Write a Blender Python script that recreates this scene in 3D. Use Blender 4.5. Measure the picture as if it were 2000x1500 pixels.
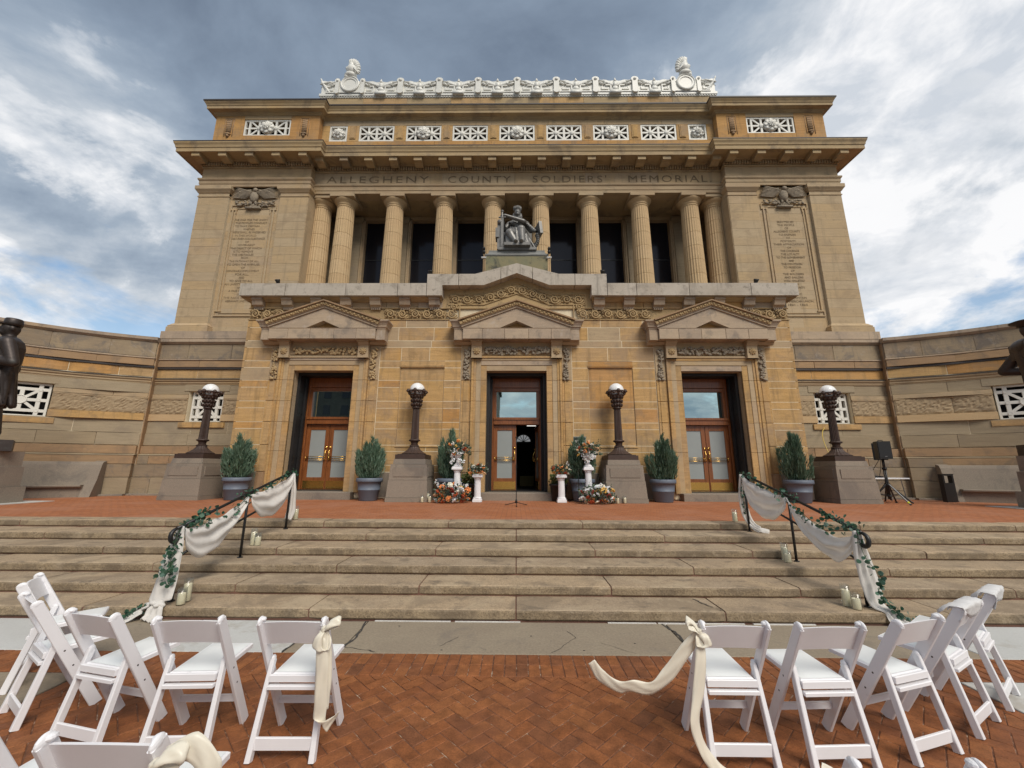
import bpy, bmesh, math, random
from mathutils import Vector, Matrix, Euler
PI = math.pi
rad = math.radians
for o in list(bpy.data.objects):
    bpy.data.objects.remove(o)
S = bpy.context.scene
C = S.collection
RN = random.Random(11)

# ---------------------------------------------------------------- camera
cd = bpy.data.cameras.new('camera')
cd.lens = 14.04
cd.sensor_width = 36
cd.clip_start = 0.05
cd.clip_end = 2000
cam = bpy.data.objects.new('camera', cd)
C.objects.link(cam)
cam.matrix_world = (Matrix.Translation((0, 0, 1.72)) @ Matrix.Rotation(rad(0.66), 4, 'Z')
                    @ Matrix.Rotation(rad(102.0), 4, 'X') @ Matrix.Rotation(0.0045, 4, 'Z'))
S.camera = cam

# ---------------------------------------------------------------- light
SUN_AZ, SUN_EL = 30.0, 47.0          # degrees right of straight behind the camera, above the horizon
sd = Vector((math.sin(rad(SUN_AZ)) * math.cos(rad(SUN_EL)), -math.cos(rad(SUN_AZ)) * math.cos(rad(SUN_EL)), math.sin(rad(SUN_EL))))
ld = bpy.data.lights.new('sun', 'SUN')
ld.energy = 1.5
ld.angle = rad(28)
ld.color = (1.0, 0.93, 0.82)
sun = bpy.data.objects.new('sun', ld)
sun.rotation_euler = sd.to_track_quat('Z', 'Y').to_euler()
sun.location = (20, -30, 40)
C.objects.link(sun)
S.view_settings.view_transform = 'Standard'
S.view_settings.look = 'None'
S.view_settings.gamma = 1
S.view_settings.use_curve_mapping = False
S.view_settings.exposure = 0.98


class NT:
    """short hand for building node trees"""
    def __init__(s, tree):
        s.t = tree
        s.n = tree.nodes
        s.l = tree.links

    def a(s, typ, ins=(), **props):
        n = s.n.new('ShaderNode' + typ)
        for k, v in props.items():
            setattr(n, k, v)
        for k, v in (ins.items() if isinstance(ins, dict) else ins):
            s.set(n, k, v)
        return n

    def set(s, n, k, v):
        sock = n.inputs[k]
        if isinstance(v, bpy.types.NodeSocket):
            s.l.new(v, sock)
        else:
            if isinstance(v, tuple) and len(v) == 3 and sock.type == 'RGBA':
                v = v + (1,)
            sock.default_value = v

    def math(s, op, a, b=0.0, clamp=False):
        return s.a('Math', {0: a, 1: b}, operation=op, use_clamp=clamp).outputs[0]

    def mix(s, f, a, b, mode='MIX'):
        return s.a('MixRGB', {'Fac': f, 'Color1': a, 'Color2': b}, blend_type=mode).outputs[0]

    def noise(s, vec, scale, detail=4, rough=0.55, dist=0.0):
        return s.a('TexNoise', {'Vector': vec, 'Scale': scale, 'Detail': detail, 'Roughness': rough, 'Distortion': dist}).outputs['Fac']

    def ramp(s, f, stops, interp='LINEAR'):
        n = s.a('ValToRGB', {'Fac': f})
        cr = n.color_ramp
        cr.interpolation = interp
        while len(cr.elements) < len(stops):
            cr.elements.new(0.5)
        for e, (p, c) in zip(cr.elements, stops):
            e.position = p
            e.color = (tuple(c) + (1,)) if isinstance(c, (tuple, list)) else (c, c, c, 1)
        return n.outputs[0]

    def vmap(s, vec, scale=(1, 1, 1), loc=(0, 0, 0), rot=(0, 0, 0)):
        return s.a('Mapping', {'Vector': vec, 'Scale': scale, 'Location': loc, 'Rotation': rot}).outputs[0]


# ---------------------------------------------------------------- sky
W = bpy.data.worlds.new('World')
S.world = W
W.use_nodes = True
w = NT(W.node_tree)
bgd = w.n['Background']
dirv = w.a('TexCoord').outputs['Generated']
sky = w.a('TexSky', sky_type='NISHITA', sun_disc=False)
sky.sun_elevation = rad(SUN_EL)
sky.sun_rotation = rad(180 - SUN_AZ)
sky.air_density = 1.3
sky.dust_density = 1.5
sep = w.a('SeparateXYZ', {0: dirv})
zz = w.math('ADD', w.math('MAXIMUM', sep.outputs[2], 0.0), 0.28)
inv = w.math('DIVIDE', 1.0, zz)
pl = w.a('VectorMath', {0: dirv, 1: w.a('CombineXYZ', {0: inv, 1: inv, 2: inv}).outputs[0]}, operation='MULTIPLY').outputs[0]
big = w.noise(w.vmap(pl, (0.62, 0.62, 1.0), (3.1, 1.7, 0.4)), 1.0, 2.0, 0.5, 0.3)
fine = w.noise(w.vmap(pl, (1.2, 1.7, 1.0), (0.4, 5.2, 0), (0, 0, 0.5)), 1.7, 9, 0.58, 0.35)
puff = w.noise(w.vmap(dirv, (1.0, 1.0, 1.5), (7.7, 2.2, 1)), 4.2, 11, 0.60, 0.25)


def lobe(direction, lo, hi):
    d = Vector(direction).normalized()
    v = w.a('VectorMath', {0: dirv, 1: tuple(d)}, operation='DOT_PRODUCT').outputs['Value']
    return w.a('MapRange', {'Value': v, 'From Min': lo, 'From Max': hi}, interpolation_type='SMOOTHSTEP').outputs[0]


bright_r = lobe((1.0, 0.85, 0.72), 0.80, 0.985)       # the white cumulus towards the east
bright_l = lobe((-1.0, 0.80, 0.22), 0.80, 0.985)      # the pale bank low in the west
dark_c = lobe((-0.35, 0.75, 0.85), 0.55, 0.97)        # the grey-blue shelf over the roof
val = w.math('ADD', w.math('MULTIPLY', big, 0.75), w.math('SUBTRACT', w.math('MULTIPLY', fine, 0.85), 0.25))
val = w.math('ADD', val, w.math('MULTIPLY', bright_r, 0.17))
val = w.math('ADD', val, w.math('MULTIPLY', bright_l, 0.27))
val = w.math('SUBTRACT', val, w.math('MULTIPLY', dark_c, 0.20))
val = w.math('ADD', val, w.math('MULTIPLY', w.math('SUBTRACT', puff, 0.5), w.math('ADD', 0.10, w.math('MULTIPLY', w.math('ADD', bright_r, bright_l), 0.55))))
ccol = w.ramp(val, [(0.22, (0.085, 0.110, 0.150)), (0.38, (0.128, 0.162, 0.210)), (0.50, (0.185, 0.222, 0.270)),
                    (0.62, (0.285, 0.312, 0.345)), (0.76, (0.39, 0.402, 0.42)), (0.92, (0.46, 0.46, 0.465))])
lobes = w.math('ADD', bright_r, bright_l, True)
edge = w.math('ADD', w.math('ADD', w.math('MULTIPLY', puff, 0.75), w.math('MULTIPLY', fine, 0.35)), w.math('SUBTRACT', w.math('MULTIPLY', lobes, 0.15), w.math('MULTIPLY', dark_c, 0.10)))
cum = w.a('RGBToBW', {0: w.ramp(edge, [(0.585, 0.0), (0.66, 1.0)])}).outputs[0]
cum = w.math('MULTIPLY', cum, w.math('ADD', 0.30, w.math('MULTIPLY', lobes, 0.60)))
shade = w.noise(w.vmap(dirv, (1, 1, 1.6), (2.2, 4.1, 3)), 6.0, 8, 0.6, 0.3)
white = w.ramp(shade, [(0.38, (0.31, 0.335, 0.37)), (0.56, (0.50, 0.50, 0.505))])
ccol = w.mix(cum, ccol, white)
gapn = w.noise(w.vmap(pl, (1.3, 1.3, 1), (1.3, 9.4, 2)), 1.3, 7, 0.6, 0.4)
low = w.a('MapRange', {'Value': sep.outputs[2], 'From Min': 0.0, 'From Max': 0.42, 'To Min': 0.14, 'To Max': -0.12}).outputs[0]
gl = w.math('ADD', lobe((0.751, 0.602, 0.245), 0.975, 0.998), w.math('MULTIPLY', lobe((-0.68, 0.68, 0.25), 0.96, 0.998), 0.6), True)
gap = w.ramp(w.math('ADD', w.math('ADD', gapn, low), w.math('MULTIPLY', gl, 0.16)), [(0.60, 0.0), (0.70, 1.0)])
gap = w.a('RGBToBW', {0: gap}).outputs[0]
skyc = w.mix(1.0, sky.outputs[0], (0.056, 0.066, 0.074), 'MULTIPLY')
col = w.mix(w.math('MULTIPLY', gap, 0.8), ccol, skyc)
w.set(bgd, 'Color', col)
w.set(bgd, 'Strength', 1.0)


# ---------------------------------------------------------------- materials
def newmat(name):
    m = bpy.data.materials.new(name)
    m.use_nodes = True
    t = NT(m.node_tree)
    t.b = t.n['Principled BSDF']
    return m, t


def plain(name, col, rough=0.5, metal=0.0, var=0.0, bump=0.0, nscale=30, spec=0.5, coat=0.0, dark=None):
    m, t = newmat(name)
    g = t.a('NewGeometry')
    c = t.a('RGB').outputs[0]
    c.default_value = tuple(col) + (1,)
    if var:
        f = t.noise(g.outputs['Position'], nscale, 5)
        f2 = t.noise(g.outputs['Position'], nscale * 0.13, 3)
        c = t.mix(1.0, c, t.ramp(t.math('ADD', t.math('MULTIPLY', f, 0.5), t.math('MULTIPLY', f2, 0.5)), [(0.3, 1 - var), (0.7, 1 + var * 0.6)]), 'MULTIPLY')
    if dark:
        f3 = t.noise(g.outputs['Position'], dark[0], 6, 0.65)
        c = t.mix(t.ramp(f3, [(dark[1], 0.0), (dark[1] + 0.12, dark[3])]), c, dark[2])
    t.set(t.b, 'Base Color', c)
    t.set(t.b, 'Roughness', rough)
    t.set(t.b, 'Metallic', metal)
    t.set(t.b, 'Specular IOR Level', spec)
    t.set(t.b, 'Coat Weight', coat)
    if bump:
        t.set(t.b, 'Normal', t.a('Bump', {'Strength': bump, 'Distance': 0.01, 'Height': t.noise(g.outputs['Position'], nscale * 2, 5)}).outputs[0])
    return m


def stone(name, cols, rough=0.85, bed=0.0, stain=None, isl=0.6, big=0.5, bump=0.25, speck=0.12, sscale=45, bigs=0.8, sp=None, streak=None):
    """sandstone or granite: cols run through a ramp by piece and by a broad noise; bed = bedding streaks; stain = (scale, threshold, colour, amount)"""
    m, t = newmat(name)
    g = t.a('NewGeometry')
    pos = g.outputs['Position']
    r = t.math('FRACT', t.math('ADD', g.outputs['Random Per Island'], t.a('ObjectInfo').outputs['Random']))
    off = t.a('VectorMath', {0: pos, 1: t.a('CombineXYZ', {0: t.math('MULTIPLY', r, 37.0), 1: 0.0, 2: t.math('MULTIPLY', r, 91.0)}).outputs[0]}, operation='ADD').outputs[0]
    f = t.math('ADD', t.math('MULTIPLY', r, isl), t.math('MULTIPLY', t.math('SUBTRACT', t.noise(off, bigs, 5, 0.6, 0.4), 0.5), big * 2.2))
    f = t.math('ADD', f, (1 - isl) * 0.5)
    n = len(cols)
    c = t.ramp(f, [(0.06 + 0.88 * i / max(n - 1, 1), cc) for i, cc in enumerate(cols)])
    fine = t.noise(pos, sscale, 5, 0.7)
    c = t.mix(1.0, c, t.ramp(fine, [(0.25, 1 - speck), (0.75, 1 + speck)]), 'MULTIPLY')
    hgt = fine
    if bed:
        b = t.noise(t.vmap(off, (1.1, 1.1, 13.0)), 1.3, 6, 0.62, 0.6)
        c = t.mix(1.0, c, t.ramp(b, [(0.28, 1 - bed), (0.5, 1.0), (0.72, 1 + bed * 0.8)]), 'MULTIPLY')
    if sp:
        v = t.a('TexVoronoi', {'Vector': pos, 'Scale': sp[0]}).outputs['Distance']
        vv = t.noise(pos, sp[0] * 0.8, 2, 0.8)
        c = t.mix(t.ramp(vv, [(0.56, 0.0), (0.64, sp[2])]), c, sp[1])
    if streak:
        s1 = t.noise(t.vmap(pos, (3.2, 3.2, 0.35)), 1.6, 5, 0.6, 0.3)
        c = t.mix(t.ramp(s1, [(streak[0] - 0.03, 0.0), (streak[0] + 0.09, streak[2])]), c, streak[1])
    if stain:
        for st in (stain if isinstance(stain, list) else [stain]):
            s2 = t.noise(pos, st[0], 7, 0.68, 0.5)
            c = t.mix(t.ramp(s2, [(st[1] - 0.05, 0.0), (st[1] + 0.06, st[3])]), c, st[2])
    t.set(t.b, 'Base Color', c)
    t.set(t.b, 'Roughness', rough)
    t.set(t.b, 'Specular IOR Level', 0.25)
    if bump:
        h2 = t.math('ADD', t.math('MULTIPLY', hgt, 0.6), t.noise(pos, sscale * 0.25, 4, 0.6))
        t.set(t.b, 'Normal', t.a('Bump', {'Strength': bump, 'Distance': 0.012, 'Height': h2}).outputs[0])
    return m


M = {}
GR = (0.10, 0.085, 0.07)
M['ochre'] = stone('ochre_sandstone', [(0.458, 0.302, 0.147), (0.478, 0.297, 0.120), (0.509, 0.321, 0.142), (0.427, 0.283, 0.147), (0.483, 0.283, 0.103)],
                   bed=0.20, isl=0.7, big=0.45, speck=0.16, stain=[(0.8, 0.56, (0.316, 0.225, 0.147), 0.6), (2.3, 0.60, (0.254, 0.168, 0.089), 0.5), (6.0, 0.66, (0.163, 0.110, 0.063), 0.4)], streak=(0.55, (0.27, 0.18, 0.09), 0.55))
M['orange'] = stone('orange_sandstone', [(0.461, 0.265, 0.102), (0.498, 0.279, 0.102), (0.430, 0.230, 0.083), (0.482, 0.279, 0.122)], bed=0.2, isl=0.7, big=0.45, speck=0.16,
                    stain=[(1.4, 0.56, (0.28, 0.19, 0.115), 0.6), (0.6, 0.6, (0.38, 0.28, 0.17), 0.5)], streak=(0.56, (0.27, 0.16, 0.07), 0.5))
M['buff'] = stone('buff_sandstone', [(0.395, 0.303, 0.201), (0.445, 0.341, 0.218), (0.420, 0.312, 0.191), (0.455, 0.327, 0.186), (0.404, 0.312, 0.224)],
                  bed=0.10, isl=0.7, big=0.25, speck=0.08, stain=[(0.8, 0.58, (0.297, 0.218, 0.141), 0.5), (4.0, 0.62, (0.257, 0.189, 0.125), 0.4)], streak=(0.58, (0.28, 0.215, 0.14), 0.5))
M['column'] = stone('column_sandstone', [(0.530, 0.380, 0.215), (0.500, 0.351, 0.198), (0.550, 0.399, 0.234)], bed=0.08, isl=0.6, big=0.3, stain=(1.6, 0.63, (0.40, 0.25, 0.11), 0.4))
M['trim'] = stone('trim_sandstone', [(0.398, 0.302, 0.197), (0.429, 0.326, 0.206), (0.387, 0.283, 0.179), (0.439, 0.317, 0.179)], bed=0.12, isl=0.3, big=0.5,
                  stain=[(1.3, 0.60, (0.22, 0.18, 0.13), 0.55), (0.5, 0.62, (0.46, 0.31, 0.14), 0.4)])
M['cornice'] = stone('cornice_sandstone', [(0.380, 0.285, 0.172), (0.408, 0.300, 0.169), (0.342, 0.253, 0.155)], bed=0.14, isl=0.3, big=0.55,
                     stain=[(1.1, 0.57, (0.20, 0.155, 0.11), 0.65), (0.6, 0.62, (0.45, 0.29, 0.12), 0.4)])
M['weather'] = stone('weathered_sandstone', [(0.392, 0.308, 0.226), (0.441, 0.340, 0.242), (0.353, 0.276, 0.209), (0.421, 0.308, 0.197)], bed=0.10, isl=0.5, big=0.5,
                     stain=[(1.5, 0.57, (0.20, 0.17, 0.145), 0.65), (3.5, 0.64, (0.50, 0.44, 0.38), 0.4)], streak=(0.63, (0.13, 0.11, 0.10), 0.5))
M['coping'] = stone('grey_coping', [(0.414, 0.370, 0.307), (0.475, 0.421, 0.357), (0.387, 0.331, 0.266)], bed=0.05, isl=0.35, big=0.7,
                    stain=[(1.8, 0.56, (0.25, 0.215, 0.18), 0.6), (5.0, 0.62, (0.14, 0.12, 0.10), 0.6)], streak=(0.60, (0.13, 0.115, 0.10), 0.5))
M['carved'] = stone('carved_sandstone', [(0.437, 0.308, 0.156), (0.408, 0.290, 0.156), (0.465, 0.326, 0.164)], bed=0.0, isl=0.4, big=0.5, stain=(3.0, 0.58, (0.20, 0.15, 0.095), 0.6))
M['carvedgrey'] = stone('carved_grey', [(0.31, 0.255, 0.19), (0.27, 0.225, 0.17)], isl=0.3, stain=(5.0, 0.55, (0.12, 0.10, 0.08), 0.6))
M['grime'] = stone('grimy_sandstone', [(0.280, 0.221, 0.150), (0.322, 0.249, 0.164), (0.254, 0.198, 0.139), (0.305, 0.218, 0.133)], bed=0.12, isl=0.6, big=0.5,
                   stain=[(1.2, 0.54, (0.16, 0.14, 0.125), 0.75), (2.8, 0.62, (0.44, 0.385, 0.33), 0.4)], streak=(0.61, (0.14, 0.125, 0.11), 0.5))
M['greybuff'] = stone('greybuff_sandstone', [(0.319, 0.259, 0.179), (0.355, 0.288, 0.196), (0.303, 0.239, 0.159), (0.337, 0.264, 0.170)], bed=0.14, isl=0.6, big=0.35,
                      stain=[(0.9, 0.60, (0.24, 0.195, 0.15), 0.5)])
M['brownband'] = stone('brown_sandstone', [(0.353, 0.228, 0.129), (0.314, 0.205, 0.120), (0.392, 0.256, 0.142)], bed=0.12, isl=0.6, big=0.4, stain=(1.4, 0.56, (0.19, 0.145, 0.105), 0.6))
M['rock'] = stone('rock_faced', [(0.323, 0.243, 0.156), (0.361, 0.270, 0.168), (0.294, 0.221, 0.143)], isl=0.5, big=0.4, bump=0.3, stain=(1.6, 0.58, (0.20, 0.16, 0.12), 0.5))
M['granite'] = stone('granite', [(0.228, 0.195, 0.157), (0.273, 0.227, 0.180), (0.207, 0.175, 0.143)], isl=0.5, big=0.35, speck=0.22, sscale=48, bump=0.2,
                     sp=(170, (0.10, 0.09, 0.085), 0.6), stain=[(1.1, 0.57, (0.15, 0.13, 0.115), 0.6)], streak=(0.62, (0.13, 0.115, 0.10), 0.4))
M['stepgranite'] = stone('step_granite', [(0.356, 0.273, 0.185), (0.396, 0.295, 0.192), (0.328, 0.250, 0.172), (0.385, 0.299, 0.211)], isl=0.45, big=0.55, speck=0.30, sscale=42, bump=0.35, bigs=1.3,
                         sp=(110, (0.13, 0.10, 0.075), 0.7), stain=[(0.7, 0.55, (0.44, 0.35, 0.24), 0.6), (1.5, 0.54, (0.23, 0.175, 0.12), 0.7), (3.3, 0.59, (0.15, 0.12, 0.09), 0.6), (9.0, 0.64, (0.12, 0.10, 0.08), 0.5)])
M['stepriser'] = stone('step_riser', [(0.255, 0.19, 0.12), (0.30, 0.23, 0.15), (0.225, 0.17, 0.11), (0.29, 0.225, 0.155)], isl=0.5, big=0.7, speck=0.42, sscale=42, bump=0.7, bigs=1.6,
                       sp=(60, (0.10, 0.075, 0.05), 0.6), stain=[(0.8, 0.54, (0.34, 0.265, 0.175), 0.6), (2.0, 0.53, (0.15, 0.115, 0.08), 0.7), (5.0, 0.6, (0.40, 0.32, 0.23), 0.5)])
M['concrete'] = stone('concrete', [(0.246, 0.199, 0.148), (0.279, 0.230, 0.169), (0.221, 0.179, 0.133)], isl=0.5, big=0.6, speck=0.20, sscale=40, bump=0.2, bigs=1.6,
                      stain=[(2.1, 0.60, (0.19, 0.16, 0.13), 0.6), (7.0, 0.68, (0.10, 0.085, 0.075), 0.7)])
M['palecrete'] = stone('pale_concrete', [(0.42, 0.42, 0.40), (0.50, 0.50, 0.485), (0.45, 0.44, 0.42)], isl=0.3, big=0.6, speck=0.08, bump=0.1, stain=[(1.9, 0.60, (0.33, 0.29, 0.24), 0.6)])
M['darkwall'] = plain('dark_masonry', (0.075, 0.07, 0.06), 0.9, var=0.4, nscale=2)
M['dark_ground'] = plain('dark_ground', (0.055, 0.055, 0.05), 0.9, var=0.3, nscale=12)
M['mortar'] = plain('light_mortar', (0.70, 0.60, 0.43), 0.95, var=0.2, nscale=20)
M['mortarbuff'] = plain('buff_mortar', (0.47, 0.385, 0.265), 0.95, var=0.2, nscale=20)
M['mortard'] = plain('dark_mortar', (0.27, 0.215, 0.15), 0.95, var=0.25, nscale=20)
M['steprecess'] = plain('red_mortar', (0.17, 0.085, 0.06), 0.95, var=0.3, nscale=20)
M['crack'] = plain('crack_filler', (0.05, 0.045, 0.04), 0.95, var=0.3, nscale=20)
M['sealant'] = plain('pale_sealant', (0.62, 0.60, 0.57), 0.8, var=0.2, nscale=25)
M['letter'] = plain('incised_letter', (0.20, 0.145, 0.085), 0.9, var=0.25, nscale=15)
M['flash'] = plain('dark_roof_flashing', (0.045, 0.035, 0.032), 0.6, var=0.3, nscale=6)
M['white'] = plain('white_paint', (0.74, 0.72, 0.66), 0.55, var=0.10, nscale=4, dark=(5.0, 0.60, (0.45, 0.42, 0.36), 0.5))
M['terra'] = plain('white_terracotta', (0.72, 0.71, 0.66), 0.45, var=0.10, nscale=5, dark=(4.0, 0.60, (0.42, 0.40, 0.35), 0.5))
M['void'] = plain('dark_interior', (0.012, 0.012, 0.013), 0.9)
M['bronze'] = plain('dark_bronze', (0.060, 0.048, 0.044), 0.48, 0.55, var=0.35, nscale=8, bump=0.1, dark=(3.0, 0.60, (0.14, 0.15, 0.14), 0.4))
M['lampiron'] = plain('brown_cast_iron', (0.060, 0.036, 0.028), 0.55, 0.15, var=0.3, nscale=9, bump=0.12)
M['statue'] = plain('statue_bronze', (0.185, 0.178, 0.168), 0.42, 0.25, var=0.4, nscale=5, bump=0.15, dark=(2.6, 0.58, (0.030, 0.026, 0.025), 0.85))
M['patina'] = stone('patina_plinth', [(0.170, 0.176, 0.115), (0.238, 0.207, 0.120), (0.132, 0.154, 0.107)], isl=0.1, big=0.9, stain=[(2.0, 0.56, (0.05, 0.055, 0.055), 0.8)], bigs=1.2)
M['patinaslab'] = plain('patina_slab', (0.20, 0.20, 0.19), 0.7, var=0.3, nscale=7)
M['wood'] = None
M['brass'] = plain('brass', (0.72, 0.44, 0.12), 0.24, 0.95, var=0.12, nscale=12)
M['blackmetal'] = plain('black_metal', (0.012, 0.012, 0.013), 0.42, 0.0, var=0.3, nscale=14, spec=0.5)
M['blackgate'] = plain('black_iron_gate', (0.018, 0.017, 0.018), 0.55, 0.2, var=0.4, nscale=10)
M['blackplastic'] = plain('black_plastic', (0.010, 0.010, 0.011), 0.5)
M['chair'] = plain('white_resin', (0.80, 0.79, 0.815), 0.36, var=0.05, nscale=7, spec=0.45, dark=(13.0, 0.66, (0.50, 0.48, 0.50), 0.45))
M['seatpad'] = plain('white_vinyl', (0.78, 0.80, 0.80), 0.32, var=0.03, nscale=7, bump=0.03)
M['screw'] = plain('dark_screw', (0.10, 0.09, 0.085), 0.35, 0.8)
M['pot'] = plain('grey_planter', (0.125, 0.15, 0.195), 0.55, var=0.10, nscale=6)
M['blackpot'] = plain('black_planter', (0.013, 0.013, 0.014), 0.5)
M['soil'] = plain('soil', (0.035, 0.025, 0.018), 0.95, var=0.4, nscale=40)
M['plaster'] = plain('white_plaster', (0.80, 0.80, 0.82), 0.6, var=0.06, nscale=9)
M['wax'] = plain('ivory_wax', (0.80, 0.70, 0.50), 0.55, var=0.05, nscale=20)
M['wick'] = plain('wick', (0.02, 0.018, 0.015), 0.9)
M['bark'] = plain('bark', (0.07, 0.05, 0.035), 0.9, var=0.3)
M['stem'] = plain('stem', (0.06, 0.10, 0.05), 0.7)
M['tablewhite'] = plain('white_tabletop', (0.78, 0.79, 0.82), 0.4)
M['greymetal'] = plain('grey_metal', (0.20, 0.20, 0.20), 0.45, 0.5)
M['cable'] = plain('yellow_cable', (0.55, 0.40, 0.06), 0.5)
M['tennis'] = plain('tennis_yellow', (0.55, 0.62, 0.04), 0.8)
M['plaque'] = plain('plaque_green', (0.035, 0.045, 0.038), 0.45, 0.3)
M['plaquetext'] = plain('plaque_text', (0.62, 0.62, 0.55), 0.5)
M['litpane'] = None
M['ivory'] = plain('ivory_wall', (0.40, 0.38, 0.33), 0.7)
M['yellowpad'] = plain('olive_pad', (0.22, 0.17, 0.05), 0.6)


def cloth(name, col, rough=0.65, sheen=0.3, trans=0.0, weave=0.0):
    m, t = newmat(name)
    g = t.a('NewGeometry')
    f = t.noise(g.outputs['Position'], 5, 4)
    c = t.mix(1.0, col, t.ramp(f, [(0.3, 0.93), (0.7, 1.04)]), 'MULTIPLY')
    t.set(t.b, 'Base Color', c)
    t.set(t.b, 'Roughness', rough)
    t.set(t.b, 'Sheen Weight', sheen)
    if trans:
        tr = t.a('BsdfTranslucent', {'Color': c}).outputs[0]
        mx = t.a('MixShader', {0: trans, 1: t.b.outputs[0], 2: tr}).outputs[0]
        t.l.new(mx, t.n['Material Output'].inputs['Surface'])
    return m


M['chiffon'] = cloth('white_chiffon', (0.88, 0.855, 0.825), 0.75, 0.2, 0.42)
M['satin'] = cloth('cream_satin', (0.90, 0.845, 0.72), 0.36, 0.2, 0.25)
M['whitecloth'] = cloth('white_cloth', (0.80, 0.79, 0.79), 0.7, 0.2, 0.25)


def wood():
    m, t = newmat('mahogany')
    g = t.a('NewGeometry')
    p = g.outputs['Position']
    f = t.noise(t.vmap(p, (14, 14, 1.2)), 2.0, 6, 0.6, 0.8)
    c = t.ramp(f, [(0.25, (0.115, 0.036, 0.011)), (0.5, (0.215, 0.072, 0.020)), (0.75, (0.29, 0.10, 0.030))])
    t.set(t.b, 'Base Color', c)
    t.set(t.b, 'Roughness', 0.34)
    t.set(t.b, 'Coat Weight', 0.25)
    return m


M['wood'] = wood()


def glass_pane(name, tint, rough=0.02, mirror=0.55, back=(0.01, 0.012, 0.012)):
    """window glass seen from the bright side: a mirror coat over a dark room"""
    m, t = newmat(name)
    fr = t.a('Fresnel', {'IOR': 1.9}).outputs[0]
    g = t.a('NewGeometry')
    wob = t.a('Bump', {'Strength': 0.012, 'Distance': 0.05, 'Height': t.noise(g.outputs['Position'], 1.1, 2)}).outputs[0]
    gl = t.a('BsdfGlossy', {'Color': tint, 'Roughness': rough, 'Normal': wob}).outputs[0]
    df = t.a('BsdfDiffuse', {'Color': back}).outputs[0]
    f = t.math('ADD', fr, mirror, True)
    t.l.new(t.a('MixShader', {0: f, 1: df, 2: gl}).outputs[0], t.n['Material Output'].inputs['Surface'])
    return m


M['darkpane'] = glass_pane('dark_window_pane', (0.55, 0.56, 0.62), 0.12, -0.06, (0.016, 0.016, 0.02))
M['transom'] = glass_pane('transom_glass', (0.80, 0.98, 0.95), 0.015, 0.55, (0.01, 0.014, 0.013))
M['frosted'] = plain('frosted_glass', (0.30, 0.325, 0.32), 0.22, var=0.08, nscale=2, spec=0.7)


def clear_glass(name, col=(0.95, 0.97, 0.97), alpha=0.12):
    m, t = newmat(name)
    fr = t.math('MULTIPLY', t.a('LayerWeight', {'Blend': 0.25}).outputs['Facing'], 0.30)
    gl = t.a('BsdfGlossy', {'Color': (1, 1, 1), 'Roughness': 0.03}).outputs[0]
    tr = t.a('BsdfTransparent', {'Color': col}).outputs[0]
    t.l.new(t.a('MixShader', {0: t.math('ADD', fr, 0.02, True), 1: tr, 2: gl}).outputs[0], t.n['Material Output'].inputs['Surface'])
    return m


M['glass'] = clear_glass('clear_glass')


def opal():
    m, t = newmat('opal_globe')
    t.set(t.b, 'Base Color', (0.80, 0.80, 0.80))
    t.set(t.b, 'Roughness', 0.22)
    t.set(t.b, 'Subsurface Weight', 0.25)
    t.set(t.b, 'Subsurface Radius', (0.1, 0.1, 0.1))
    return m


M['opal'] = opal()


def lit(name, col, k):
    m, t = newmat(name)
    t.set(t.b, 'Base Color', col)
    t.set(t.b, 'Emission Color', col)
    t.set(t.b, 'Emission Strength', k)
    return m


M['litpane'] = lit('daylit_fanlight', (0.75, 0.78, 0.80), 0.12)
M['litlamp'] = lit('lit_ceiling_lamp', (0.9, 0.88, 0.82), 0.6)


def leafmat(name, cols, rough=0.55, trans=0.2):
    m, t = newmat(name)
    g = t.a('NewGeometry')
    r = t.math('FRACT', t.math('ADD', g.outputs['Random Per Island'], t.math('MULTIPLY', t.noise(g.outputs['Position'], 4, 2), 0.7)))
    n = len(cols)
    c = t.ramp(r, [(0.05 + 0.9 * i / max(n - 1, 1), cc) for i, cc in enumerate(cols)])
    t.set(t.b, 'Base Color', c)
    t.set(t.b, 'Roughness', rough)
    tr = t.a('BsdfTranslucent', {'Color': c}).outputs[0]
    t.l.new(t.a('MixShader', {0: trans, 1: t.b.outputs[0], 2: tr}).outputs[0], t.n['Material Output'].inputs['Surface'])
    return m


M['juniper'] = leafmat('juniper_needles', [(0.07, 0.135, 0.085), (0.13, 0.215, 0.145), (0.19, 0.285, 0.20), (0.10, 0.175, 0.10), (0.24, 0.335, 0.25)], trans=0.3)
M['shrub'] = leafmat('shrub_leaves', [(0.035, 0.06, 0.015), (0.07, 0.10, 0.025), (0.12, 0.15, 0.04)])
M['euca'] = leafmat('eucalyptus_leaves', [(0.025, 0.075, 0.040), (0.04, 0.12, 0.065), (0.07, 0.15, 0.10), (0.03, 0.09, 0.06), (0.11, 0.19, 0.15)])
M['greens'] = leafmat('bouquet_greens', [(0.03, 0.065, 0.03), (0.06, 0.10, 0.045), (0.11, 0.16, 0.11), (0.16, 0.20, 0.18)])


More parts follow.
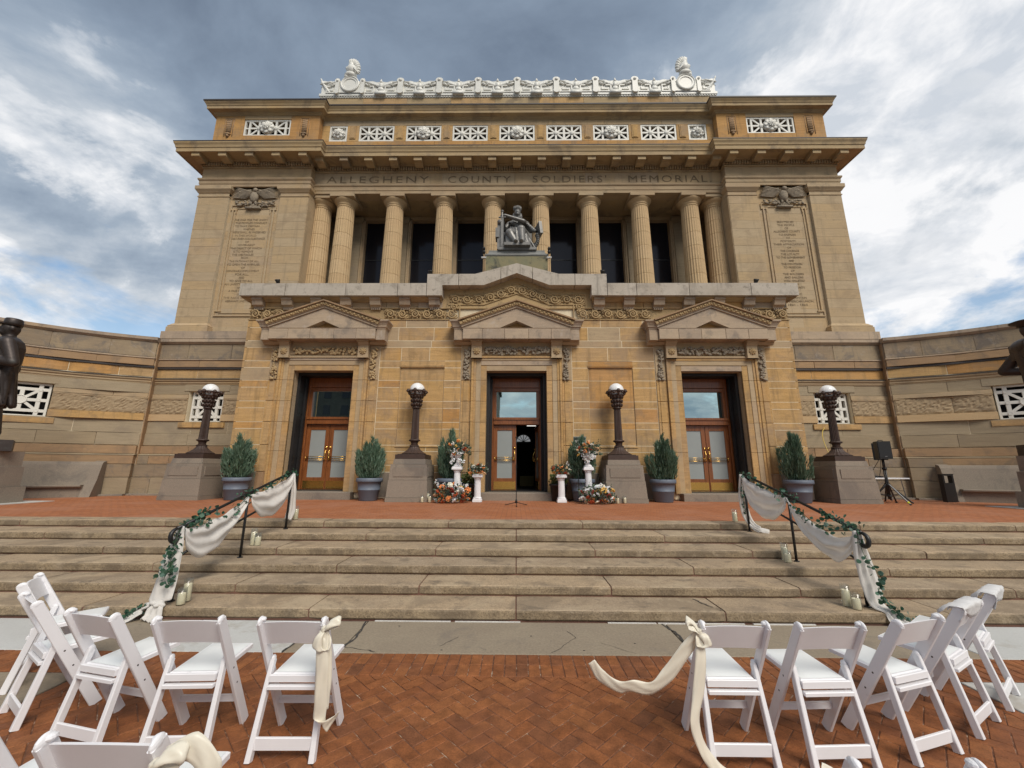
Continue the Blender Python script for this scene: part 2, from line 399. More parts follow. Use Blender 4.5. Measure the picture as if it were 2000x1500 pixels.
def brickmat():
    m, t = newmat('paver_brick')
    g = t.a('NewGeometry')
    p = g.outputs['Position']
    r = t.math('FRACT', t.math('ADD', g.outputs['Random Per Island'], t.a('ObjectInfo').outputs['Random']))
    c = t.ramp(r, [(0.0, (0.24, 0.084, 0.030)), (0.3, (0.275, 0.097, 0.034)), (0.55, (0.31, 0.116, 0.041)), (0.75, (0.25, 0.090, 0.034)), (0.9, (0.20, 0.077, 0.034)), (1.0, (0.33, 0.120, 0.041))])
    f = t.noise(p, 85, 6, 0.72)
    c = t.mix(1.0, c, t.ramp(f, [(0.3, 0.62), (0.7, 1.22)]), 'MULTIPLY')
    b = t.noise(p, 9, 5, 0.6)
    c = t.mix(1.0, c, t.ramp(b, [(0.3, 0.62), (0.65, 1.12)]), 'MULTIPLY')
    s = t.noise(p, 2.2, 5, 0.6)
    c = t.mix(t.ramp(s, [(0.50, 0.0), (0.68, 0.6)]), c, (0.16, 0.06, 0.03))
    sp = t.noise(p, 160, 3, 0.8)
    c = t.mix(t.ramp(sp, [(0.60, 0.0), (0.68, 0.65)]), c, (0.07, 0.035, 0.025))
    t.set(t.b, 'Base Color', c)
    t.set(t.b, 'Roughness', 0.72)
    t.set(t.b, 'Specular IOR Level', 0.3)
    t.set(t.b, 'Normal', t.a('Bump', {'Strength': 0.35, 'Distance': 0.004, 'Height': t.math('ADD', f, t.math('MULTIPLY', b, 1.5))}).outputs[0])
    return m


M['brick'] = brickmat()


def jointsand():
    m, t = newmat('joint_sand')
    g = t.a('NewGeometry')
    f = t.noise(g.outputs['Position'], 3.5, 6, 0.7)
    f2 = t.noise(g.outputs['Position'], 22, 3, 0.6)
    c = t.ramp(t.math('ADD', t.math('MULTIPLY', f, 0.6), t.math('MULTIPLY', f2, 0.4)), [(0.46, (0.10, 0.042, 0.022)), (0.54, (0.19, 0.085, 0.045)), (0.63, (0.44, 0.35, 0.26))])
    t.set(t.b, 'Base Color', c)
    t.set(t.b, 'Roughness', 0.95)
    return m


M['sand'] = jointsand()


def terracebrick():
    """the raised terrace, seen at a grazing angle: pieces only 1-2 pixels deep, so the material carries the bond"""
    m, t = newmat('terrace_brick')
    g = t.a('NewGeometry')
    p = g.outputs['Position']
    br = t.a('TexBrick', {'Vector': p, 'Color1': (0.40, 0.145, 0.055), 'Color2': (0.33, 0.108, 0.038), 'Mortar': (0.15, 0.065, 0.035), 'Scale': 1.0, 'Mortar Size': 0.006,
                          'Mortar Smooth': 0.1, 'Bias': 0.0, 'Brick Width': 0.21, 'Row Height': 0.105})
    br.offset = 0.5
    c = br.outputs['Color']
    f = t.noise(p, 14, 5, 0.7)
    c = t.mix(1.0, c, t.ramp(f, [(0.3, 0.80), (0.7, 1.15)]), 'MULTIPLY')
    s = t.noise(p, 0.8, 5, 0.6)
    c = t.mix(t.ramp(s, [(0.45, 0.0), (0.7, 0.45)]), c, (0.40, 0.20, 0.13))
    t.set(t.b, 'Base Color', c)
    t.set(t.b, 'Roughness', 0.8)
    t.set(t.b, 'Normal', t.a('Bump', {'Strength': 0.3, 'Distance': 0.006, 'Height': br.outputs['Fac'], }, invert=True).outputs[0])
    return m


M['terrace'] = terracebrick()


# ---------------------------------------------------------------- mesh helpers
class MB:
    def __init__(s):
        s.v = []
        s.f = []

    def add(s, vs, fs):
        k = len(s.v)
        s.v += [tuple(v) for v in vs]
        s.f += [tuple(i + k for i in f) for f in fs]
        return s

    def box(s, x0, x1, y0, y1, z0, z1):
        v = [(x0, y0, z0), (x1, y0, z0), (x1, y1, z0), (x0, y1, z0), (x0, y0, z1), (x1, y0, z1), (x1, y1, z1), (x0, y1, z1)]
        return s.add(v, [(0, 3, 2, 1), (4, 5, 6, 7), (0, 1, 5, 4), (1, 2, 6, 5), (2, 3, 7, 6), (3, 0, 4, 7)])

    def cham(s, x0, x1, y0, y1, z0, z1, c=0.01):
        """block with a chamfered front (-y) face"""
        v = [(x0 + c, y0, z0 + c), (x1 - c, y0, z0 + c), (x1 - c, y0, z1 - c), (x0 + c, y0, z1 - c),
             (x0, y0 + c, z0), (x1, y0 + c, z0), (x1, y0 + c, z1), (x0, y0 + c, z1),
             (x0, y1, z0), (x1, y1, z0), (x1, y1, z1), (x0, y1, z1)]
        f = [(0, 1, 2, 3)]
        for i in range(4):
            j = (i + 1) % 4
            f += [(i + 4, j + 4, j, i), (i + 8, j + 8, j + 4, i + 4)]
        return s.add(v, f)

    def slab(s, x0, x1, y0, y1, z0, z1, c=0.012):
        """block with its four top edges and front corners chamfered (seen from above)"""
        v = [(x0, y0, z0), (x1, y0, z0), (x1, y1, z0), (x0, y1, z0),
             (x0, y0, z1 - c), (x1, y0, z1 - c), (x1, y1, z1 - c), (x0, y1, z1 - c),
             (x0 + c, y0 + c, z1), (x1 - c, y0 + c, z1), (x1 - c, y1 - c, z1), (x0 + c, y1 - c, z1)]
        f = [(8, 9, 10, 11)]
        for i in range(4):
            j = (i + 1) % 4
            f += [(i, j, j + 4, i + 4), (i + 4, j + 4, j + 8, i + 8)]
        return s.add(v, f)

    def prism(s, poly, y0, y1, flip=False):
        """polygon in (x, z), counter-clockwise seen from -y, extruded y0..y1"""
        n = len(poly)
        v = [(x, y0, z) for x, z in poly] + [(x, y1, z) for x, z in poly]
        f = [tuple(range(n)), tuple(range(2 * n - 1, n - 1, -1))]
        f += [((i + 1) % n, i, i + n, (i + 1) % n + n) for i in range(n)]
        return s.add(v, f)

    def prismx(s, poly, x0, x1):
        """polygon in (y, z) extruded along x"""
        n = len(poly)
        v = [(x0, y, z) for y, z in poly] + [(x1, y, z) for y, z in poly]
        f = [tuple(range(n - 1, -1, -1)), tuple(range(n, 2 * n))]
        f += [(i, (i + 1) % n, (i + 1) % n + n, i + n) for i in range(n)]
        return s.add(v, f)

    def prismz(s, poly, z0, z1):
        n = len(poly)
        v = [(x, y, z0) for x, y in poly] + [(x, y, z1) for x, y in poly]
        f = [tuple(range(n - 1, -1, -1)), tuple(range(n, 2 * n))]
        f += [(i, (i + 1) % n, (i + 1) % n + n, i + n) for i in range(n)]
        return s.add(v, f)

    def lathe(s, prof, n=16, c=(0, 0), flute=0.0, nfl=0, ang=0.0, sq=None):
        """profile [(r, z)] turned about z; closed by caps"""
        vs, fs = [], []
        m = len(prof)
        for k in range(n):
            a = ang + 2 * PI * k / n
            w_ = 1.0
            if flute and k % 2:
                w_ = 1 - flute
            for r, z in prof:
                vs.append((c[0] + r * w_ * math.cos(a), c[1] + r * w_ * math.sin(a), z))
        for k in range(n):
            for i in range(m - 1):
                a, b = k * m + i, ((k + 1) % n) * m + i
                fs.append((a, b, b + 1, a + 1))
        fs.append(tuple(k * m for k in range(n - 1, -1, -1)))
        fs.append(tuple(k * m + m - 1 for k in range(n)))
        return s.add(vs, fs)

    def tube(s, pts, r, n=8, caps=True, flat=1.0):
        """round bar along points; r number or list"""
        P = [Vector(p) for p in pts]
        rs = r if isinstance(r, (list, tuple)) else [r] * len(P)
        vs, fs = [], []
        up = None
        for i, p in enumerate(P):
            d = (P[min(i + 1, len(P) - 1)] - P[max(i - 1, 0)])
            d = d.normalized() if d.length > 1e-9 else Vector((0, 0, 1))
            if up is None:
                up = Vector((0, 0, 1)) if abs(d.z) < 0.9 else Vector((1, 0, 0))
            e1 = (up - d * up.dot(d))
            e1 = e1.normalized() if e1.length > 1e-6 else d.orthogonal().normalized()
            e2 = d.cross(e1)
            up = e1
            for k in range(n):
                a = 2 * PI * k / n
                vs.append(p + (e1 * math.cos(a) + e2 * math.sin(a) * flat) * rs[i])
        for i in range(len(P) - 1):
            for k in range(n):
                a, b = i * n + k, i * n + (k + 1) % n
                fs.append((a, b, b + n, a + n))
        if caps:
            fs.append(tuple(range(n - 1, -1, -1)))
            k = (len(P) - 1) * n
            fs.append(tuple(range(k, k + n)))
        return s.add(vs, fs)

    def ell(s, c, r, n=10, m=6, rot=None):
        """ellipsoid"""
        if not isinstance(r, (tuple, list)):
            r = (r, r, r)
        vs, fs = [], []
        Mx = rot.to_matrix() if isinstance(rot, Euler) else (rot or Matrix.Identity(3))
        c = Vector(c)
        vs.append(c + Mx @ Vector((0, 0, -r[2])))
        for i in range(1, m):
            t = -PI / 2 + PI * i / m
            for k in range(n):
                a = 2 * PI * k / n
                vs.append(c + Mx @ Vector((r[0] * math.cos(t) * math.cos(a), r[1] * math.cos(t) * math.sin(a), r[2] * math.sin(t))))
        vs.append(c + Mx @ Vector((0, 0, r[2])))
        for k in range(n):
            fs.append((0, 1 + (k + 1) % n, 1 + k))
        for i in range(m - 2):
            for k in range(n):
                a, b = 1 + i * n + k, 1 + i * n + (k + 1) % n
                fs.append((a, b, b + n, a + n))
        L = len(vs) - 1
        for k in range(n):
            fs.append((L, L - n + k, L - n + (k + 1) % n))
        return s.add(vs, fs)

    def sweep(s, prof, path, caps=True):
        """closed profile [(out, z)] (counter-clockwise with out to the right) mitred along a plan path; out points to the right of travel"""
        n = len(path)
        nor = []
        for i in range(n - 1):
            d = Vector((path[i + 1][0] - path[i][0], path[i + 1][1] - path[i][1])).normalized()
            nor.append(Vector((d.y, -d.x)))
        vs, fs = [], []
        m = len(prof)
        for i in range(n):
            a = nor[max(i - 1, 0)]
            b = nor[min(i, n - 2)]
            mt = (a + b) / (1 + a.dot(b))
            for o, z in prof:
                vs.append((path[i][0] + mt.x * o, path[i][1] + mt.y * o, z))
        for i in range(n - 1):
            for j in range(m):
                a, b = i * m + j, i * m + (j + 1) % m
                fs.append((a, a + m, b + m, b))
        if caps:
            fs.append(tuple(range(m)))
            fs.append(tuple(range(n * m - 1, (n - 1) * m - 1, -1)))
        return s.add(vs, fs)

    def xf(s, mat):
        s.v = [tuple(mat @ Vector(v)) for v in s.v]
        return s

    def mesh(s, name, mat=None, smooth=False):
        me = bpy.data.meshes.new(name)
        me.from_pydata(s.v, [], s.f)
        if mat:
            me.materials.append(M[mat] if isinstance(mat, str) else mat)
        if smooth:
            me.polygons.foreach_set('use_smooth', [True] * len(me.polygons))
        me.update()
        return me

    def build(s, name, mat, parent=None, smooth=False, fix=False, **kw):
        me = s.mesh(name, mat, smooth)
        if fix:
            fixn(me)
        return put(name, me, parent, **kw)


def fixn(me):
    b = bmesh.new()
    b.from_mesh(me)
    bmesh.ops.recalc_face_normals(b, faces=b.faces)
    b.to_mesh(me)
    b.free()


WM = {}          # world matrices, kept by hand so that no depsgraph update is needed


def put(name, me, parent=None, loc=None, rot=None, scale=None, kind=None, label=None, cat=None, group=None, world=True):
    """link a mesh object; parts of a parent are given in world coordinates unless world=False"""
    o = bpy.data.objects.new(name, me)
    C.objects.link(o)
    sc = scale if isinstance(scale, (tuple, list)) else ((scale or 1.0),) * 3
    o.location = loc or (0, 0, 0)
    o.rotation_euler = rot or (0, 0, 0)
    o.scale = sc
    local = Matrix.LocRotScale(Vector(loc or (0, 0, 0)), Euler(rot or (0, 0, 0)), Vector(sc))
    if parent:
        o.parent = parent
        if world:
            o.matrix_parent_inverse = WM[parent.name].inverted()
            WM[o.name] = local
        else:
            WM[o.name] = WM[parent.name] @ local
    else:
        WM[o.name] = local
    for k, v in (('kind', kind), ('label', label), ('category', cat), ('group', group)):
        if v:
            o[k] = v
    return o


def thing(name, label, cat, loc=(0, 0, 0), rotz=0.0, group=None, kind=None):
    o = bpy.data.objects.new(name, None)
    C.objects.link(o)
    o.empty_display_size = 0.1
    o.location = loc
    o.rotation_euler = (0, 0, rotz)
    for k, v in (('kind', kind), ('label', label), ('category', cat), ('group', group)):
        if v:
            o[k] = v
    WM[o.name] = Matrix.LocRotScale(Vector(loc), Euler((0, 0, rotz)), None)
    return o


def kids(o):
    return [x for x in C.objects if x.parent is o]


def copytree(o, parent=None):
    c = o.copy()
    C.objects.link(c)
    c.parent = parent
    WM[c.name] = WM[o.name]
    for ch in list(o.children):
        copytree(ch, c)
    return c


def ribbon(mb, pts, wid, cup=0.25, wob=0.0, seed=0):
    """a soft strip along pts; wid = half width vectors; cup bows it across"""
    P = [Vector(p) for p in pts]
    Wd = [Vector(q) for q in wid]
    nv = 6
    k0 = len(mb.v)
    for i, p in enumerate(P):
        d = (P[min(i + 1, len(P) - 1)] - P[max(i - 1, 0)])
        nn = d.cross(Wd[i])
        nn = nn.normalized() if nn.length > 1e-9 else Vector((0, 1, 0))
        L = Wd[i].length
        for j in range(nv + 1):
            v = j / nv * 2 - 1
            off = cup * L * math.cos(v * PI / 2 * 1.1 + 0.5 * math.sin(i * 0.35 + seed)) + wob * L * math.sin(v * 5 + i * 0.5 + seed)
            mb.v.append(tuple(p + Wd[i] * v + nn * off))
    for i in range(len(P) - 1):
        for j in range(nv):
            a = k0 + i * (nv + 1) + j
            mb.f.append((a, a + 1, a + nv + 2, a + nv + 1))
    return mb


def spline(pts, n=8):
    """Catmull-Rom through points"""
    P = [Vector(p) for p in pts]
    P = [P[0] * 2 - P[1]] + P + [P[-1] * 2 - P[-2]]
    out = []
    for i in range(1, len(P) - 2):
        for k in range(n):
            t = k / n
            a, b, c, d = P[i - 1], P[i], P[i + 1], P[i + 2]
            out.append(0.5 * ((2 * b) + (c - a) * t + (2 * a - 5 * b + 4 * c - d) * t * t + (3 * b - a - 3 * c + d) * t ** 3))
    out.append(P[-2])
    return out


def text_mesh(txt, h, mat, width=None, ext=0.004, space=1.0, align='CENTER'):
    cu = bpy.data.curves.new('lettering', 'FONT')
    cu.body = txt
    cu.size = 1.0
    cu.extrude = 0.5
    cu.space_character = space
    cu.resolution_u = 3
    o = bpy.data.objects.new('lettering', cu)
    C.objects.link(o)
    dg = bpy.context.evaluated_depsgraph_get()
    me = bpy.data.meshes.new_from_object(o.evaluated_get(dg))
    bpy.data.objects.remove(o)
    bpy.data.curves.remove(cu)
    xs = [v.co.x for v in me.vertices]
    ys = [v.co.y for v in me.vertices]
    x0, x1, y0, y1 = min(xs), max(xs), min(ys), max(ys)
    sy = h / max(0.69, 1e-6)
    sx = (width / (x1 - x0)) if width else sy
    cx = (x0 + x1) / 2 if align == 'CENTER' else x0
    for v in me.vertices:
        v.co = Vector(((v.co.x - cx) * sx, -v.co.z * ext * 2, v.co.y * sy))
    fixn(me)
    me.materials.clear()
    me.materials.append(M[mat])
    return me


def organic(name, mb, mat, parent=None, voxel=0.03, smooth=6, **kw):
    """fuse overlapping solids into one continuous skin"""
    o = mb.build(name, mat, parent, smooth=True, **kw)
    rm = o.modifiers.new('fuse', 'REMESH')
    rm.mode = 'VOXEL'
    rm.voxel_size = voxel
    rm.use_smooth_shade = True
    if smooth:
        sm = o.modifiers.new('soft', 'SMOOTH')
        sm.factor = 0.5
        sm.iterations = smooth
    return o


def capsule(mb, a, b, ra, rb, n=10):
    a, b = Vector(a), Vector(b)
    mb.tube([a, b], [ra, rb], n)
    mb.ell(a, ra, n, 6)
    mb.ell(b, rb, n, 6)
    return mb
# ================================================================ the ground
g = MB()
g.box(-160, 160, -160, 160, -0.5, -0.03)
g.build('ground', 'dark_ground', kind='structure')  # out-of-view ground, toned dark to weaken light bounced up onto the soffits

plaza = thing('plaza_paving', None, None, (0, 2.5, 0), kind='structure')
MB().box(-3.69, 3.69, -1.2, 3.84, -0.06, -0.0065).build('joint_bed', 'sand', plaza)
MB().box(-3.69, -14, 3.825, 4.235, -0.06, -0.0065).box(3.69, 14, 3.825, 4.235, -0.06, -0.0065).box(-3.69, 3.69, 3.8401, 4.235, -0.061, -0.0066).build('joint_bed', 'sand', plaza, fix=True)


def paver(L, Wd, h=0.05, c=0.004):
    m = MB().slab(-L / 2, L / 2, -Wd / 2, Wd / 2, -h, 0, c)
    return m


PV = [paver(0.1985, 0.0965).mesh('brick', 'brick')]
herr = []
cutb = []
cs = 0.1025
ca, sa = math.cos(PI / 4), math.sin(PI / 4)
for i in range(-75, 76):
    for j in range(-75, 76):
        k = (i - j) % 4
        if k == 0:
            cx, cy, an = (i + 1) * cs, (j + 0.5) * cs, 0
        elif k == 3:
            cx, cy, an = (i + 0.5) * cs, (j + 1) * cs, PI / 2
        else:
            continue
        x, y = ca * cx - sa * cy, sa * cx + ca * cy + 2.0
        if -3.44 < x < 3.44 and 0.2 < y < 3.66:
            herr.append((x, y, an + PI / 4))
        elif -3.75 < x < 3.75 and 0.2 < y < 4.0:
            cutb.append((x, y, an + PI / 4))
sol = []
for r_ in range(2):
    n = int(28 / 0.1045)
    for i in range(n):
        sol.append((-14 + (i + 0.5) * 0.1045 + RN.uniform(-0.002, 0.002), 3.93 + r_ * 0.2045, PI / 2))


def seen(b):
    x, y = b[0], b[1]
    return (2.75 < y) and abs(x) < 1.32 * y + 0.2


vis = [b for b in herr + sol if seen(b)]
vis.sort(key=lambda b: b[0] ** 2 + b[1] ** 2)
near = set(id(b) for b in vis[:300])
rest = MB()
for b in herr + sol:
    dz = RN.uniform(-0.003, 0.0)
    tilt = (RN.uniform(-0.008, 0.008), RN.uniform(-0.006, 0.006), b[2] + RN.uniform(-0.012, 0.012))
    if id(b) in near:
        put('brick', PV[0], plaza, loc=(b[0], b[1], dz), rot=tilt)
    else:
        m = paver(0.1985, 0.0965).xf(Matrix.LocRotScale(Vector((b[0], b[1], dz)), Euler(tilt), None))
        rest.add(m.v, m.f)
rest.build('far_bricks', 'brick', plaza, kind='stuff')
# edge bricks cut along the aisle border
eb = MB()


def clip(poly, ax, lim, keep):
    out = []
    for p, q in zip(poly, poly[1:] + poly[:1]):
        ip, iq = (p[ax] - lim) * keep <= 0, (q[ax] - lim) * keep <= 0
        if ip:
            out.append(p)
        if ip != iq:
            t = (lim - p[ax]) / (q[ax] - p[ax])
            out.append((p[0] + (q[0] - p[0]) * t, p[1] + (q[1] - p[1]) * t))
    return out


for x, y, an in cutb:
    c_, s_ = math.cos(an), math.sin(an)
    poly = [(x + c_ * u - s_ * v, y + s_ * u + c_ * v) for u, v in ((-.099, -.048), (.099, -.048), (.099, .048), (-.099, .048))]
    for ax, lim, keep in ((1, 3.822, 1), (0, 3.578, 1), (0, -3.578, -1)):
        poly = clip(poly, ax, lim, keep) if poly else poly
    if len(poly) > 2:
        eb.prismz(poly, -0.05, RN.uniform(-0.003, 0.0))
y = 0.25
while y < 3.8:
    for sx in (-1, 1):
        eb.slab(min(sx * 3.585, sx * 3.685), max(sx * 3.585, sx * 3.685), y, y + 0.197, -0.05, RN.uniform(-0.003, 0), 0.004)
    y += 0.2035
eb.build('border_bricks', 'brick', plaza, kind='stuff')

# concrete slabs
slabs = [(-1.70, 1.70, 'concrete'), (-2.24, -1.70, 'concrete'), (-3.62, -2.24, 'palecrete'), (-4.42, -3.62, 'concrete'), (-6.3, -4.42, 'palecrete'), (-9.5, -6.3, 'concrete'), (-14, -9.5, 'concrete'),
         (1.70, 4.45, 'concrete'), (4.45, 6.8, 'palecrete'), (6.8, 10, 'concrete'), (10, 14, 'concrete')]
MB().box(-14, 14, 4.236, 5.2, -0.08, -0.012).build('slab_bed', 'crack', plaza)
for x0, x1, mt in slabs:
    MB().slab(x0 + 0.008, x1 - 0.008, 4.242, 5.046, -0.07, RN.uniform(-0.003, 0.001), 0.006).build('concrete_slab', mt, plaza)
for sx in (-1, 1):
    MB().box(min(sx * 3.70, sx * 14), max(sx * 3.70, sx * 14), -1.2, 3.82, -0.08, -0.012).build('slab_bed', 'crack', plaza)
    for i, (xa, xb) in enumerate([(3.70, 5.6), (5.6, 7.6), (7.6, 10.5), (10.5, 14)]):
        for j, (ya, yb) in enumerate([(2.55, 3.82), (1.2, 2.55), (-1.2, 1.2)]):
            a, b = sorted((sx * (xa + 0.006), sx * (xb - 0.006)))
            MB().slab(a, b, ya + 0.006, yb - 0.006, -0.07, RN.uniform(-0.003, 0), 0.005).build('concrete_slab', 'palecrete' if (sx > 0 and i < 2) else 'concrete', plaza)
# cracks in the slabs: thin crooked fillets
def crack(pts, wd, z=0.003):
    m = MB()
    P = []
    for a, b in zip(pts[:-1], pts[1:]):
        for k in range(6):
            t = k / 6
            P.append((a[0] + (b[0] - a[0]) * t + RN.uniform(-0.012, 0.012), a[1] + (b[1] - a[1]) * t + RN.uniform(-0.012, 0.012)))
    P.append(pts[-1])
    vs = []
    for x, y in P:
        w2 = wd * RN.uniform(0.4, 1.2)
        vs += [(x - w2, y, z), (x + w2, y, z)]
    return m.add(vs, [(2 * i, 2 * i + 1, 2 * i + 3, 2 * i + 2) for i in range(len(P) - 1)])


for pts, wd in [([(-1.71, 4.25), (-1.66, 4.6), (-1.72, 5.03)], 0.016), ([(1.69, 4.25), (1.74, 4.7), (1.66, 5.03)], 0.013), ([(-1.70, 4.36), (-1.45, 4.30), (-1.35, 4.25)], 0.014),
                ([(0.35, 4.27), (0.62, 4.62), (0.55, 4.8)], 0.004), ([(-0.75, 4.4), (-0.6, 4.62)], 0.004), ([(0.85, 4.5), (1.15, 4.27)], 0.003), ([(-2.24, 4.25), (-2.2, 4.6), (-2.27, 5.0)], 0.01)]:
    crack(pts, wd, 0.0035).build('crack', 'crack', plaza)
sl = MB()
for a, b in [(-1.62, -0.75), (-0.7, 0.05), (1.05, 1.6), (1.62, 2.6), (2.7, 3.4)]:
    sl.box(a, b, 5.028, 5.052, -0.01, 0.008)
sl.build('sealant_line', 'sealant', plaza)
for x, y in [(-0.72, 4.31), (0.16, 4.66), (0.66, 4.33), (-1.3, 4.9), (1.2, 4.5)]:
    MB().ell((x, y, 0.002), (0.012, 0.008, 0.003), 8, 4).build('gum_spot', 'crack', plaza)

# ---------------------------------------------------------------- the steps
steps = thing('stone_steps', 'broad flight of six worn tan granite steps up to the brick terrace', 'steps', (0, 5.05, 0))
SY = [5.053, 5.545, 6.055, 6.58, 7.13, 7.70]
RZ = 0.127
for i in range(6):
    y1 = SY[i + 1] + 0.06 if i < 5 else 8.08
    MB().box(-18, 18, SY[i] + 0.02, y1 + 0.3, -0.2, RZ * (i + 1) - 0.018).build('mortar_bed', 'steprecess', steps)
    js = [0, -2.41, 2.41, -5.1, 5.0, -7.7, 7.8, -10.6, 10.5, -14, 14, -18, 18] if i in (0,) else \
        [0, -2.55, 2.5, -5.2, 5.15, -8.0, 7.9, -11.2, 10.8, -14.3, 14, -18, 18] if i % 2 == 0 else [-1.25, 1.22, -3.66, 3.7, -6.4, 6.3, -9.2, 9.0, -12.2, 12, -18, 18]
    js = sorted(x + (RN.uniform(-0.12, 0.12) if abs(x) > 3 else 0) for x in js)
    for a, b in zip(js[:-1], js[1:]):
        g = 0.008
        z1 = RZ * (i + 1) + RN.uniform(-0.004, 0.003)
        y0 = SY[i] + RN.uniform(-0.006, 0.006)
        n = max(6, int((b - a) / 0.12))
        m = MB()
        xs = [a + g + (b - a - 2 * g) * k / n for k in range(n + 1)]
        prof = [(0.012, RZ * i + 0.014), (0.0, RZ * i + 0.03), (0.0, z1 - 0.028), (0.008, z1 - 0.009), (0.028, z1), (y1 - y0, z1 + 0.002)]
        for k, x in enumerate(xs):
            e = 0.012 if k in (0, n) else 0.0
            for q, (py, pz) in enumerate(prof):
                jit = RN.uniform(-0.003, 0.003) if q in (2, 3, 4) else 0
                m.v.append((x, y0 + py + (e if q < 5 else 0) + jit, pz - (e * 0.5 if q > 2 else 0) + (jit * 0.6 if q != 5 else 0)))
        w_ = len(prof)
        for k in range(n):
            for q in range(w_ - 1):
                m.f.append((k * w_ + q, (k + 1) * w_ + q, (k + 1) * w_ + q + 1, k * w_ + q + 1))
        for k in (0, n):
            m.v += [(xs[k], y1, RZ * i)]
            m.f.append(tuple([k * w_ + q for q in range(w_)] + [len(m.v) - 1]))
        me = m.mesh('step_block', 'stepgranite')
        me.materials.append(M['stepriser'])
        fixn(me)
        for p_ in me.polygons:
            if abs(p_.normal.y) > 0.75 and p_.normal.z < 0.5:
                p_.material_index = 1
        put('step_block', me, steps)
crack([(2.40, 5.09), (2.30, 5.25), (2.22, 5.5)], 0.009, 0.133).build('crack', 'crack', steps)

terr = MB()
terr.box(-40, 40, 8.08, 30, -0.2, 0.760)
terr.build('terrace_floor', 'terrace', kind='structure')


# ================================================================ ashlar
def flat_frame(Y):
    return lambda a, b, out: Matrix.Translation(((a + b) / 2, Y - out, 0))


def block(L, z0, z1, depth, c):
    return MB().cham(-L / 2, L / 2, 0, depth, z0, z1, c)


def rockblock(L, z0, z1, depth, rng):
    m = MB()
    nx, nz = max(3, int(L / 0.055)), 10
    for j in range(nz + 1):
        for i in range(nx + 1):
            ed = i in (0, nx) or j in (0, nz)
            m.v.append((-L / 2 + L * i / nx, 0.0 if ed else -rng.uniform(0.0, 0.032), z0 + (z1 - z0) * j / nz))
    for j in range(nz):
        for i in range(nx):
            a = j * (nx + 1) + i
            m.f.append((a, a + 1, a + nx + 2, a + nx + 1))
    m.box(-L / 2, L / 2, 0.001, depth, z0, z1)
    return m


def ashlar(parent, frame, s0, s1, courses, excl=(), joint=0.015, depth=0.12, c=0.003, name='stone_block', seed=3, joined=None):
    """courses: (z0, z1, mat, out, Lmin, Lmax[, 'rock']); excl: (s0, s1, z0, z1) holes"""
    rng = random.Random(seed)
    cnt = 0
    for ci, co in enumerate(courses):
        z0, z1, mt, out, la, lb = co[:6]
        cuts = [(s0, s1)]
        for e in excl:
            if e[2] < z1 - 0.02 and e[3] > z0 + 0.02:
                nc = []
                for a, b in cuts:
                    if e[0] > a:
                        nc.append((a, min(b, e[0])))
                    if e[1] < b:
                        nc.append((max(a, e[1]), b))
                cuts = [q for q in nc if q[1] - q[0] > 0.04]
        for a, b in cuts:
            n = max(1, round((b - a) / rng.uniform(la, lb)))
            ed = [a + (b - a) * (k / n) for k in range(n + 1)]
            if n > 1:
                sh = (b - a) / n * (0.25 if ci % 2 else -0.25) * rng.uniform(0.5, 1)
                ed = [ed[0]] + [q + sh + rng.uniform(-0.08, 0.08) * (b - a) / n for q in ed[1:-1]] + [ed[-1]]
            for p, q in zip(ed[:-1], ed[1:]):
                L = q - p - joint
                m = rockblock(L, z0 + joint / 2, z1 - joint / 2, depth, rng) if len(co) > 6 else block(L, z0 + joint / 2, z1 - joint / 2, depth, c)
                m.xf(frame(p, q, out + rng.uniform(-0.002, 0.002)))
                mm = mt if isinstance(mt, str) else rng.choice(mt)
                if joined is not None:
                    joined.setdefault(mm, MB()).add(m.v, m.f)
                else:
                    m.build(name, mm, parent)
                cnt += 1
    return cnt


# ================================================================ the memorial hall
hall = thing('memorial_hall', 'monumental tan sandstone memorial hall with a column row and three pedimented doorways', 'building', (0, 15, 0.76))
VY = 13.1
DX = (-6.53, 0.0, 6.53)
SILL, DTOP, DH = 1.0, 4.95, 1.01

# --- vestibule core
PANEL = [(-3.93, -2.45), (2.42, 3.90)]
core = MB()
xs = [-9.3, DX[0] - DH - 0.02, DX[0] + DH + 0.02, -DH - 0.02, DH + 0.02, DX[2] - DH - 0.02, DX[2] + DH + 0.02, 9.3]
for a, b in ((0, 1), (2, 3), (4, 5), (6, 7)):
    core.box(xs[a], xs[b], VY + 0.06, 15.2, 0.7, 7.75)
for a, b in ((1, 2), (3, 4), (5, 6)):
    core.box(xs[a], xs[b], VY + 0.06, 15.2, DTOP + 0.02, 7.75)
for a, b, z0, z1 in ((-9.3, -7.57, .8, 7.5), (-5.49, -3.94, .8, 7.5), (-2.44, -1.04, .8, 7.5), (1.04, 2.41, .8, 7.5), (3.91, 5.49, .8, 7.5), (7.57, 9.3, .8, 7.5),
                     (-3.94, -2.44, .8, 2.44), (-3.94, -2.44, 5.30, 7.5), (2.41, 3.91, .8, 2.44), (2.41, 3.91, 5.30, 7.5), (-7.57, -5.49, 5.0, 7.5), (-1.04, 1.04, 5.0, 7.5), (5.49, 7.57, 5.0, 7.5)):
    core.box(a, b, VY + 0.002, VY + 0.06, z0, min(z1, 6.77))
for a, b in PANEL:
    core.box(a, b, VY + 0.033, VY + 0.061, 2.44, 5.30)
core.build('vestibule_core', 'mortar', hall)
MB().box(-9.3, 9.3, 13.2, 15.6, 7.751, 7.80).build('vestibule_roof', 'flash', hall)
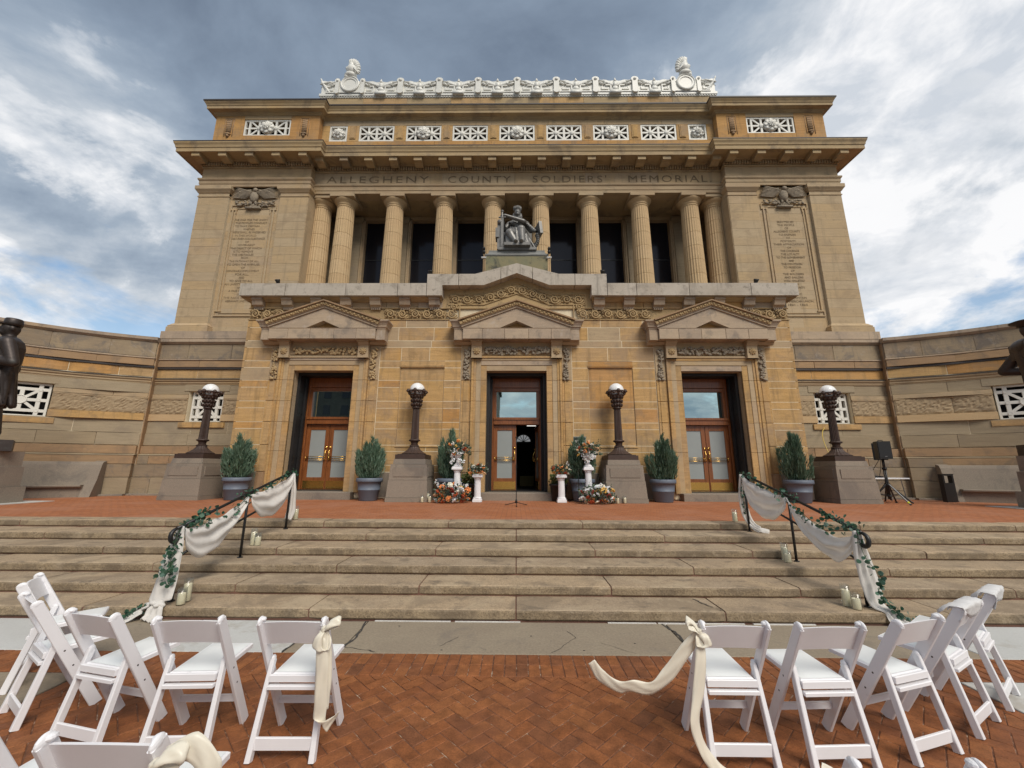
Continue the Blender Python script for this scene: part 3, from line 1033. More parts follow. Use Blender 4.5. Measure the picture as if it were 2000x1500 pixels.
# reveals
for i, dx in enumerate(DX):
    for sx in (-1, 1):
        a, b = sorted((dx + sx * DH, dx + sx * (DH + 0.03)))
        for z0, z1 in ((SILL, 2.26), (2.27, 3.21), (3.22, 4.1), (4.11, DTOP)):
            MB().box(a, b, VY + 0.02, 14.2, z0, z1).build('reveal_stone', 'buff', hall)
    MB().box(dx - DH, dx + DH, VY + 0.02, 14.2, DTOP, DTOP + 0.03).build('reveal_stone', 'buff', hall)
    MB().slab(dx - DH - 0.36, dx + DH + 0.36, 12.78, 14.3, 0.74, SILL - 0.01, 0.015).build('door_sill', 'granite', hall)

# --- vestibule ashlar
CZ = [0.80, 1.60, 1.82, 2.26, 2.46, 2.99, 3.21, 3.675, 3.91, 4.38, 4.62, 5.06, 5.30, 5.78, 6.02, 6.50, 6.78]
MO = ['ochre', 'ochre', 'ochre', 'orange']
MU = ['ochre', 'ochre', 'ochre', 'trim']
courses = []
for k in range(len(CZ) - 1):
    z0, z1 = CZ[k], CZ[k + 1]
    tall = z1 - z0 > 0.3
    mt = ['granite', 'brownband'] if z1 < 1.7 else (MO if z1 < 5.0 else MU if z1 < 6.1 else ['ochre', 'ochre', 'trim'])
    courses.append((z0, z1, mt, 0.0, 1.0 if tall else 1.15, 1.5))
ex = []
for dx in DX:
    ex += [(dx - 1.87, dx + 1.87, 0.7, 5.98), (dx - 1.5, dx + 1.5, 5.9, 6.5)]
for a, b in PANEL:
    ex.append((a, b, 2.44, 5.30))
nb = ashlar(hall, flat_frame(VY), -9.38, 9.38, courses, ex, seed=5)
for pi, (a, b) in enumerate(PANEL):
    pc = [(2.47, 2.99), (2.99, 3.21), (3.21, 3.675), (3.675, 3.91), (3.91, 4.62), (4.62, 5.06)]
    ashlar(hall, flat_frame(VY), a, b, [(z0, z1, 'ochre' if pi == 0 else ['orange', 'orange', 'ochre'], -0.03, 1.4, 1.6) for z0, z1 in pc], joint=0.012, seed=20 + pi)
    MB().sweep([(-0.02, 5.06), (0.03, 5.07), (0.045, 5.12), (0.045, 5.14), (0.0, 5.15), (0.0, 5.29), (-0.05, 5.29)], [(a - 0.01, VY), (b + 0.01, VY)]).build('panel_lintel', 'ochre' if pi == 0 else 'orange', hall, fix=True)
    MB().sweep([(-0.02, 2.44), (0.02, 2.44), (0.025, 2.40), (-0.02, 2.40)], [(a - 0.03, VY), (b + 0.03, VY)]).build('panel_sill', 'ochre', hall, fix=True)
# carved frieze ground and upper courses of the vestibule
ashlar(hall, flat_frame(VY), -9.38, 9.38, [(6.78, 7.19, 'carved', -0.035, 1.3, 1.8), (7.19, 7.56, ['trim', 'ochre', 'weather'], 0.0, 1.0, 1.6)], [(-2.45, 2.45, 7.0, 9)], seed=8)
up = MB()
up.prism([(-2.6, 7.2), (2.6, 7.2), (2.6, 7.96), (1.2, 7.96), (0, 8.42), (-1.2, 7.96), (-2.6, 7.96)], VY - 0.003, VY + 0.3)
up.build('gable_field', 'carved', hall)
for z in (6.775, 7.19):
    for a, b in ((-9.4, -8.05), (-4.66, -2.02), (2.05, 4.7), (8.05, 9.4)):
        MB().box(a, b, VY - 0.03, VY + 0.02, z, z + 0.025).build('frieze_fillet', 'carved', hall)

# --- scroll ornament of the frieze
def scroll_unit(h=0.34, wd=0.42):
    m = MB()
    for sgn in (1,):
        pts = []
        for k in range(26):
            t = k / 25
            a = -PI * 0.9 + t * PI * 3.3
            r = (0.46 - 0.36 * t) * h
            pts.append((math.cos(a) * r, -0.022 - 0.03 * t, math.sin(a) * r))
        m.tube(pts, [0.034 * h / 0.34 * (1 - 0.3 * k / 25) for k in range(26)], 5)
    m.tube(spline([(-wd / 2, -0.008, -h * 0.30), (-wd * 0.36, -0.012, -h * 0.44), (-wd * 0.15, -0.012, -h * 0.42)], 4), 0.03, 5)
    for k in range(7):
        a = -0.5 + k * 0.78
        m.ell((math.cos(a) * h * 0.50, -0.008, math.sin(a) * h * 0.44), (0.055, 0.03, 0.028), 6, 4, Euler((0, -a - 0.7, 0)))
    m.ell((0, -0.03, 0), (0.035, 0.028, 0.035), 7, 4)
    return m.mesh('scroll_ornament', 'carved', True)


SCR = scroll_unit()


def scroll_run(a, b, za, zb=None, yy=VY - 0.012, flip=1):
    zb = za if zb is None else zb
    n = max(1, round(math.hypot(b - a, zb - za) / 0.42))
    for k in range(n):
        t = (k + 0.5) / n
        put('scroll_ornament', SCR, hall, loc=(a + (b - a) * t, yy, za + (zb - za) * t), rot=(0, -math.atan2(zb - za, b - a), 0), scale=((-1 if (k % 2) else 1) * flip, 1, 1 if k % 2 else -1))


scroll_run(-9.36, -8.07, 6.98)
scroll_run(-4.62, -2.05, 6.98)
scroll_run(2.08, 4.66, 6.98)
scroll_run(8.07, 9.36, 6.98)
for sx in (-1, 1):
    put('scroll_ornament', SCR, hall, loc=(sx * 2.18, VY - 0.012, 7.26), rot=(0, PI / 2, 0), scale=0.75)
    scroll_run(sx * 2.36, sx * 1.12, 7.52)
    scroll_run(sx * 1.10, sx * 0.02, 7.53, 7.93)
for sx in (-1, 1):
    for (z0, z1, za, zb) in ((7.70, 7.725, 8.14, 8.165), (7.325, 7.35, 7.74, 7.765)):
        MB().prism([(sx * 2.42, z0), (sx * 1.14, z0), (0, za), (0, zb), (sx * 1.14, z1), (sx * 2.42, z1)], VY - 0.035, VY + 0.02).build('frieze_fillet', 'carved', hall, fix=True)
    MB().box(min(sx * 2.40, sx * 2.43), max(sx * 2.40, sx * 2.43), VY - 0.035, VY + 0.02, 7.2, 7.70).build('frieze_fillet', 'carved', hall)
    MB().box(min(sx * 1.97, sx * 2.0), max(sx * 1.97, sx * 2.0), VY - 0.035, VY + 0.02, 6.80, 7.325).build('frieze_fillet', 'carved', hall)

# --- parapet slab
CY = 12.75
def coping(poly):
    MB().prism(poly, CY, 13.45).build('coping_block', 'coping', hall, fix=True)


for sx in (-1, 1):
    for a, b in ((9.6, 8.02), (8.0, 5.92), (5.9, 4.12), (4.10, 3.12)):
        coping([(sx * a, 7.54), (sx * b, 7.54), (sx * b, 7.99 + RN.uniform(-0.004, 0.004)), (sx * a, 7.99)])
    coping([(sx * 3.10, 7.54), (sx * 2.57, 7.54), (sx * 2.57, 7.92), (sx * 2.02, 7.92), (sx * 2.02, 8.335), (sx * 3.10, 8.335)])
    coping([(sx * 2.0, 7.92), (sx * 1.13, 7.92), (sx * 0.56, 8.147), (sx * 0.56, 8.585), (sx * 1.45, 8.337), (sx * 2.0, 8.337)])
coping([(-0.54, 8.155), (0, 8.37), (0.54, 8.155), (0.54, 8.59), (0, 8.74), (-0.54, 8.59)])
MB().sweep([(-0.05, 7.43), (0.06, 7.43), (0.12, 7.47), (0.22, 7.52), (0.22, 7.538), (-0.05, 7.538)], [(-9.38, 14.6), (-9.38, VY), (-2.62, VY)]).build('bed_moulding', 'cornice', hall, fix=True)
MB().sweep([(-0.05, 7.43), (0.06, 7.43), (0.12, 7.47), (0.22, 7.52), (0.22, 7.538), (-0.05, 7.538)], [(2.62, VY), (9.38, VY), (9.38, 14.6)]).build('bed_moulding', 'cornice', hall, fix=True)
bk = MB()
bk.prismx([(0.0, 7.20), (-0.05, 7.20), (-0.06, 7.24), (-0.16, 7.28), (-0.20, 7.42), (-0.24, 7.45), (-0.24, 7.535), (0.0, 7.535)], -0.185, 0.185)
for k in range(5):
    bk.box(-0.16 + k * 0.068, -0.16 + k * 0.068 + 0.045, -0.055, 0.0, 7.14, 7.20)
BK = bk.mesh('bracket', 'weather')
fixn(BK)
for sx in (-1, 1):
    for k in range(7):
        put('bracket', BK, hall, loc=(sx * (2.86 + k * 1.03), VY, 0))


# --- doorway surrounds and pediments
def garland(x0, x1, z0, z1, yy, seed, rr=0.05):
    rng = random.Random(seed)
    m = MB()
    hor = (x1 - x0) > (z1 - z0)
    n = int((x1 - x0) * (z1 - z0) / (rr * rr * 1.5))
    for k in range(n):
        x, z = rng.uniform(x0 + rr * 0.5, x1 - rr * 0.5), rng.uniform(z0 + rr * 0.5, z1 - rr * 0.5)
        w_ = 1 - abs((z - (z0 + z1) / 2) / (z1 - z0) if hor else (x - (x0 + x1) / 2) / (x1 - x0)) * 1.1
        r = rr * rng.uniform(0.6, 1.1)
        m.ell((x, yy - 0.05 * w_, z), (r * rng.uniform(0.7, 1.4), 0.035, r * 0.75), 7, 4, Euler((0, rng.uniform(0, 3), 0)))
    return m


def rosette(c, r, yy, petals=8):
    m = MB()
    m.ell((c[0], yy - 0.02, c[1]), (r * 0.28, 0.05, r * 0.28), 8, 5)
    for k in range(petals):
        a = 2 * PI * k / petals
        m.ell((c[0] + math.cos(a) * r * 0.62, yy, c[1] + math.sin(a) * r * 0.62), (r * 0.36, 0.03, r * 0.26), 7, 4, Euler((0, -a, 0)))
    for k in range(petals):
        a = 2 * PI * (k + 0.5) / petals
        m.ell((c[0] + math.cos(a) * r * 0.38, yy - 0.018, c[1] + math.sin(a) * r * 0.38), (r * 0.22, 0.03, r * 0.17), 7, 4, Euler((0, -a, 0)))
    return m


for di, dx in enumerate(DX):
    bands = [(1.01, 1.20, 0.035), (1.20, 1.36, 0.055), (1.36, 1.44, 0.075), (1.44, 1.515, 0.105)]
    for bi, (a, b, out) in enumerate(bands):
        mt = 'ochre' if bi == 0 else 'trim' if di != 0 else 'ochre'
        for sx in (-1, 1):
            zs = [SILL - 0.03, 2.26, 3.21, 3.91, 4.62, DTOP + (b - 1.01)]
            for z0, z1 in zip(zs[:-1], zs[1:]):
                p, q = sorted((dx + sx * a, dx + sx * b))
                MB().cham(p, q, VY - out, VY + 0.05, z0 + 0.004, z1 - 0.004 if z1 < 4.9 else z1, 0.006).build('architrave_stone', ['ochre', 'buff', 'ochre'][bi % 3], hall)
        MB().cham(dx - a, dx + a, VY - out, VY + 0.05, DTOP + (a - 1.01), DTOP + (b - 1.01), 0.006).build('architrave_stone', ['ochre', 'trim', 'weather', 'trim'][(bi + di) % 4], hall)
    # outer strips
    for sx in (-1, 1):
        for z0, z1 in ((0.80, 1.60), (1.60, 2.46), (2.46, 3.21), (3.21, 3.91), (3.91, 4.62)):
            p, q = sorted((dx + sx * 1.525, dx + sx * 1.86))
            MB().cham(p, q, VY - 0.03, VY + 0.05, z0 + 0.006, z1 - 0.006, 0.008).build('strip_stone', 'ochre' if z0 > 1.5 else 'brownband', hall)
            p, q = sorted((dx + sx * 1.60, dx + sx * 1.78))
            MB().cham(p, q, VY - 0.05, VY - 0.02, z0 + 0.008, z1 - 0.008, 0.008).build('strip_fillet', 'ochre' if z0 > 1.5 else 'brownband', hall)
        p, q = sorted((dx + sx * 1.525, dx + sx * 1.86))
        MB().cham(p, q, VY - 0.03, VY + 0.05, 4.626, 5.98, 0.008).build('strip_stone', 'trim', hall)
        garland(dx + sx * 1.68 - 0.115, dx + sx * 1.68 + 0.115, 4.62, 5.76, VY - 0.035, 30 + di * 2 + sx, 0.058).build('hanging_garland', 'carvedgrey' if di else 'carved', hall, True)
        # bracket with rosette
        bx = dx + sx * 1.345
        b = MB()
        b.prismx([(VY + 0.0, 5.36), (VY - 0.20, 5.36), (VY - 0.20, 5.78), (VY - 0.26, 5.86), (VY - 0.30, 5.93), (VY, 5.93)], bx - 0.175, bx + 0.175)
        b.box(bx - 0.205, bx + 0.205, VY - 0.32, VY, 5.90, 5.945)
        b.box(bx - 0.19, bx + 0.19, VY - 0.215, VY, 5.36, 5.385)
        bo = b.build('console_bracket', 'trim', hall, fix=True)
        rosette((bx, 5.59), 0.13, VY - 0.21).build('rosette', 'carved', bo, True)
    MB().cham(dx - 1.50, dx + 1.50, VY - 0.05, VY + 0.05, 5.50, 5.96, 0.01).build('garland_field', 'trim', hall)
    garland(dx - 1.13, dx + 1.13, 5.47, 5.78, VY - 0.06, 40 + di, 0.07).build('fruit_garland', 'carved' if di == 0 else 'carvedgrey', hall, True)
    # pediment
    ped = thing('tmp', None, None)
    bpy.data.objects.remove(ped)
    PB = []
    for a, b in ((-1.80, -1.15), (-1.15, -0.40), (-0.40, 0.40), (0.40, 1.15), (1.15, 1.80)):
        MB().cham(dx + a + 0.004, dx + b - 0.004, 12.66, 13.1, 5.95, 6.30, 0.008).build('pediment_beam', 'weather', hall)
    for sx in (-1, 1):
        p, q = sorted((dx + sx * 1.80, dx + sx * 2.10))
        MB().cham(p, q, 12.74, 13.1, 5.93, 6.30, 0.01).build('pediment_beam', 'weather', hall)
        pth = [(dx - 2.10, 13.1), (dx - 2.10, 12.74), (dx - 1.74, 12.74)] if sx < 0 else [(dx + 1.74, 12.74), (dx + 2.10, 12.74), (dx + 2.10, 13.1)]
        MB().sweep([(-0.2, 6.302), (0.0, 6.302), (0.02, 6.36), (0.05, 6.38), (0.05, 6.42), (0.09, 6.50), (0.14, 6.56), (0.14, 6.60), (-0.2, 6.60)], pth).build('pediment_cornice', 'weather', hall, fix=True)
        MB().sweep([(-0.1, 5.93), (0.0, 5.93), (-0.04, 5.88), (-0.07, 5.84), (-0.15, 5.84)], [(dx + sx * 1.5 - 0.0, 12.9), (dx + sx * 1.5 + 0.62 * 1, 12.9)] if sx > 0 else [(dx - 2.12, 12.9), (dx - 1.5, 12.9)]).build('pediment_bed', 'trim', hall, fix=True)
        MB().prism([(dx + sx * 1.82, 6.302), (dx + sx * 0.66, 6.302), (dx, 6.60), (dx, 7.06), (dx + sx * 1.82, 6.37)], 12.70, 12.95).build('tympanum', 'weather', hall, fix=True)
        for o0, o1, yy, mt, nm in ((0.0, 0.055, 12.655, 'weather', 'raking_fillet'), (0.055, 0.085, 12.63, 'trim', 'raking_fillet'), (0.085, 0.205, 12.60, 'carved', 'raking_moulding'), (0.205, 0.25, 12.54, 'brownband', 'raking_cap')):
            MB().prism([(dx + sx * (1.84 + o0 * 0.5), 6.36 + o0), (dx, 7.06 + o0), (dx, 7.06 + o1), (dx + sx * (1.84 + o1 * 0.5), 6.36 + o1)], yy, 13.08).build(nm, mt, hall, fix=True)
        eg = MB()
        for k in range(13):
            t = (k + 0.6) / 13.2
            x, z = dx + sx * 1.86 * (1 - t), 6.36 + 0.70 * t + 0.145
            eg.ell((x, 12.60, z), (0.052, 0.03, 0.042), 7, 4, Euler((0, sx * 0.36, 0)))
            eg.box(x + 0.058, x + 0.072, 12.582, 12.62, z - 0.03, z + 0.05)
        eg.build('egg_and_dart', 'carved', hall, True)
    MB().box(dx - 0.8, dx + 0.8, 12.96, 13.06, 6.25, 6.75).build('tympanum_back', 'ochre', hall)
    MB().sweep([(-0.02, 6.30), (0.02, 6.30), (0.035, 6.33), (-0.02, 6.335)], [(dx - 1.83, 12.69), (dx + 1.83, 12.69)]).build('pediment_fillet', 'weather', hall, fix=True)

# --- doors
def door_leaf(parent, hinge, W_, H_, side, swing=0.0):
    """one leaf of a pair; hinge = the hinged edge in the doorway's coordinates; side +1: hinged on the -x side"""
    loc, rot = hinge, (0, 0, swing)

    def piece(name, m, mat, smooth=False):
        if side < 0:
            m.v = [(x - W_, y, z) for x, y, z in m.v]
        put(name, m.mesh(name, mat, smooth), parent, world=False, loc=loc, rot=rot)

    m = MB()
    st = 0.14
    m.cham(0, st, -0.03, 0.03, 0, H_, 0.006).cham(W_ - st, W_, -0.03, 0.03, 0, H_, 0.006)
    m.cham(st, W_ - st, -0.028, 0.028, H_ - 0.18, H_, 0.006).cham(st, W_ - st, -0.028, 0.028, 0, 0.40, 0.006)
    piece('door_leaf', m, 'wood')
    piece('door_pane', MB().box(st, W_ - st, -0.006, 0.006, 0.40, H_ - 0.18), 'frosted')
    piece('kick_plate', MB().box(0.03, W_ - 0.03, -0.038, -0.029, 0.03, 0.29), 'brass')
    b = MB()
    for z in (0.98, 1.03, 1.10):
        b.tube([(0.06, -0.055, z), (W_ - 0.1, -0.055, z)], 0.010, 6)
    for x in (0.06, W_ - 0.1):
        b.tube([(x, -0.055, 0.97), (x, -0.055, 1.11)], 0.012, 6)
        b.tube([(x, -0.055, 1.04), (x, -0.02, 1.04)], 0.012, 6)
    piece('push_bar', b, 'brass', True)
    hx2 = W_ - 0.06 if side > 0 else 0.06
    h = MB()
    h.tube(spline([(hx2, -0.03, 0.98), (hx2 + 0, -0.10, 1.0), (hx2, -0.10, 1.2), (hx2, -0.03, 1.34)], 5), 0.016, 7)
    h.box(hx2 - 0.035, hx2 + 0.035, -0.045, -0.028, 1.36, 1.46)
    h.ell((hx2, -0.05, 1.41), (0.02, 0.02, 0.02), 7, 5)
    piece('pull_handle', h, 'brass', True)


for di, dx in enumerate(DX):
    DYY = 13.98
    en = thing('entrance_door', None, None, (dx, DYY, SILL))
    en.parent = hall
    en.matrix_parent_inverse = WM['memorial_hall'].inverted()
    WM[en.name] = Matrix.Translation((dx, DYY, SILL))
    fr = MB()
    z1 = DTOP - SILL
    fr.cham(-1.0, -0.80, -0.12, 0.12, 0, z1, 0.01).cham(0.80, 1.0, -0.12, 0.12, 0, z1, 0.01)
    fr.cham(-0.80, 0.80, -0.11, 0.10, z1 - 0.42, z1, 0.01).cham(-0.80, 0.80, -0.14, 0.10, 2.22, 2.42, 0.012)
    fr.cham(-0.80, 0.80, -0.17, 0.08, 2.38, 2.47, 0.01).cham(-0.80, 0.80, -0.10, 0.1, z1 - 0.55, z1 - 0.43, 0.01)
    fr.cham(-0.80, -0.70, -0.09, 0.09, 2.47, z1 - 0.55, 0.008).cham(0.70, 0.80, -0.09, 0.09, 2.47, z1 - 0.55, 0.008)
    put('door_frame', fr.mesh('door_frame', 'wood'), en, world=False)
    put('transom_pane', MB().box(-0.70, 0.70, -0.012, 0.0, 2.47, z1 - 0.55).mesh('transom_pane', 'transom'), en, world=False)
    door_leaf(en, (-0.80, 0, 0.01), 0.795, 2.2, 1)
    door_leaf(en, (0.80, 0.03 if di == 1 else 0, 0.01), 0.795, 2.2, -1, rad(-83) if di == 1 else 0.0)
    # folded iron gates standing in the reveals
    for sx in (-1, 1):
        gt = MB()
        gx0, gx1 = sorted((sx * 0.905, sx * 1.0))
        gt.box(gx0, gx1, -0.62, -0.18, 0.0, z1 - 0.10)
        gt.box(min(sx * 0.84, sx * 0.91), max(sx * 0.84, sx * 0.91), -0.30, -0.17, 0.0, z1 - 0.12)
        for k in range(5):
            gt.box(min(sx * 0.895, sx * 0.91), max(sx * 0.895, sx * 0.91), -0.6, -0.2, 0.3 + k * 0.75, 0.42 + k * 0.75)
        put('folding_gate', gt.mesh('folding_gate', 'blackgate'), en, world=False)
    put('gate_header', MB().box(-1.0, 1.0, -0.62, -0.18, z1 - 0.10, z1 - 0.005).mesh('gate_header', 'blackgate'), en, world=False)
    put('threshold', MB().box(-1.0, 1.0, -0.5, 0.2, -0.02, 0.012).mesh('threshold', 'blackgate'), en, world=False)
# the lobby seen through the open leaf
lob = MB()
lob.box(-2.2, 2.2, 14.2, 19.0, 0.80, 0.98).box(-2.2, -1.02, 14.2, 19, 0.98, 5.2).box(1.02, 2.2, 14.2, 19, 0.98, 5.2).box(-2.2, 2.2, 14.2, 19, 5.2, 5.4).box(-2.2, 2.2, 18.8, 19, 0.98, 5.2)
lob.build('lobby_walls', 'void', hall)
fl = MB()
FX, FZ, FR = 0.33, 2.95, 0.34
for k in range(7):
    a = PI * k / 6
    fl.tube([(FX, 18.74, FZ), (FX + FR * math.cos(a), 18.74, FZ + FR * math.sin(a))], 0.014, 5)
fl.tube([(FX + FR * math.cos(PI * k / 12), 18.74, FZ + FR * math.sin(PI * k / 12)) for k in range(13)], 0.022, 5)
fl.box(FX - 0.42, FX + 0.42, 18.72, 18.78, FZ - 0.04, FZ)
fl.build('fanlight', 'blackmetal', hall)
MB().prism([(FX + FR * 0.97 * math.cos(PI * k / 12), FZ + FR * 0.97 * math.sin(PI * k / 12)) for k in range(13)], 18.76, 18.79).build('fanlight_pane', 'litpane', hall, fix=True)
MB().box(0.42, 0.78, 16.0, 16.05, 3.40, 3.50).build('ceiling_fixture', 'litlamp', hall)
MB().box(0.15, 0.75, 17.6, 18.2, 1.0, 1.42).build('lobby_bench', 'yellowpad', hall)
# ================================================================ towers, colonnade, entablature
MP = [(-13.72, 26), (-13.72, 15.0), (-8.95, 15.0), (-8.95, 15.3), (8.95, 15.3), (8.95, 15.0), (13.72, 15.0), (13.72, 26)]
for sx in (-1, 1):
    a, b = sorted((sx * 8.97, sx * 13.66))
    MB().box(a, b, 15.16, 26, 0.7, 13.6).build('tower_core', 'mortard', hall)
    # the inner cheek of the tower, beside the columns
    p, q = sorted((sx * 8.93, sx * 8.97))
    MB().box(p, q, 15.02, 17.4, 7.8, 13.5).build('tower_cheek', 'buff', hall)
    # pilaster and panel masonry
    cz = [6.86 + k * 0.3895 for k in range(17)]
    tc = [(cz[k], cz[k + 1], 'buff', 0.0, 1.0, 1.5) for k in range(16)]
    for (s0, s1, out) in ((12.38, 13.72, 0.0), (8.95, 10.16, 0.0)):
        a, b = sorted((sx * s0, sx * s1))
        ashlar(hall, flat_frame(15.0), a, b, tc, joint=0.008, depth=0.18, c=0.004, name='pilaster_stone', seed=50 + int(s0) + sx)
    for s0, s1 in ((12.38, 13.70), (8.96, 10.16)):
        a, b = sorted((sx * s0, sx * s1))
        MB().box(a, b, 15.005, 15.161, 6.86, 13.6).build('pilaster_core', 'mortarbuff', hall)
    a, b = sorted((sx * 10.16, sx * 12.38))
    MB().box(a, b, 15.124, 15.162, 6.86, 13.6).build('panel_core', 'mortarbuff', hall)
    a, b = sorted((sx * 10.16, sx * 12.38))
    ashlar(hall, flat_frame(15.12), a, b, [(z0 if k else 6.86, z1, 'buff', 0, 1.0, 1.3) for k, (z0, z1, *_r) in enumerate(tc)] + [(13.09, 13.6, 'buff', 0, 2.0, 2.6)], joint=0.006, depth=0.06, c=0.003, name='panel_stone', seed=70 + sx)
    # side of the tower
    MB().box(min(sx * 13.655, sx * 13.70), max(sx * 13.655, sx * 13.70), 15.18, 26, 6.86, 13.6).build('tower_side', 'buff', hall)
    # pilaster capitals and bases
    cap = [(-0.1, 13.09), (0.0, 13.09), (0.025, 13.11), (0.025, 13.15), (0.0, 13.17), (0.0, 13.28), (0.03, 13.30), (0.06, 13.35), (0.11, 13.42), (0.12, 13.44), (0.12, 13.59), (-0.1, 13.59)]
    base = [(-0.1, 6.85), (0.16, 6.85), (0.16, 7.17), (0.13, 7.19), (0.14, 7.23), (0.09, 7.28), (0.05, 7.33), (0.0, 7.37), (-0.1, 7.37)]
    for (s0, s1, ya, yb) in ((12.38, 13.72, 15.12, 17.0), (8.95, 10.16, 15.3, 15.12)):
        a, b = sorted((sx * s0, sx * s1))
        yl, yr = (yb, ya) if (sx < 0) == (s0 > 12) else (ya, yb)
        if s0 < 12:
            yl, yr = (15.12, 15.3) if sx < 0 else (15.3, 15.12)
        MB().sweep(cap, [(a, yl), (a, 15.0), (b, 15.0), (b, yr)]).build('pilaster_capital', 'trim', hall, fix=True)
        MB().sweep(base, [(a, yl), (a, 15.0), (b, 15.0), (b, yr)]).build('pilaster_base', 'buff', hall, fix=True)
    # framed inscription panel
    cx = sx * 11.30
    fr = MB()
    def fbox(x0, x1, z0, z1, t=0.045):
        fr.box(cx + x0, cx + x1, 15.12 - t, 15.125, z0, z1)
    for sg in (-1, 1):
        fbox(sg * 0.88 - 0.03, sg * 0.88 + 0.03, 7.95, 12.52)
        fbox(sg * 0.76 - 0.015, sg * 0.76 + 0.015, 7.95, 12.52, 0.03)
        fbox(min(sg * 0.70, sg * 0.98), max(sg * 0.70, sg * 0.98), 12.52, 12.57)
        fbox(min(sg * 0.70, sg * 0.98), max(sg * 0.70, sg * 0.98), 7.90, 7.95)
        fbox(sg * 0.96 - 0.02, sg * 0.96 + 0.02, 12.57, 12.74)
        fbox(sg * 0.96 - 0.02, sg * 0.96 + 0.02, 7.74, 7.90)
        fbox(sg * 0.74 - 0.02, sg * 0.74 + 0.02, 12.36, 12.52)
    fbox(-0.98, 0.98, 12.74, 12.78)
    fbox(-0.80, 0.80, 12.60, 12.625, 0.03)
    fbox(-0.98, 0.98, 7.70, 7.74)
    fbox(-0.80, 0.80, 7.83, 7.85, 0.03)
    fr.build('panel_frame', 'buff', hall)
    # eagle relief
    e = MB()
    zc = 13.10
    e.ell((cx, 15.02, zc), (0.15, 0.12, 0.26), 10, 7)
    e.ell((cx + 0.04, 14.98, zc + 0.30), (0.085, 0.09, 0.10), 8, 6)
    e.ell((cx + 0.13, 14.95, zc + 0.28), (0.06, 0.03, 0.025), 6, 4)
    for sg in (-1, 1):
        for k in range(8):
            t = k / 7
            e.ell((cx + sg * (0.34 + 0.22 * t), 15.06 - 0.012 * (7 - k), zc + 0.30 - t * 0.30), (0.30 + 0.10 * (1 - t), 0.025, 0.032), 8, 4, Euler((0, sg * (-0.35 + 0.25 * t), 0)))
        for k in range(6):
            e.ell((cx + sg * (0.18 + 0.07 * k), 15.0, zc + 0.30 - 0.012 * k), (0.06, 0.03, 0.045), 6, 4, Euler((0, sg * 0.6, 0)))
        for k in range(14):
            e.ell((cx + sg * RN.uniform(0.12, 0.70), 15.05, zc - RN.uniform(0.16, 0.38)), (0.085, 0.04, 0.035), 6, 4, Euler((0, RN.uniform(-1.2, 1.2), 0)))
        e.ell((cx + sg * 0.08, 15.02, zc - 0.26), (0.05, 0.05, 0.10), 6, 4)
    for k in range(5):
        e.ell((cx + (k - 2) * 0.05, 15.05, zc - 0.36), (0.03, 0.04, 0.13), 6, 4)
    e.box(cx - 0.26, cx + 0.26, 14.99, 15.12, zc - 0.52, zc - 0.44)
    e.v = [(cx + (x - cx) * 1.2, y, zc + (z - zc) * 1.05) for x, y, z in e.v]
    e.build('eagle_relief', 'carvedgrey', hall, True)

LEFT_T = ['"THE WAR FOR THE UNION', "IS THE PEOPLE'S CONFLICT", 'TO MAKE CERTAIN', 'WHETHER', 'THERE SHALL BE PRESERVED', 'IN THIS WORLD', 'THAT FORM AND SUBSTANCE', 'OF', 'GOVERNMENT', 'THE OBJECT OF WHICH', 'IS TO REMOVE',
          'THE OBSTACLES', 'FROM', 'THE PATHWAY OF ALL', 'TO OPEN THE AVENUES,', 'OF', 'HONORABLE EMPLOYMENT', 'FOR ALL,', 'AND', 'TO GIVE TO ALL', 'AN UNFETTERED START', 'AND', 'A FAIR CHANCE', 'IN', 'THE RACE OF LIFE."', 'ABRAHAM LINCOLN']
RIGHT_T = ['ERECTED BY', 'THE PEOPLE', 'OF', 'ALLEGHENY COUNTY', 'TO EXPRESS', 'TO', 'POSTERITY', 'THEIR APPRECIATION', 'OF', 'THE COURAGE', 'THE LOYALTY', 'TO THE GOVERNMENT', 'AND', 'THE DEVOTION', 'TO FREEDOM', 'OF', 'THE SOLDIERS', 'AND SAILORS',
           'WHO ENLISTED', 'FROM', 'THIS COUNTY', 'AND', 'FOUGHT', 'TO MAINTAIN', 'THE AMERICAN UNION.', '1861 - 1865']
for T_, cx, zt in ((LEFT_T, -11.38, 12.08), (RIGHT_T, 11.28, 11.92)):
    for k, ln in enumerate(T_):
        me = text_mesh(ln, 0.088, 'letter', width=min(1.46, 0.068 * len(ln) + 0.02), ext=0.003)
        put('inscription_lettering', me, hall, loc=(cx + (-0.10 if (T_ is LEFT_T and k in (2, 5, 10, 11)) else 0), 15.116, zt - 0.1485 * k - 0.044))

# --- columns
col = thing('column', None, None)
CB, CT = 7.8, 12.98
nd = 8
for k in range(nd):
    z0, z1 = CB + (CT - CB) * k / nd, CB + (CT - CB) * (k + 1) / nd
    rr = lambda z: 0.43 - 0.07 * ((z - CB) / (CT - CB)) ** 1.4
    m = MB().lathe([(rr(z0) - 0.006, z0 + 0.004), (rr(z0), z0 + 0.012), (rr(z1), z1 - 0.006), (rr(z1) - 0.006, z1 - 0.001)], 48, flute=0.055)
    put('drum', m.mesh('drum', 'column'), col, world=False)
m = MB().lathe([(0.352, 12.97), (0.37, 12.99), (0.37, 13.02), (0.355, 13.035), (0.355, 13.06), (0.385, 13.075), (0.385, 13.10), (0.37, 13.11), (0.40, 13.15), (0.46, 13.21), (0.505, 13.27), (0.515, 13.30), (0.50, 13.32)], 32)
put('capital', m.mesh('capital', 'column', True), col, world=False)
m = MB().cham(-0.53, 0.53, -0.53, 0.53, 13.32, 13.48, 0.01)
put('abacus', m.mesh('abacus', 'trim'), col, world=False)
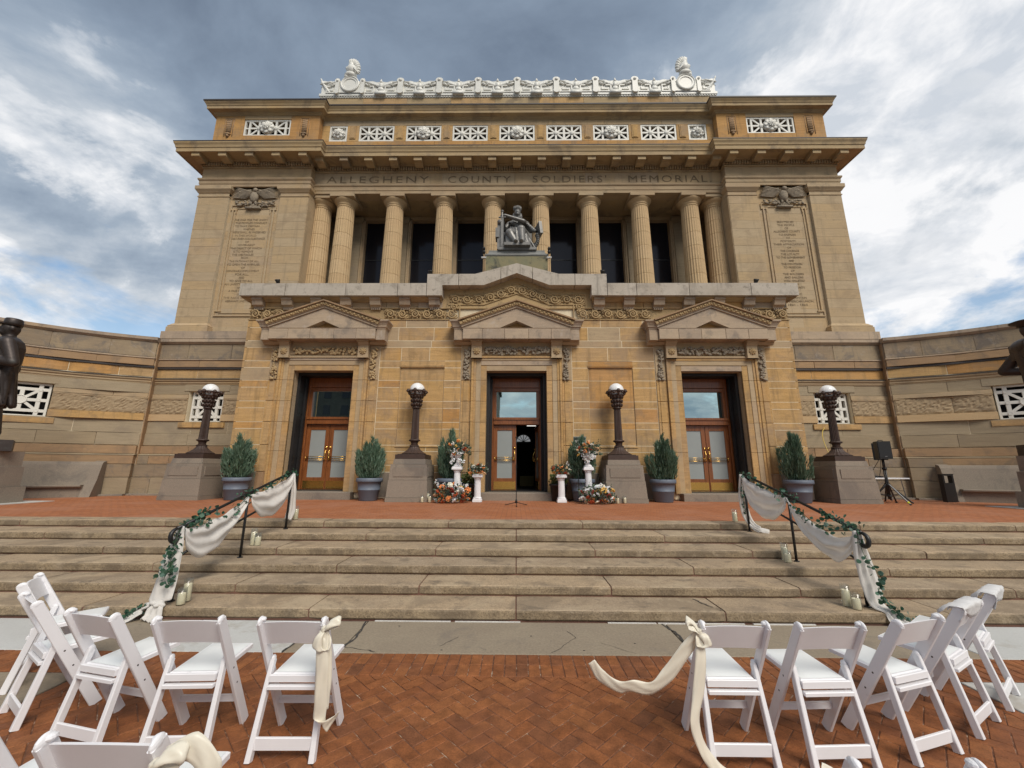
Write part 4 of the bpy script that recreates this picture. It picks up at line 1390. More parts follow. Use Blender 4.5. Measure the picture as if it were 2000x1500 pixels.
cxs = [-8.72, -7.63, -5.43, -3.21, -1.06, 1.06, 3.21, 5.43, 7.63, 8.72]
for k, x in enumerate(cxs):
    c = col if k == 0 else copytree(col)
    c.location = (x, 15.76 + (0.12 if k in (0, 9) else 0), 0)
    c.parent = hall
    c.matrix_parent_inverse = WM['memorial_hall'].inverted()
    c.rotation_euler = (0, 0, 0)
    k_ = 0
# --- back wall and windows
wx = [-6.53, -4.32, -2.135, 0, 2.135, 4.32, 6.53]
WHW, WT = 0.69, 13.32
ed = [-8.95] + [q for x in wx for q in (x - WHW - 0.14, x + WHW + 0.14)] + [8.95]
for k in range(0, len(ed), 2):
    for j in range(9):
        z0, z1 = 7.8 + j * 0.63, 7.8 + (j + 1) * 0.63 - 0.008
        MB().cham(ed[k] + 0.003, ed[k + 1] - 0.003, 17.02, 17.4, z0, z1, 0.005).build('pier_block', 'greybuff', hall)
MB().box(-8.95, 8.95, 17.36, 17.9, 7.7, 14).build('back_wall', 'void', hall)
for x in wx:
    wn = thing('tall_window', None, None, (x, 17.2, 7.8))
    wn.parent = hall
    wn.matrix_parent_inverse = WM['memorial_hall'].inverted()
    WM[wn.name] = Matrix.Translation((x, 17.2, 7.8))
    h = WT - 7.8
    f = MB()
    for sg in (-1, 1):
        a, b = sorted((sg * WHW, sg * (WHW + 0.07)))
        f.box(a, b, -0.20, 0.1, 0, h)
        a, b = sorted((sg * (WHW + 0.07), sg * (WHW + 0.14)))
        f.box(a, b, -0.24, 0.1, 0, h + 0.07)
    f.box(-WHW, WHW, -0.20, 0.1, h, h + 0.07)
    f.box(-WHW - 0.14, WHW + 0.14, -0.24, 0.1, h + 0.07, h + 0.14)
    put('window_frame', f.mesh('window_frame', 'trim'), wn, world=False)
    put('pane', MB().box(-WHW, WHW, 0.06, 0.07, 0, 3.55).mesh('pane', 'darkpane'), wn, world=False)
    put('pane', MB().box(-WHW, WHW, 0.06, 0.07, 3.59, h).mesh('pane', 'darkpane'), wn, world=False)
    put('mullion', MB().box(-WHW, WHW, 0.04, 0.075, 3.55, 3.59).mesh('mullion', 'blackmetal'), wn, world=False)
for x in cxs[1:-1]:
    m = MB().cham(x - 0.26, x + 0.26, 16.92, 17.05, 7.8, 13.1, 0.01)
    m.sweep([(-0.05, 13.1), (0.02, 13.1), (0.05, 13.2), (0.10, 13.28), (0.10, 13.4), (-0.05, 13.4)], [(x - 0.26, 17.03), (x - 0.26, 16.92), (x + 0.26, 16.92), (x + 0.26, 17.03)])
    m.build('respond', 'greybuff', hall, fix=True)
MB().box(-8.95, 8.95, 15.36, 17.4, 13.484, 13.9).build('soffit', 'cornice', hall)
MB().box(-8.95, 8.95, 17.0, 17.36, 13.46, 13.483).build('wall_head', 'greybuff', hall)

# --- entablature
MB().sweep([(-0.5, 13.482), (0.0, 13.482), (0.0, 13.62), (0.02, 13.625), (0.02, 13.80), (0.05, 13.82), (0.07, 13.86), (0.07, 13.90), (-0.5, 13.90)], [(-8.949, 15.3), (8.949, 15.3)]).build('architrave', 'trim', hall, fix=True)
for pth in (MP[:3] + [(-8.95, 15.45)], [(8.95, 15.45)] + MP[5:]):
    MB().sweep([(-0.05, 13.592), (0.03, 13.592), (0.03, 13.72), (0.05, 13.725), (0.05, 13.86), (0.08, 13.89), (0.10, 13.93), (0.10, 13.98), (-0.05, 13.98)], pth).build('architrave', 'trim', hall, fix=True)
    MB().sweep([(-0.05, 13.982), (0.0, 13.982), (0.0, 14.5), (-0.05, 14.5)], pth).build('tower_frieze', 'buff', hall, fix=True)
for a, b in zip([-8.95, -6.4, -3.3, -0.1, 3.0, 6.2], [-6.4, -3.3, -0.1, 3.0, 6.2, 8.95]):
    MB().cham(a + 0.003, b - 0.003, 15.3, 15.7, 13.904, 14.5, 0.004).build('frieze_block', 'buff', hall)
for wd_, a, b in (('ALLEGHENY', -8.40, -3.88), ('COUNTY', -3.03, -0.27), ("SOLDIERS'", 0.69, 3.92), ('MEMORIAL.', 4.88, 8.50)):
    me = text_mesh(wd_, 0.33, 'letter', width=b - a, ext=0.004, space=1.25)
    put('frieze_lettering', me, hall, loc=((a + b) / 2, 15.296, 14.01))
MB().sweep([(-0.4, 14.502), (0.03, 14.502), (0.05, 14.54), (0.05, 14.57), (-0.02, 14.58), (-0.02, 14.76), (0.14, 14.77), (0.17, 14.80), (0.66, 14.80), (0.66, 14.775), (0.70, 14.775), (0.70, 14.92), (0.71, 14.96),
            (0.73, 14.965), (0.73, 15.0), (0.745, 15.06), (0.785, 15.14), (0.79, 15.20), (-0.4, 15.25)], MP).build('main_cornice', 'cornice', hall, fix=True)
MB().sweep([(-0.4, 15.252), (0.79, 15.202), (0.80, 15.20), (0.80, 15.235), (-0.4, 15.30)], MP).build('roof_flashing', 'flash', hall, fix=True)
den = MB()
def dent_run(a, b, y, horizontal=True):
    n = int(abs(b - a) / 0.108)
    for k in range(n):
        p = min(a, b) + (k + 0.5) * abs(b - a) / n
        if horizontal:
            den.box(p - 0.034, p + 0.034, y - 0.115, y + 0.03, 14.585, 14.755)
        else:
            s_ = -1 if y < 0 else 1
            den.box(min(y - s_ * 0.03, y + s_ * 0.115), max(y - s_ * 0.03, y + s_ * 0.115), p - 0.034, p + 0.034, 14.59, 14.745)


dent_run(-13.8, -8.87, 15.0)
dent_run(8.87, 13.8, 15.0)
dent_run(-8.83, 8.83, 15.3)
dent_run(15.0, 18, -13.72, False)
dent_run(15.0, 18, 13.72, False)
den.build('dentil_course', 'buff', hall, kind='stuff')
MODM = MB().prismx([(-0.16, 14.80), (-0.16, 14.62), (-0.22, 14.57), (-0.34, 14.56), (-0.44, 14.60), (-0.52, 14.62), (-0.60, 14.60), (-0.64, 14.62), (-0.64, 14.80)], -0.17, 0.17)
MODM.prismx([(-0.16, 14.80), (-0.16, 14.765), (-0.655, 14.765), (-0.655, 14.80)], -0.2, 0.2)
MODM = MODM.mesh('modillion', 'cornice')
fixn(MODM)
for k in range(17):
    put('modillion', MODM, hall, loc=((k - 8) * 1.062, 15.3, -0.001))
for sx in (-1, 1):
    for k in range(5):
        put('modillion', MODM, hall, loc=(sx * (9.05 + k * 1.14), 15.0, -0.001))
    for k in range(4):
        put('modillion', MODM, hall, loc=(sx * 13.72, 15.9 + k * 1.14, -0.001), rot=(0, 0, sx * PI / 2))

# --- attic
AP = [(-13.75, 26), (-13.75, 15.2), (-8.97, 15.2), (-8.97, 15.5), (8.97, 15.5), (8.97, 15.2), (13.75, 15.2), (13.75, 26)]
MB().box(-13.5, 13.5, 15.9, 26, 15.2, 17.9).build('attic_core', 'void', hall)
MB().box(-13.7, -8.95, 15.7, 26, 17.3, 17.9).box(8.95, 13.7, 15.7, 26, 17.3, 17.9).build('attic_core', 'cornice', hall)
for sx in (-1, 1):
    a, b = sorted((sx * 13.55, sx * 13.75))
    MB().box(a, b, 15.62, 26, 15.25, 17.46).build('attic_side', 'orange', hall)
GZ0, GZ1 = 16.38, 17.20
gc = [(-8.23, 0.41), (-6.46, 0.81), (-4.29, 0.81), (-2.15, 0.81), (0, 0.81), (2.15, 0.81), (4.29, 0.81), (6.46, 0.81), (8.23, 0.41)]
edges = [-8.97] + [q for x, h in gc for q in (x - h, x + h)] + [8.97]
for k in range(0, len(edges), 2):
    a, b = edges[k], edges[k + 1]
    MB().cham(a + 0.002, b - 0.002, 15.5, 15.9, GZ0 - 0.01, GZ1, 0.004).build('attic_pier', 'ochre', hall)
    if k not in (0, len(edges) - 2):
        c = (a + b) / 2
        pm = MB()
        pm.box(c - 0.14, c + 0.14, 15.47, 15.505, GZ0 + 0.10, GZ1 - 0.03).box(c - 0.085, c + 0.085, 15.455, 15.50, GZ0 + 0.14, GZ1 - 0.07)
        pm.build('pier_panel', 'ochre', hall)
bx = -8.97
while bx < 8.9:
    L = min(2.6, 8.97 - bx)
    MB().cham(bx + 0.003, bx + L - 0.003, 15.5, 15.9, GZ1 + 0.002, 17.46, 0.004).build('attic_block', 'buff', hall)
    MB().cham(bx + 0.003, bx + L - 0.003, 15.5, 15.9, 15.25, GZ0 - 0.014, 0.004).build('attic_block', 'orange', hall)
    bx += L
for sx in (-1, 1):
    cx = sx * 11.36
    for a, b, z0, z1, mt in ((-2.39, -1.07, 15.25, 17.46, 'orange'), (1.07, 2.39, 15.25, 17.46, 'orange'), (-1.07, 1.07, 15.25, 16.42, 'orange'), (-1.07, 1.07, 17.28, 17.46, 'buff')):
        MB().cham(cx + a + 0.003, cx + b - 0.003, 15.2, 15.62, z0, z1, 0.004).build('attic_block', mt, hall)
    for sg in (-1, 1):
        fx = cx + sg * 1.73
        f = MB()
        for o_ in (-0.20, 0.18):
            f.box(fx + o_, fx + o_ + 0.02, 15.185, 15.205, 16.36, 17.30)
        f.box(fx - 0.20, fx + 0.20, 15.185, 15.205, 17.30, 17.32)
        for k in range(5):
            f.tube([(fx - 0.09 + k * 0.045, 15.185, 16.55), (fx - 0.09 + k * 0.045, 15.185, 17.24)], 0.026, 6)
        for k in range(6):
            f.tube([(fx - 0.12, 15.17, 16.62 + k * 0.11), (fx + 0.12, 15.17, 16.68 + k * 0.11)], 0.016, 5)
        f.ell((fx, 15.17, 16.48), (0.15, 0.06, 0.06), 8, 5)
        f.ell((fx, 15.17, 16.38), (0.07, 0.06, 0.07), 8, 5)
        f.build('fasces_relief', 'brownband', hall, True)
    # the tower's inner attic cheek
    a, b = sorted((sx * 8.955, sx * 8.985))
ACP = [(-0.3, 17.462), (0.0, 17.462), (0.02, 17.47), (0.03, 17.50), (0.08, 17.53), (0.10, 17.57), (0.26, 17.60), (0.28, 17.60), (0.28, 17.72), (0.30, 17.74), (0.32, 17.80), (0.37, 17.88), (0.38, 17.92), (-0.3, 17.95)]
MB().sweep(ACP, AP).build('attic_cornice', 'cornice', hall, fix=True)
MB().sweep([(-0.3, 17.952), (0.38, 17.922), (0.40, 17.92), (0.40, 17.985), (-0.3, 18.06)], AP).build('roof_flashing', 'flash', hall, fix=True)
MB().box(-13.4, -8.7, 15.5, 26, 17.9, 18.15).box(8.7, 13.4, 15.5, 26, 17.9, 18.15).build('roof_deck', 'flash', hall)
bx = -9.36
for k in range(9):
    MB().cham(bx + 0.003, bx + 2.08 - 0.003, 15.62, 16.2, 17.9, 18.87, 0.005).build('crest_block', 'ochre' if k % 2 else 'cornice', hall)
    bx += 2.08


# --- white grilles
def bar(m, x0, z0, x1, z1, w_, y0, y1):
    d = Vector((x1 - x0, z1 - z0))
    n = Vector((-d.y, d.x)).normalized() * (w_ / 2)
    m.prism([(x0 - n.x, z0 - n.y), (x1 - n.x, z1 - n.y), (x1 + n.x, z1 + n.y), (x0 + n.x, z0 + n.y)], y0, y1)


def big_rosette(r):
    m = MB()
    m.lathe([(0.001, 0.0), (r, 0.0), (r * 0.95, 0.05), (r * 0.5, 0.09), (r * 0.3, 0.07), (0.001, 0.10)], 14)
    m.xf(Matrix.Rotation(PI / 2, 4, 'X'))
    q = rosette((0, 0), r * 1.05, -0.07, 8)
    m.add(q.v, q.f)
    q = rosette((0, 0), r * 0.55, -0.13, 8)
    m.add(q.v, q.f)
    return m


def grille(parent_name, cx, y, z0, z1, hw, kind, mat='white', parent=None):
    gr = thing(parent_name, None, None, (cx, y, z0))
    gr.parent = parent
    gr.matrix_parent_inverse = WM[parent.name].inverted()
    WM[gr.name] = Matrix.Translation((cx, y, z0))
    h = z1 - z0
    f = MB()
    t = 0.07
    f.box(-hw, hw, -0.01, 0.08, 0, t).box(-hw, hw, -0.01, 0.08, h - t, h).box(-hw, -hw + t, -0.01, 0.08, t, h - t).box(hw - t, hw, -0.01, 0.08, t, h - t)
    put('grille_frame', f.mesh('grille_frame', mat), gr, world=False)
    b = MB()
    if kind == 'small':
        for sg in (-1, 1):
            bar(b, -hw + t, h / 2, 0, h / 2 + sg * (h / 2 - t), 0.05, 0.02, 0.06)
            bar(b, hw - t, h / 2, 0, h / 2 + sg * (h / 2 - t), 0.05, 0.02, 0.06)
        put('rosette', big_rosette(0.27).mesh('rosette', mat, True), gr, world=False, loc=(0, 0.02, h / 2))
        put('back', MB().box(-hw, hw, 0.09, 0.1, 0, h).mesh('back', 'white'), gr, world=False)
    else:
        inner = hw - t - (0.22 if kind == 'wide' else 0)
        if kind == 'wide':
            for sg in (-1, 1):
                b.box(sg * (inner + 0.05) - 0.045, sg * (inner + 0.05) + 0.045, 0.0, 0.07, t, h - t)
                a_, b_ = sorted((sg * (inner + 0.05), sg * (hw - t)))
                b.box(a_, b_, 0.01, 0.06, h / 2 - 0.03, h / 2 + 0.03)
        for sg in (-1, 1):
            mx = sg * inner / 2
            b.box(mx - 0.045, mx + 0.045, 0.0, 0.06, t, h - t)
            a_, b_ = sorted((0, sg * inner))
            b.box(a_, b_, 0.005, 0.055, h / 2 - 0.04, h / 2 + 0.04)
            for s1 in (-1, 1):
                for s2 in (-1, 1):
                    bar(b, mx, h / 2, mx + s1 * inner / 2, h / 2 + s2 * (h / 2 - t), 0.075, 0.01 + 0.003 * s1 * s2, 0.05)
            b.ell((mx, 0.0, h / 2), (0.11, 0.05, 0.11), 10, 5)
        b.box(-0.05, 0.05, -0.003, 0.065, t, h - t)
        if kind in ('rose', 'wide'):
            put('rosette', big_rosette(0.33).mesh('rosette', mat, True), gr, world=False, loc=(0, -0.01, h / 2))
    put('grille_bars', b.mesh('grille_bars', mat), gr, world=False)
    return gr


for k, (x, h) in enumerate(gc):
    kind = 'small' if h < 0.5 else ('rose' if k % 2 == 0 else 'plain')
    grille('attic_grille', x, 15.53, GZ0, GZ1, h - 0.004, kind, parent=hall)
for sx in (-1, 1):
    grille('attic_grille', sx * 11.36, 15.25, 16.425, 17.275, 1.065, 'wide', parent=hall)

# --- roof cresting
crest = MB()
crest.box(-9.34, 9.34, 15.60, 15.95, 18.872, 18.95).box(-9.38, 9.38, 15.55, 15.95, 18.95, 19.08)
crest.build('cresting_rail', 'terra', hall)
bp = []
for k in range(187):
    x = -9.3 + k * 0.1
    u_ = ((x + 5.53) / 1.845) % 1.0
    bp.append((x, 19.08 + 0.70 + 0.03 * math.cos(2 * PI * u_) + 0.025 * math.cos(8 * PI * u_)))
MB().prism([(-9.3, 19.08)] + [(9.3, 19.08)] + bp[::-1], 15.575, 15.70).build('cresting_backing', 'terra', hall, fix=True)
ct = MB()
for k in range(150):
    x = -9.30 + k * 0.1248
    ct.box(x - 0.035, x + 0.035, 15.575, 15.60, 18.885, 18.94)
ct.build('cresting_dentils', 'terra', hall, kind='stuff')


def post_unit():
    m = MB()
    m.box(-0.10, 0.10, -0.10, 0.1, 0, 0.62)
    m.lathe([(0.001, -0.10), (0.14, -0.10), (0.14, 0.1), (0.001, 0.1)], 12)
    k = len(m.v) - 48
    m.v[k:] = [(x, z_ - 0.0, y_ + 0.66) for (x, y_, z_) in m.v[k:]]
    m.lathe([(0.001, -0.12), (0.12, -0.12), (0.12, 0.1), (0.001, 0.1)], 12)
    k = len(m.v) - 48
    m.v[k:] = [(x, z_, y_ + 0.02) for (x, y_, z_) in m.v[k:]]
    m.ell((0, -0.10, 0.66), (0.07, 0.06, 0.07), 8, 5)
    for sg in (-1, 1):
        # meander
        m.box(min(sg * .14, sg * .60), max(sg * .14, sg * .60), -0.05, 0.03, 0.00, 0.05)
        m.box(min(sg * .55, sg * .60), max(sg * .55, sg * .60), -0.05, 0.03, 0.05, 0.40)
        m.box(min(sg * .38, sg * .55), max(sg * .38, sg * .55), -0.05, 0.03, 0.35, 0.40)
        m.box(min(sg * .22, sg * .48), max(sg * .22, sg * .48), -0.05, 0.03, 0.13, 0.18)
        m.box(min(sg * .22, sg * .27), max(sg * .22, sg * .27), -0.05, 0.03, 0.18, 0.30)
        # wings sweeping down from the post
        for q in range(5):
            t = q / 4
            m.ell((sg * (0.30 + 0.10 * q), -0.02 + 0.012 * q, 0.60 - 0.045 * q), (0.24, 0.045, 0.04), 8, 4, Euler((0, sg * (0.30 - 0.03 * q), 0)))
        m.ell((sg * 0.20, -0.04, 0.48), (0.12, 0.05, 0.05), 8, 4, Euler((0, sg * 0.7, 0)))
        m.ell((sg * 0.33, -0.04, 0.43), (0.07, 0.05, 0.035), 8, 4, Euler((0, -sg * 0.5, 0)))
    return m


def figure_unit():
    m = MB()
    m.box(-0.20, 0.20, -0.12, 0.05, -0.15, 0.02)
    m.ell((0, -0.04, 0.16), (0.13, 0.08, 0.14), 8, 5)
    m.ell((0, -0.05, 0.38), (0.085, 0.07, 0.17), 8, 5)
    m.ell((0, -0.06, 0.60), (0.05, 0.05, 0.07), 8, 5)
    m.ell((0, -0.04, 0.70), (0.03, 0.03, 0.06), 6, 4)
    for sg in (-1, 1):
        for q in range(4):
            m.ell((sg * (0.12 + 0.07 * q), -0.02, 0.42 + 0.035 * q), (0.06, 0.04, 0.15 - 0.012 * q), 7, 4, Euler((0, sg * (0.5 + 0.1 * q), 0)))
        m.ell((sg * 0.13, -0.06, 0.06), (0.06, 0.05, 0.06), 7, 4)
    return m


PU, FU = post_unit(), figure_unit()
PM, FM = PU.mesh('cresting_post', 'terra', False), FU.mesh('cresting_figure', 'terra', True)
fixn(PM)
for k in range(7):
    put('cresting_post', PM, hall, loc=(-5.53 + k * 1.845, 15.57, 19.08), scale=(1.25, 1, 1.0))
for k in range(8):
    put('cresting_figure', FM, hall, loc=(-6.46 + k * 1.845, 15.56, 19.08), scale=(1.3, 1, 1.0))
for sx in (-1, 1):
    ac = thing('corner_acroterion', None, None, (sx * 7.93, 15.57, 19.08))
    ac.parent = hall
    ac.matrix_parent_inverse = WM['memorial_hall'].inverted()
    WM[ac.name] = Matrix.Translation((sx * 7.93, 15.57, 19.08))
    d = MB()
    d.box(-0.5, 0.5, -0.06, 0.1, 0, 0.62)
    for k in range(20):
        pass
    d2 = MB().lathe([(0.001, 0), (0.28, 0), (0.30, 0.03), (0.36, 0.03), (0.40, 0.06), (0.44, 0.04), (0.44, -0.1), (0.001, -0.1)], 28)
    d2.xf(Matrix.Translation((0, -0.075, 0.46)) @ Matrix.Rotation(PI / 2, 4, 'X'))
    d.add(d2.v, d2.f)
    put('medallion', d.mesh('medallion', 'terra', False), ac, world=False)
    fixn(ac.children[0].data)
    for sg in (-1, 1):
        put('scroll_post', PM, ac, world=False, loc=(sg * 0.60, 0, 0), scale=(0.9, 1, 0.98))
    # outer curl of the cresting
    c = MB()
    for q in range(7):
        c.ell((sx * (1.02 + 0.055 * q), 0, 0.10 + 0.085 * q), (0.14, 0.07, 0.075), 8, 5, Euler((0, -sx * (0.5 + 0.1 * q), 0)))
    c.ell((sx * 1.42, 0, 0.78), (0.04, 0.04, 0.13), 8, 5, Euler((0, sx * 0.4, 0)))
    for q in range(5):
        c.ell((sx * (1.0 + 0.08 * q), -0.03, 0.62 - 0.02 * q), (0.15, 0.05, 0.05), 8, 4, Euler((0, sx * 0.2, 0)))
    put('acanthus_curl', c.mesh('acanthus_curl', 'terra', True), ac, world=False)
    # plumed helmet
    hm = MB()
    f = sx                                    # faces outwards
    hm.ell((0, 0, 1.28), (0.27, 0.24, 0.26), 14, 9)
    hm.ell((f * 0.20, 0, 1.34), (0.13, 0.14, 0.12), 10, 6)
    hm.ell((f * 0.30, 0, 1.40), (0.06, 0.07, 0.06), 8, 5)
    hm.ell((f * 0.05, 0, 1.02), (0.33, 0.22, 0.14), 12, 6)
    hm.ell((f * 0.22, 0, 0.92), (0.16, 0.16, 0.10), 10, 5)
    hm.tube([(-f * 0.02, -0.18, 1.38), (-f * 0.48, -0.18, 0.94)], 0.035, 6)
    for q in range(9):
        a = rad(62 + q * 17)
        r = 0.46
        px, pz = f * r * math.cos(a) * 0.62, 1.33 + r * math.sin(a) * 0.85
        hm.ell((px, 0, pz), (0.075, 0.10, 0.17), 8, 5, Euler((0, f * (a - PI / 2) * 0.8 * -1, 0)))
    hm.ell((f * 0.10, 0, 1.72), (0.13, 0.10, 0.14), 8, 5)
    hm.ell((f * 0.06, 0, 1.55), (0.17, 0.12, 0.2), 8, 5)
    put('plumed_helmet', hm.mesh('plumed_helmet', 'terra', True), ac, world=False, loc=(0, 0, -0.16), scale=(0.92, 1.0, 1.16))

# --- flank walls below the towers
FLY = 14.62
WC = [(0.80, 1.38, ['grime', 'greybuff'], 0.26, 0.9, 1.4), (1.38, 1.83, ['greybuff', 'grime'], 0.24, 1.0, 1.6), (1.83, 2.13, ['grime', 'brownband'], 0.20, 0.8, 1.3),
      (2.19, 2.48, 'brownband', 0.13, 1.2, 1.7), (2.50, 2.93, 'greybuff', 0.03, 1.4, 2.0), (2.93, 3.39, 'greybuff', 0.0, 1.4, 2.0), (3.39, 3.65, ['ochre', 'column'], 0.04, 1.4, 1.9),
      (3.65, 4.236, 'rock', 0.015, 1.2, 1.6, 'rock'), (4.24, 4.40, 'trim', 0.03, 1.6, 2.2), (4.40, 4.76, 'greybuff', 0.01, 1.4, 2.0), (5.02, 5.36, ['ochre', 'orange'], 0.0, 1.3, 2.0),
      (5.44, 5.69, 'brownband', 0.06, 1.3, 1.9), (5.77, 6.34, 'grime', 0.06, 1.3, 1.8)]
MOUL = [('moulding', 'trim', [(-0.1, 4.765), (0.02, 4.765), (0.03, 4.80), (0.05, 4.82), (0.05, 4.87), (0.09, 4.91), (0.10, 4.96), (-0.1, 4.96)]),
        ('lead_flashing', 'flash', [(-0.1, 4.962), (0.115, 4.962), (0.115, 4.985), (-0.1, 5.015)]),
        ('lead_flashing', 'flash', [(-0.1, 5.365), (0.05, 5.365), (0.05, 5.435), (-0.1, 5.435)]),
        ('moulding', 'weather', [(-0.1, 5.692), (0.05, 5.692), (0.085, 5.72), (0.085, 5.765), (-0.1, 5.765)]),
        ('wall_coping', 'weather', [(-0.7, 6.342), (0.08, 6.342), (0.14, 6.40), (0.16, 6.42), (0.16, 6.53), (-0.7, 6.56)]),
        ('moulding', 'trim', [(-0.1, 4.18), (0.035, 4.18), (0.05, 4.205), (0.05, 4.238), (-0.1, 4.238)]),
        ('moulding', 'greybuff', [(-0.1, 2.135), (0.20, 2.135), (0.20, 2.165), (0.13, 2.188), (-0.1, 2.188)]),
        ('base_curb', 'granite', [(-0.1, 0.755), (0.46, 0.755), (0.46, 0.812), (0.45, 0.82), (-0.1, 0.82)])]
GRZ = (3.36, 4.50)


BOSS = MB().lathe([(0.001, 0), (0.8, 0), (0.85, 0.10), (1, 0.08), (1, -0.2), (0.001, -0.2)], 18).xf(Matrix.Rotation(PI / 2, 4, 'X')).mesh('boss', 'white')
fixn(BOSS)


def wall_grille(parent, M4, hw=0.60):
    """square white grille with nine bosses, built at a wall opening; M4 places it"""
    gr = bpy.data.objects.new('window_grille', None)
    C.objects.link(gr)
    gr.parent = parent
    gr.matrix_parent_inverse = WM[parent.name].inverted()
    gr.matrix_basis = M4
    WM[gr.name] = M4
    h = GRZ[1] - GRZ[0]
    f = MB()
    f.box(-hw, -hw + 0.06, 0, 0.08, 0, h).box(hw - 0.06, hw, 0, 0.08, 0, h).box(-hw + 0.06, hw - 0.06, 0, 0.08, 0, 0.06).box(-hw + 0.06, hw - 0.06, 0, 0.08, h - 0.06, h)
    put('grille_frame', f.mesh('grille_frame', 'white'), gr, world=False)
    b = MB()
    a_ = hw - 0.24
    for s_ in (-1, 1):
        b.box(s_ * a_ - 0.05, s_ * a_ + 0.05, -0.005, 0.06, 0.06, h - 0.06)
    for z in (h / 2 - 0.36, h / 2, h / 2 + 0.36):
        b.box(-hw + 0.06, hw - 0.06, -0.003, 0.055, z - 0.05, z + 0.05)
    b.box(-0.05, 0.05, -0.004, 0.06, h / 2 - 0.36, h / 2 + 0.36)
    for s1 in (-1, 1):
        for s2 in (-1, 1):
            bar(b, 0, h / 2, s1 * a_, h / 2 + s2 * 0.36, 0.08, -0.002, 0.05)
    put('grille_bars', b.mesh('grille_bars', 'white'), gr, world=False)
    for s1 in (-1, 0, 1):
        for s2 in (-1, 0, 1):
            if s1 == 0 and s2 != 0:
                continue
            put('boss', BOSS, gr, world=False, loc=(s1 * a_, -0.012, h / 2 + s2 * 0.36), scale=0.15 if s1 == 0 else 0.055)
    return gr


for sx in (-1, 1):
    a, b = sorted((sx * 9.3, sx * 13.72))
    gxc = sx * 11.62
    ex = [(gxc - 0.66, gxc + 0.66, 3.40, GRZ[1] + 0.02)]
    ashlar(hall, flat_frame(FLY), a, b, WC, ex, seed=90 + sx, depth=0.2)
    MB().box(a, gxc - 0.66, FLY + 0.012, 15.3, 0.7, 6.5).box(gxc + 0.66, b, FLY + 0.012, 15.3, 0.7, 6.5).box(gxc - 0.66, gxc + 0.66, FLY + 0.012, 15.3, 0.7, GRZ[0] - 0.01).box(gxc - 0.66, gxc + 0.66, FLY + 0.012, 15.3, GRZ[1] + 0.01, 6.5).build('flank_core', 'mortar', hall)
    MB().box(gxc - 0.66, gxc + 0.66, FLY + 0.45, 15.3, GRZ[0] - 0.01, GRZ[1] + 0.01).build('grille_void', 'void', hall)
    for nm, mt, pr in MOUL:
        for p, q in ([(a, b)] if nm != 'moulding' or pr[0][1] > 4.7 or pr[0][1] < 3 else [(a, gxc - 0.68), (gxc + 0.68, b)]):
            MB().sweep(pr, [(p, FLY), (q, FLY)]).build(nm, mt, hall, fix=True)
    MB().sweep([(-0.1, 3.16), (0.055, 3.16), (0.06, 3.22), (0.06, 3.345), (-0.3, 3.35)], [(gxc - 0.85, FLY), (gxc + 0.85, FLY)]).build('grille_sill', 'ochre', hall, fix=True)
    MB().cham(gxc - 0.85, gxc + 0.85, FLY - 0.03, FLY + 0.1, 4.52, 4.76, 0.006).build('grille_lintel', 'greybuff', hall)
    MB().box(a, b, 14.50, 15.1, 6.562, 6.86).build('tower_ledge', 'weather', hall)
    wall_grille(hall, Matrix.Translation((gxc, FLY + 0.12, GRZ[0])))

# ================================================================ curved wing walls
def wing_pt(s, sx, off=0.0):
    x, y, a, R0 = -13.62, 14.40, rad(18), 9.2
    a1 = a + s / R0
    # heading (-cos a, -sin a); integrate
    px = x - R0 * (math.sin(a1) - math.sin(a))
    py = y - R0 * (math.cos(a) - math.cos(a1))
    nx, ny = math.sin(a1), -math.cos(a1)
    return Vector((-sx * (px + nx * off), py + ny * off))


def wing_frame(sx):
    def f(a, b, out):
        p, q = wing_pt(a, sx), wing_pt(b, sx)
        if sx < 0:
            p, q = q, p
        d = (q - p).normalized()
        n = Vector((d.y, -d.x))
        c = (p + q) / 2 + n * out
        return Matrix(((d.x, -n.x, 0, c.x), (d.y, -n.y, 0, c.y), (0, 0, 1, 0), (0, 0, 0, 1)))
    return f


